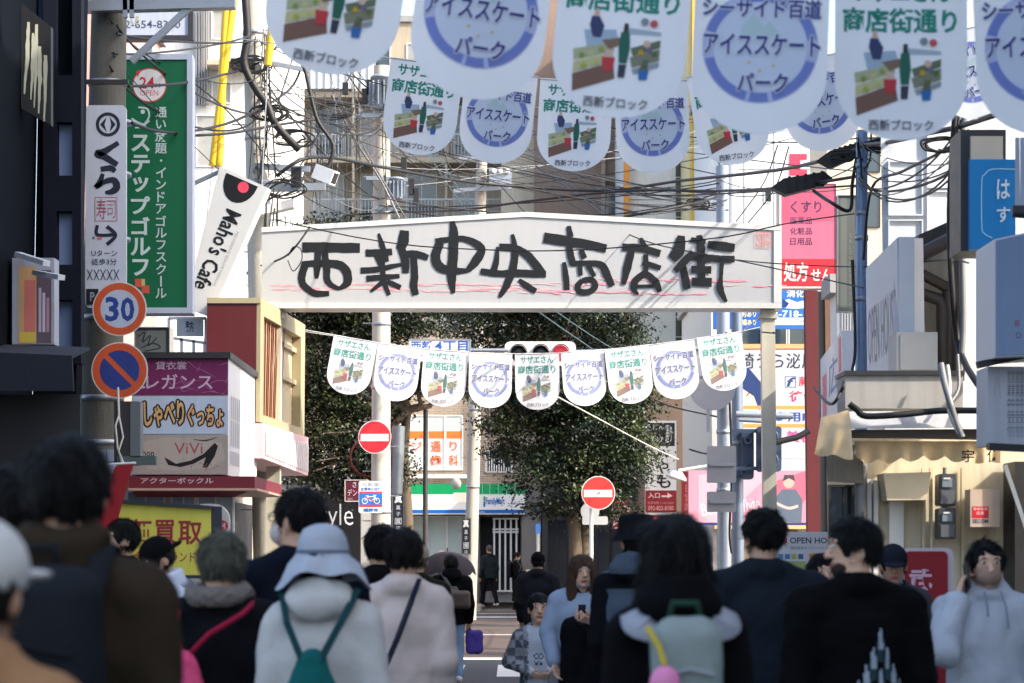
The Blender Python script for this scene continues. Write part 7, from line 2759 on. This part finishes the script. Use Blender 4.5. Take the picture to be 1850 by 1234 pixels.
# 11 - olive jacket holding the parasol
a = person('person in an olive jacket and beige cap just right of the cream coat', 752, 976, 17.5, -8, hat_h=.03, hair=grey_h, topc=cloth('olive_jacket', (28, 28, 20)), bulk=1.12)
wear(a, 'cap', [ell((0, -.012, .04), (.094, .112, .1)), ('&', .01, half(.01)), ('+', .01, ell((0, .13, .03), (.07, .08, .012)))], cloth('beige_cap', (150, 136, 120)))
a = person('bald-headed elderly person holding up the dark parasol', 798, 991, 33.6, 0, sk=skin_m, topc=cloth('grey_coat', (96, 96, 100)), bulk=1.1, H=1.64, arms={'R': ((.26, -.02, 1.12), (.14, .08, 1.26)), 'curlR': 1.4})
uy = 32.9
c = P(808, 1018, uy)
uz0 = P(808, 1040, uy).z
uz1 = P(808, 996, uy).z
rad = P(860, 1018, uy).x - P(808, 1018, uy).x
t = thing('umbrella', (c.x, uy, 1.0), 'dark grey open parasol above the crowd', 'umbrella')
b = MB().mat(cloth('umbrella_grey', (62, 58, 64), .1))
n = 8
vs, fs = [], []
for j in range(9):
    f = j / 8
    for k in range(n * 4):
        a_ = 2 * math.pi * k / (n * 4)
        sc_ = abs(math.cos((a_ * n / 2)))
        r = rad * math.sin(f * math.pi / 2) * (1 - .06 * f * (1 - sc_))
        z = uz0 + (uz1 - uz0) * math.cos(f * math.pi / 2) + .05 * f * f * (1 - sc_)
        vs.append((c.x + r * math.cos(a_), uy + r * math.sin(a_), z))
for j in range(8):
    for k in range(n * 4):
        k2 = (k + 1) % (n * 4)
        fs.append((j * n * 4 + k, j * n * 4 + k2, (j + 1) * n * 4 + k2, (j + 1) * n * 4 + k))
b.add(vs, fs, True)
b.build('canopy', None, t, fix=False)
hw = a['root'].matrix_basis @ Vector(a['wR'])
MB().mat(dark_m).tube([(c.x, uy, uz1 + .05), (c.x, uy, uz0), (hw.x + .02, hw.y + .1, hw.z + .05), (hw.x, hw.y + .06, hw.z - .14)], .008, 8).build('shaft', None, t)
b = MB().mat(steel)
for k in range(8):
    a_ = 2 * math.pi * (k + .0) / 8
    b.tube([(c.x, uy, uz1 - .02), (c.x + rad * .6 * math.cos(a_), uy + rad * .6 * math.sin(a_), uz0 + (uz1 - uz0) * .74 - .0), (c.x + rad * .99 * math.cos(a_), uy + rad * .99 * math.sin(a_), uz0)], .004, 4)
b.build('rib', None, t)
# 12 - bag man in jeans
a = person('man in a black hooded coat and jeans carrying a brown sling bag', 815, 1004, 29.6, 4, hair=black_h, topc=cloth('black_coat', (13, 13, 16)), bulk=1.22, hood=True, legc=cloth('light_jeans', (116, 138, 168), .3), shoec=cloth('white_shoe', (190, 190, 190)), stride=.16, sw=.2)
H12 = a['H']
carried(a, 'sling_bag', 'brown leather sling bag on the back of the black coat', 'bag', [('bag', blob([rbox((.07, -.26, H12 * .66), (.15, .06, .11), .05), ('+', .03, rbox((.0, -.24, H12 * .72), (.07, .04, .07), .03))], (-.16, -.4, H12 * .52), (.3, -.1, H12 * .82), .013, .03, nz(2, .006)), M('brown_leather', (70, 56, 44), .5, noise=.2)), ('strap', MB().mat(dark_m).bar((-.02, -.22, H12 * .76), (-.12, -.1, H12 * .87), .04, .012, (0, -1, .5)).bar((.18, -.22, H12 * .62), (.23, 0, H12 * .58), .04, .012, (0, -1, 0)), dark_m)])
t = carried(a, 'carrier_bag', 'purple bag hanging from the hand of the man in jeans', 'bag', [('bag', blob([rbox((a['wR'][0] + .07, a['wR'][1] + .02, a['wR'][2] - .24), (.10, .05, .14), .04)], (a['wR'][0] - .1, a['wR'][1] - .12, a['wR'][2] - .45), (a['wR'][0] + .24, a['wR'][1] + .16, a['wR'][2] - .02), .014, .02, nz(5, .01, 18)), cloth('purple', (84, 70, 150))), ('handle', MB().mat(cloth('purple', (84, 70, 150))).tube([tuple(a['wR'] + np.array((0.01, .01, -.07))), (a['wR'][0] + .05, a['wR'][1] + .02, a['wR'][2] - .13)], .01, 6), cloth('purple', (84, 70, 150)))])
# 13, 14 - across the avenue
a = person('woman in a long black coat reading her phone by the store pillar', 934, 998, 70.5, 258, hair=black_h, sk=skin_m, hairstyle='tied', topc=cloth('black_coat', (13, 13, 16)), hem=.16, topkind='coat', face=True, nod=-.25, stride=0.02,
           arms={'R': ((.2, .02, 1.02), (.10, .28, 1.12)), 'L': ((-.2, .02, 1.02), (-.06, .27, 1.10))})
backpack(a, 'black backpack of the woman by the store pillar', cloth('black_bag', (30, 30, 36)), dark_m, pocket=False, y0=-.22)
person('person in dark clothes and white shoes stepping into the store doorway', 884, 985, 73.6, 30, hair=grey_h, topc=cloth('dark_teal_coat', (34, 42, 46)), shoec=cloth('white_shoe', (190, 190, 190)), stride=.25)
# 15 - capped man mid street
a = person('man in a black baseball cap and charcoal jacket walking away mid street', 972, 1021, 29.5, -10, hat_h=.02, hair=black_h, topc=cloth('charcoal_jacket', (34, 34, 38)), bulk=1.15, H=1.60, sw=.2)
wear(a, 'cap', [ell((0, -.012, .03), (.091, .11, .1)), ('&', .01, half(.0)), ('+', .01, ell((0, .13, .02), (.07, .08, .01)))], cloth('black_cap', (10, 10, 12)))
# 16 - boy
plaid = M('plaid_shirt', (80, 84, 92), .9)
nt = plaid.node_tree
w1 = nt.nodes.new('ShaderNodeTexChecker'); w1.inputs['Scale'].default_value = 17
w1.inputs[1].default_value = lin((46, 52, 66)) + (1,); w1.inputs[2].default_value = lin((164, 164, 164)) + (1,)
tcn = nt.nodes.new('ShaderNodeTexCoord'); nt.links.new(tcn.outputs['Object'], w1.inputs[0])
n2 = nt.nodes.new('ShaderNodeTexNoise'); n2.inputs['Scale'].default_value = 14
mxx = nt.nodes.new('ShaderNodeMix'); mxx.data_type = 'RGBA'; mxx.inputs[7].default_value = lin((96, 98, 106)) + (1,)
nt.links.new(n2.outputs[0], mxx.inputs[0]); nt.links.new(w1.outputs[0], mxx.inputs[6])
nt.links.new(mxx.outputs[2], nt.nodes['Principled BSDF'].inputs['Base Color'])
def boyfn(L_):
    def f(c):
        tee = (abs(c[:, 0]) < .085) & (c[:, 1] > .02) & (c[:, 2] < L_['nb'] + .03)
        low = c[:, 2] < L_['hz'] + .07
        logo = (abs(c[:, 0] - .01) < .035) & (abs(c[:, 2] - L_['nb'] + .22) < .04) & (np.sin(c[:, 0] * 190) * np.sin(c[:, 2] * 170) > .2) & (c[:, 1] > 0.05)
        return np.where(logo & tee, 2, np.where(tee | (low & (abs(c[:, 0]) < .14)), 1, 0))
    return f
a = person('smiling boy in a white tee and open plaid shirt walking toward the viewer', 973, 1073, 18.0, 184, hair=black_h, sk=skin_m, hairstyle='short', face=True, child=True, topmats=[plaid, cloth('white_tee', (176, 180, 188)), cloth('grey_print', (70, 74, 90))], topfn=boyfn, topkind='shirt', bulk=1.12, hem=.42, res=.011, collar=False,
           legc=cloth('teal_shorts', (60, 84, 92)), arms={'R': ((.215, -.03, .78), (.06, .17, .70)), 'L': ((-.215, -.05, .78), (-.07, .18, .70)), 'NR': (-1, 0, .2), 'NL': (1, 0, .2), 'curlR': 1.0, 'curlL': 1.0}, width=1.02)
carried(a, 'drink_pouch', 'small silver pouch in the hand of the boy', 'pouch', [('pouch', MB().mat(M('silver_foil', (190, 194, 200), .25, .7)).obox((-.10, .20, .66), (.045, 0, .01), (0, .012, 0), (-.01, 0, .05)), None), ('cap', MB().mat(white_p).tube([(-.10, .20, .71), (-.10, .20, .73)], .01, 8), None)])
# 17 - denim jacket woman
a = person('long-haired woman in a pale denim jacket holding a phone beside the boy', 1051, 1016, 17.2, 184, hair=auburn_h, hairstyle='long', sk=skin_m, face=True, topc=cloth('denim', (138, 150, 170), .3), bulk=1.15, head_turn=.12, nod=-.04, H=1.555,
           legc=cloth('black_trousers', (24, 24, 28)), arms={'R': ((.24, .0, 1.02), (.20, .12, .80)), 'L': ((-.22, .05, 1.0), (-.02, .27, 1.10)), 'NL': (.6, .2, .5), 'curlL': 1.1})
wl = a['wL']
carried(a, 'phone', 'dark phone in the hand of the denim-jacket woman', 'phone', [('body', MB().mat(M('phone_black', (24, 24, 28), .2)).obox((wl[0] + .05, wl[1] + .045, wl[2] + .05), (.025, .02, 0), (-.003, .004, 0), (0, .01, .07)), None), ('screen', MB().mat(M('phone_glass', (40, 44, 54), .08)).obox((wl[0] + .046, wl[1] + .040, wl[2] + .05), (.022, .018, 0), (-.0012, .002, 0), (0, .009, .064)), None)])
V = blob([rbox((.03, .17, .86), (.13, .09, .27), .08), ('+', .05, cap((-.24, .05, 1.04), (-.0, .2, 1.04), .08, .09))], (-.45, -.1, .5), (.2, .4, 1.25), .016, .04, nz(12, .014, 12))
carried(a, 'folded_coat', 'black coat folded over the arm of the denim-jacket woman', 'coat', [('cloth', V, cloth('black_coat', (13, 13, 16))), ('lining', MB().mat(cloth('dark_lining', (44, 42, 50))).tube([(-.2, .255, .66), (-.1, .262, .64), (.02, .255, .66)], .006, 6), None)])
# 18 - man in black hat with grey hood
a = person('man in a black bucket hat and dark jacket with grey panels, back turned', 1150, 929, 13.0, -16, hat_h=.025, hair=black_h, topc=None, topmats=[cloth('black_jacket', (15, 16, 20)), cloth('slate_panel', (70, 80, 92), .3)], bulk=1.0, sw=.165, hood=True,
           topfn=lambda L_: (lambda c: np.where(((c[:, 2] > L_['nb'] - .02) & (c[:, 1] < .03)) | ((c[:, 1] < -.02) & (abs(c[:, 0] + .04) < .10) & (c[:, 2] < L_['nb'] - .10)), 1, 0)), head_turn=.5)
b = MB().mat(cloth('black_felt', (18, 18, 22), .1))
b.lathe((0, 0, a['hc'] + .01), [(.145, -.005), (.135, .01), (.105, .035), (.102, .06), (.098, .10), (.085, .128), (.04, .136), (0, .136)], 36, wob=lambda i, an: (0, .008 * math.sin(2 * an) * (i < 2)))
o = b.build('bucket_hat', None, None, fix=False); o.parent = a['root']
# 19 - long black hair and pale backpack
a = person('woman with long black hair in a black jacket, back turned, right of centre', 1222, 936, 7.2, 3, hair=black_h, hairstyle='long', topc=cloth('black_jacket2', (11, 11, 14)), bulk=1.0, hood=True, width=.82)
bp = backpack(a, 'pale grey-green backpack with wide straps on the long-haired woman', cloth('pale_pack', (136, 146, 142), .25), cloth('pale_strap', (150, 152, 160), .25), w=.10, h=.21, dp=.07, z=.695, strapw=.046, strapx=.84, y0=-.215, handle=cloth('dark_green', (40, 66, 54)))
H19 = a['H']
b = MB().mat(M('pink_rubber', (226, 130, 176), .35)).sphere((-.075, -.33, H19 * .715), (.045, .02, .055))
carried(a, 'charm', 'round pink charm with a yellow loop hanging off the pale backpack', 'charm', [('charm_disc', b, None), ('loop', MB().mat(cloth('yellow_loop', (186, 164, 60))).tube([(-.075, -.33, H19 * .748), (-.09, -.31, H19 * .78), (-.115, -.25, H19 * .81)], .009, 6), None)])
# 20 - navy jacket man
person('broad man in a dark navy jacket with upturned collar, back turned', 1378, 921, 11.0, 6, hair=black_h, topc=cloth('dark_navy', (26, 32, 40)), bulk=1.2, sw=.215, res=.014, head_turn=.35, hairstyle='short')
# 21 - profile man in patterned black sweater
pc_ = [cloth('black_knit', (9, 9, 11), .4), cloth('pale_knit', (150, 160, 170)), cloth('teal_knit', (44, 64, 70)), cloth('ochre_knit', (110, 84, 40))]
def sweat(L_):
    def f(c):
        x, z = c[:, 0] - .05, L_['nb'] - .165 - c[:, 2]          # z runs down the back from the top of the motif
        back = c[:, 1] < -.0
        lane = np.floor(np.abs(x) / .032 + .5)
        top = lane * .062 + .02 * np.sin(lane * 7)              # feather tips step down to each side
        ph = np.mod(z - top, .16)
        edge = np.abs(np.mod(np.abs(x) / .032 + .5, 1) - .5)
        inside = back & (z > top) & (lane < 5.5) & (edge < np.minimum(.5, .06 + ph * 7)) & (z < .62)
        pat = np.where(ph < .085 + .02 * np.sin(lane * 3), 1, np.where(ph < .135, 2, 0))
        pat = np.where((edge > .36) & (pat == 1), 2, pat)
        core = (np.abs(x) < .024) & (z > .22) & (z < .36)
        return np.where(back & core, 3, np.where(inside, pat, 0))
    return f
a = person('bearded man in profile wearing a black sweater with a pale zigzag motif on its back', 1543, 940, 9.8, 14, hair=black_h, sk=skin_m, face=True, topmats=pc_, topfn=sweat, topkind='sweater', bulk=1.2, sw=.22, res=.0085, head_turn=1.42, nod=-.03, collar=False)
wear(a, 'beard', [ell((0, .032, -.075), (.062, .062, .05)), ('-', .01, ell((0, .10, -.03), (.04, .05, .035))), ('&', .01, half(-.035, False)), ('&', .01, ('f', lambda X: -.0 - X[..., 1]))], hair_mat('beard', (52, 40, 34)), h=.007)
# 22 - drinker hidden between
person('dark-haired person raising a hand between the navy jacket and the zigzag sweater', 1484, 1012, 15.0, 190, hair=black_h, sk=skin_m, face=True, topc=cloth('black_coat', (13, 13, 16)), arms={'R': ((.26, .05, 1.06), (.10, .22, 1.30))}, H=1.56)
# 23 - capped man facing
a = person('man in a dark cap and grey jacket facing the viewer beside the red sign', 1613, 981, 15.2, 176, hat_h=.025, hair=black_h, sk=skin_s, face=True, topc=None, topmats=[cloth('grey_jacket', (66, 64, 70)), cloth('pale_blue_shirt', (128, 140, 170)), cloth('navy_vest', (30, 32, 44))], nod=-.18,
           topfn=lambda L_: (lambda c: np.where((c[:, 1] > .03) & (abs(c[:, 0]) < .05) & (c[:, 2] > L_['nb'] - .3), 1, np.where((c[:, 1] > .02) & (abs(c[:, 0]) < .10), 2, 0))))
wear(a, 'cap', [ell((0, -.012, .036), (.093, .112, .1)), ('&', .01, half(.012)), ('+', .01, ell((0, .12, .025), (.072, .085, .012)))], cloth('dark_cap', (28, 32, 42)))
# 24 - hoodie girl on the phone
a = person('woman in a pale grey hoodie and beige mask holding a phone to her ear', 1779, 979, 11.7, 186, hair=black_h, hairstyle='tied', sk=skin_m, face=True, topc=cloth('pale_hoodie', (172, 176, 184), .25), hood=True, topkind='hoodie', bulk=1.24, res=.012, folds=.011,
           legc=cloth('pale_denim', (150, 156, 168)), arms={'R': ((.25, .15, 1.10), (.155, .06, 1.355)), 'L': ((-.27, .05, 1.0), (-.16, .2, .84)), 'NR': (-1, .1, 0), 'curlR': .7}, head_turn=-.05)
wear(a, 'face_mask', [ell((0, .05, -.05), (.066, .068, .056)), ('-', .006, ell((0, .02, -.05), (.061, .074, .06))), ('&', .01, ('f', lambda X: .01 - X[..., 1]))], cloth('beige_mask', (150, 122, 108)), h=.007)
b = MB().mat(cloth('hoodie_cord', (120, 126, 140)))
for q in (-1, 1):
    b.tube([(q * .04, .115, a['nb'] + .01), (q * .045, .175, a['nb'] - .06), (q * .05, .195, a['nb'] - (.16 if q < 0 else .10))], .006, 6)
o = b.build('drawstring', None, None); o.parent = a['root']
wr = a['wR']
carried(a, 'phone', 'phone pressed to the ear of the hoodie woman', 'phone', [('body', MB().mat(M('phone_black', (24, 24, 28), .2)).obox((wr[0] - .045, wr[1] + .0, wr[2] + .10), (.004, 0, 0), (0, .033, .012), (0, -.02, .066)), None), ('screen', MB().mat(M('phone_glass', (40, 44, 54), .08)).obox((wr[0] - .05, wr[1] + .0, wr[2] + .10), (.0015, 0, 0), (0, .03, .011), (0, -.018, .06)), None)])
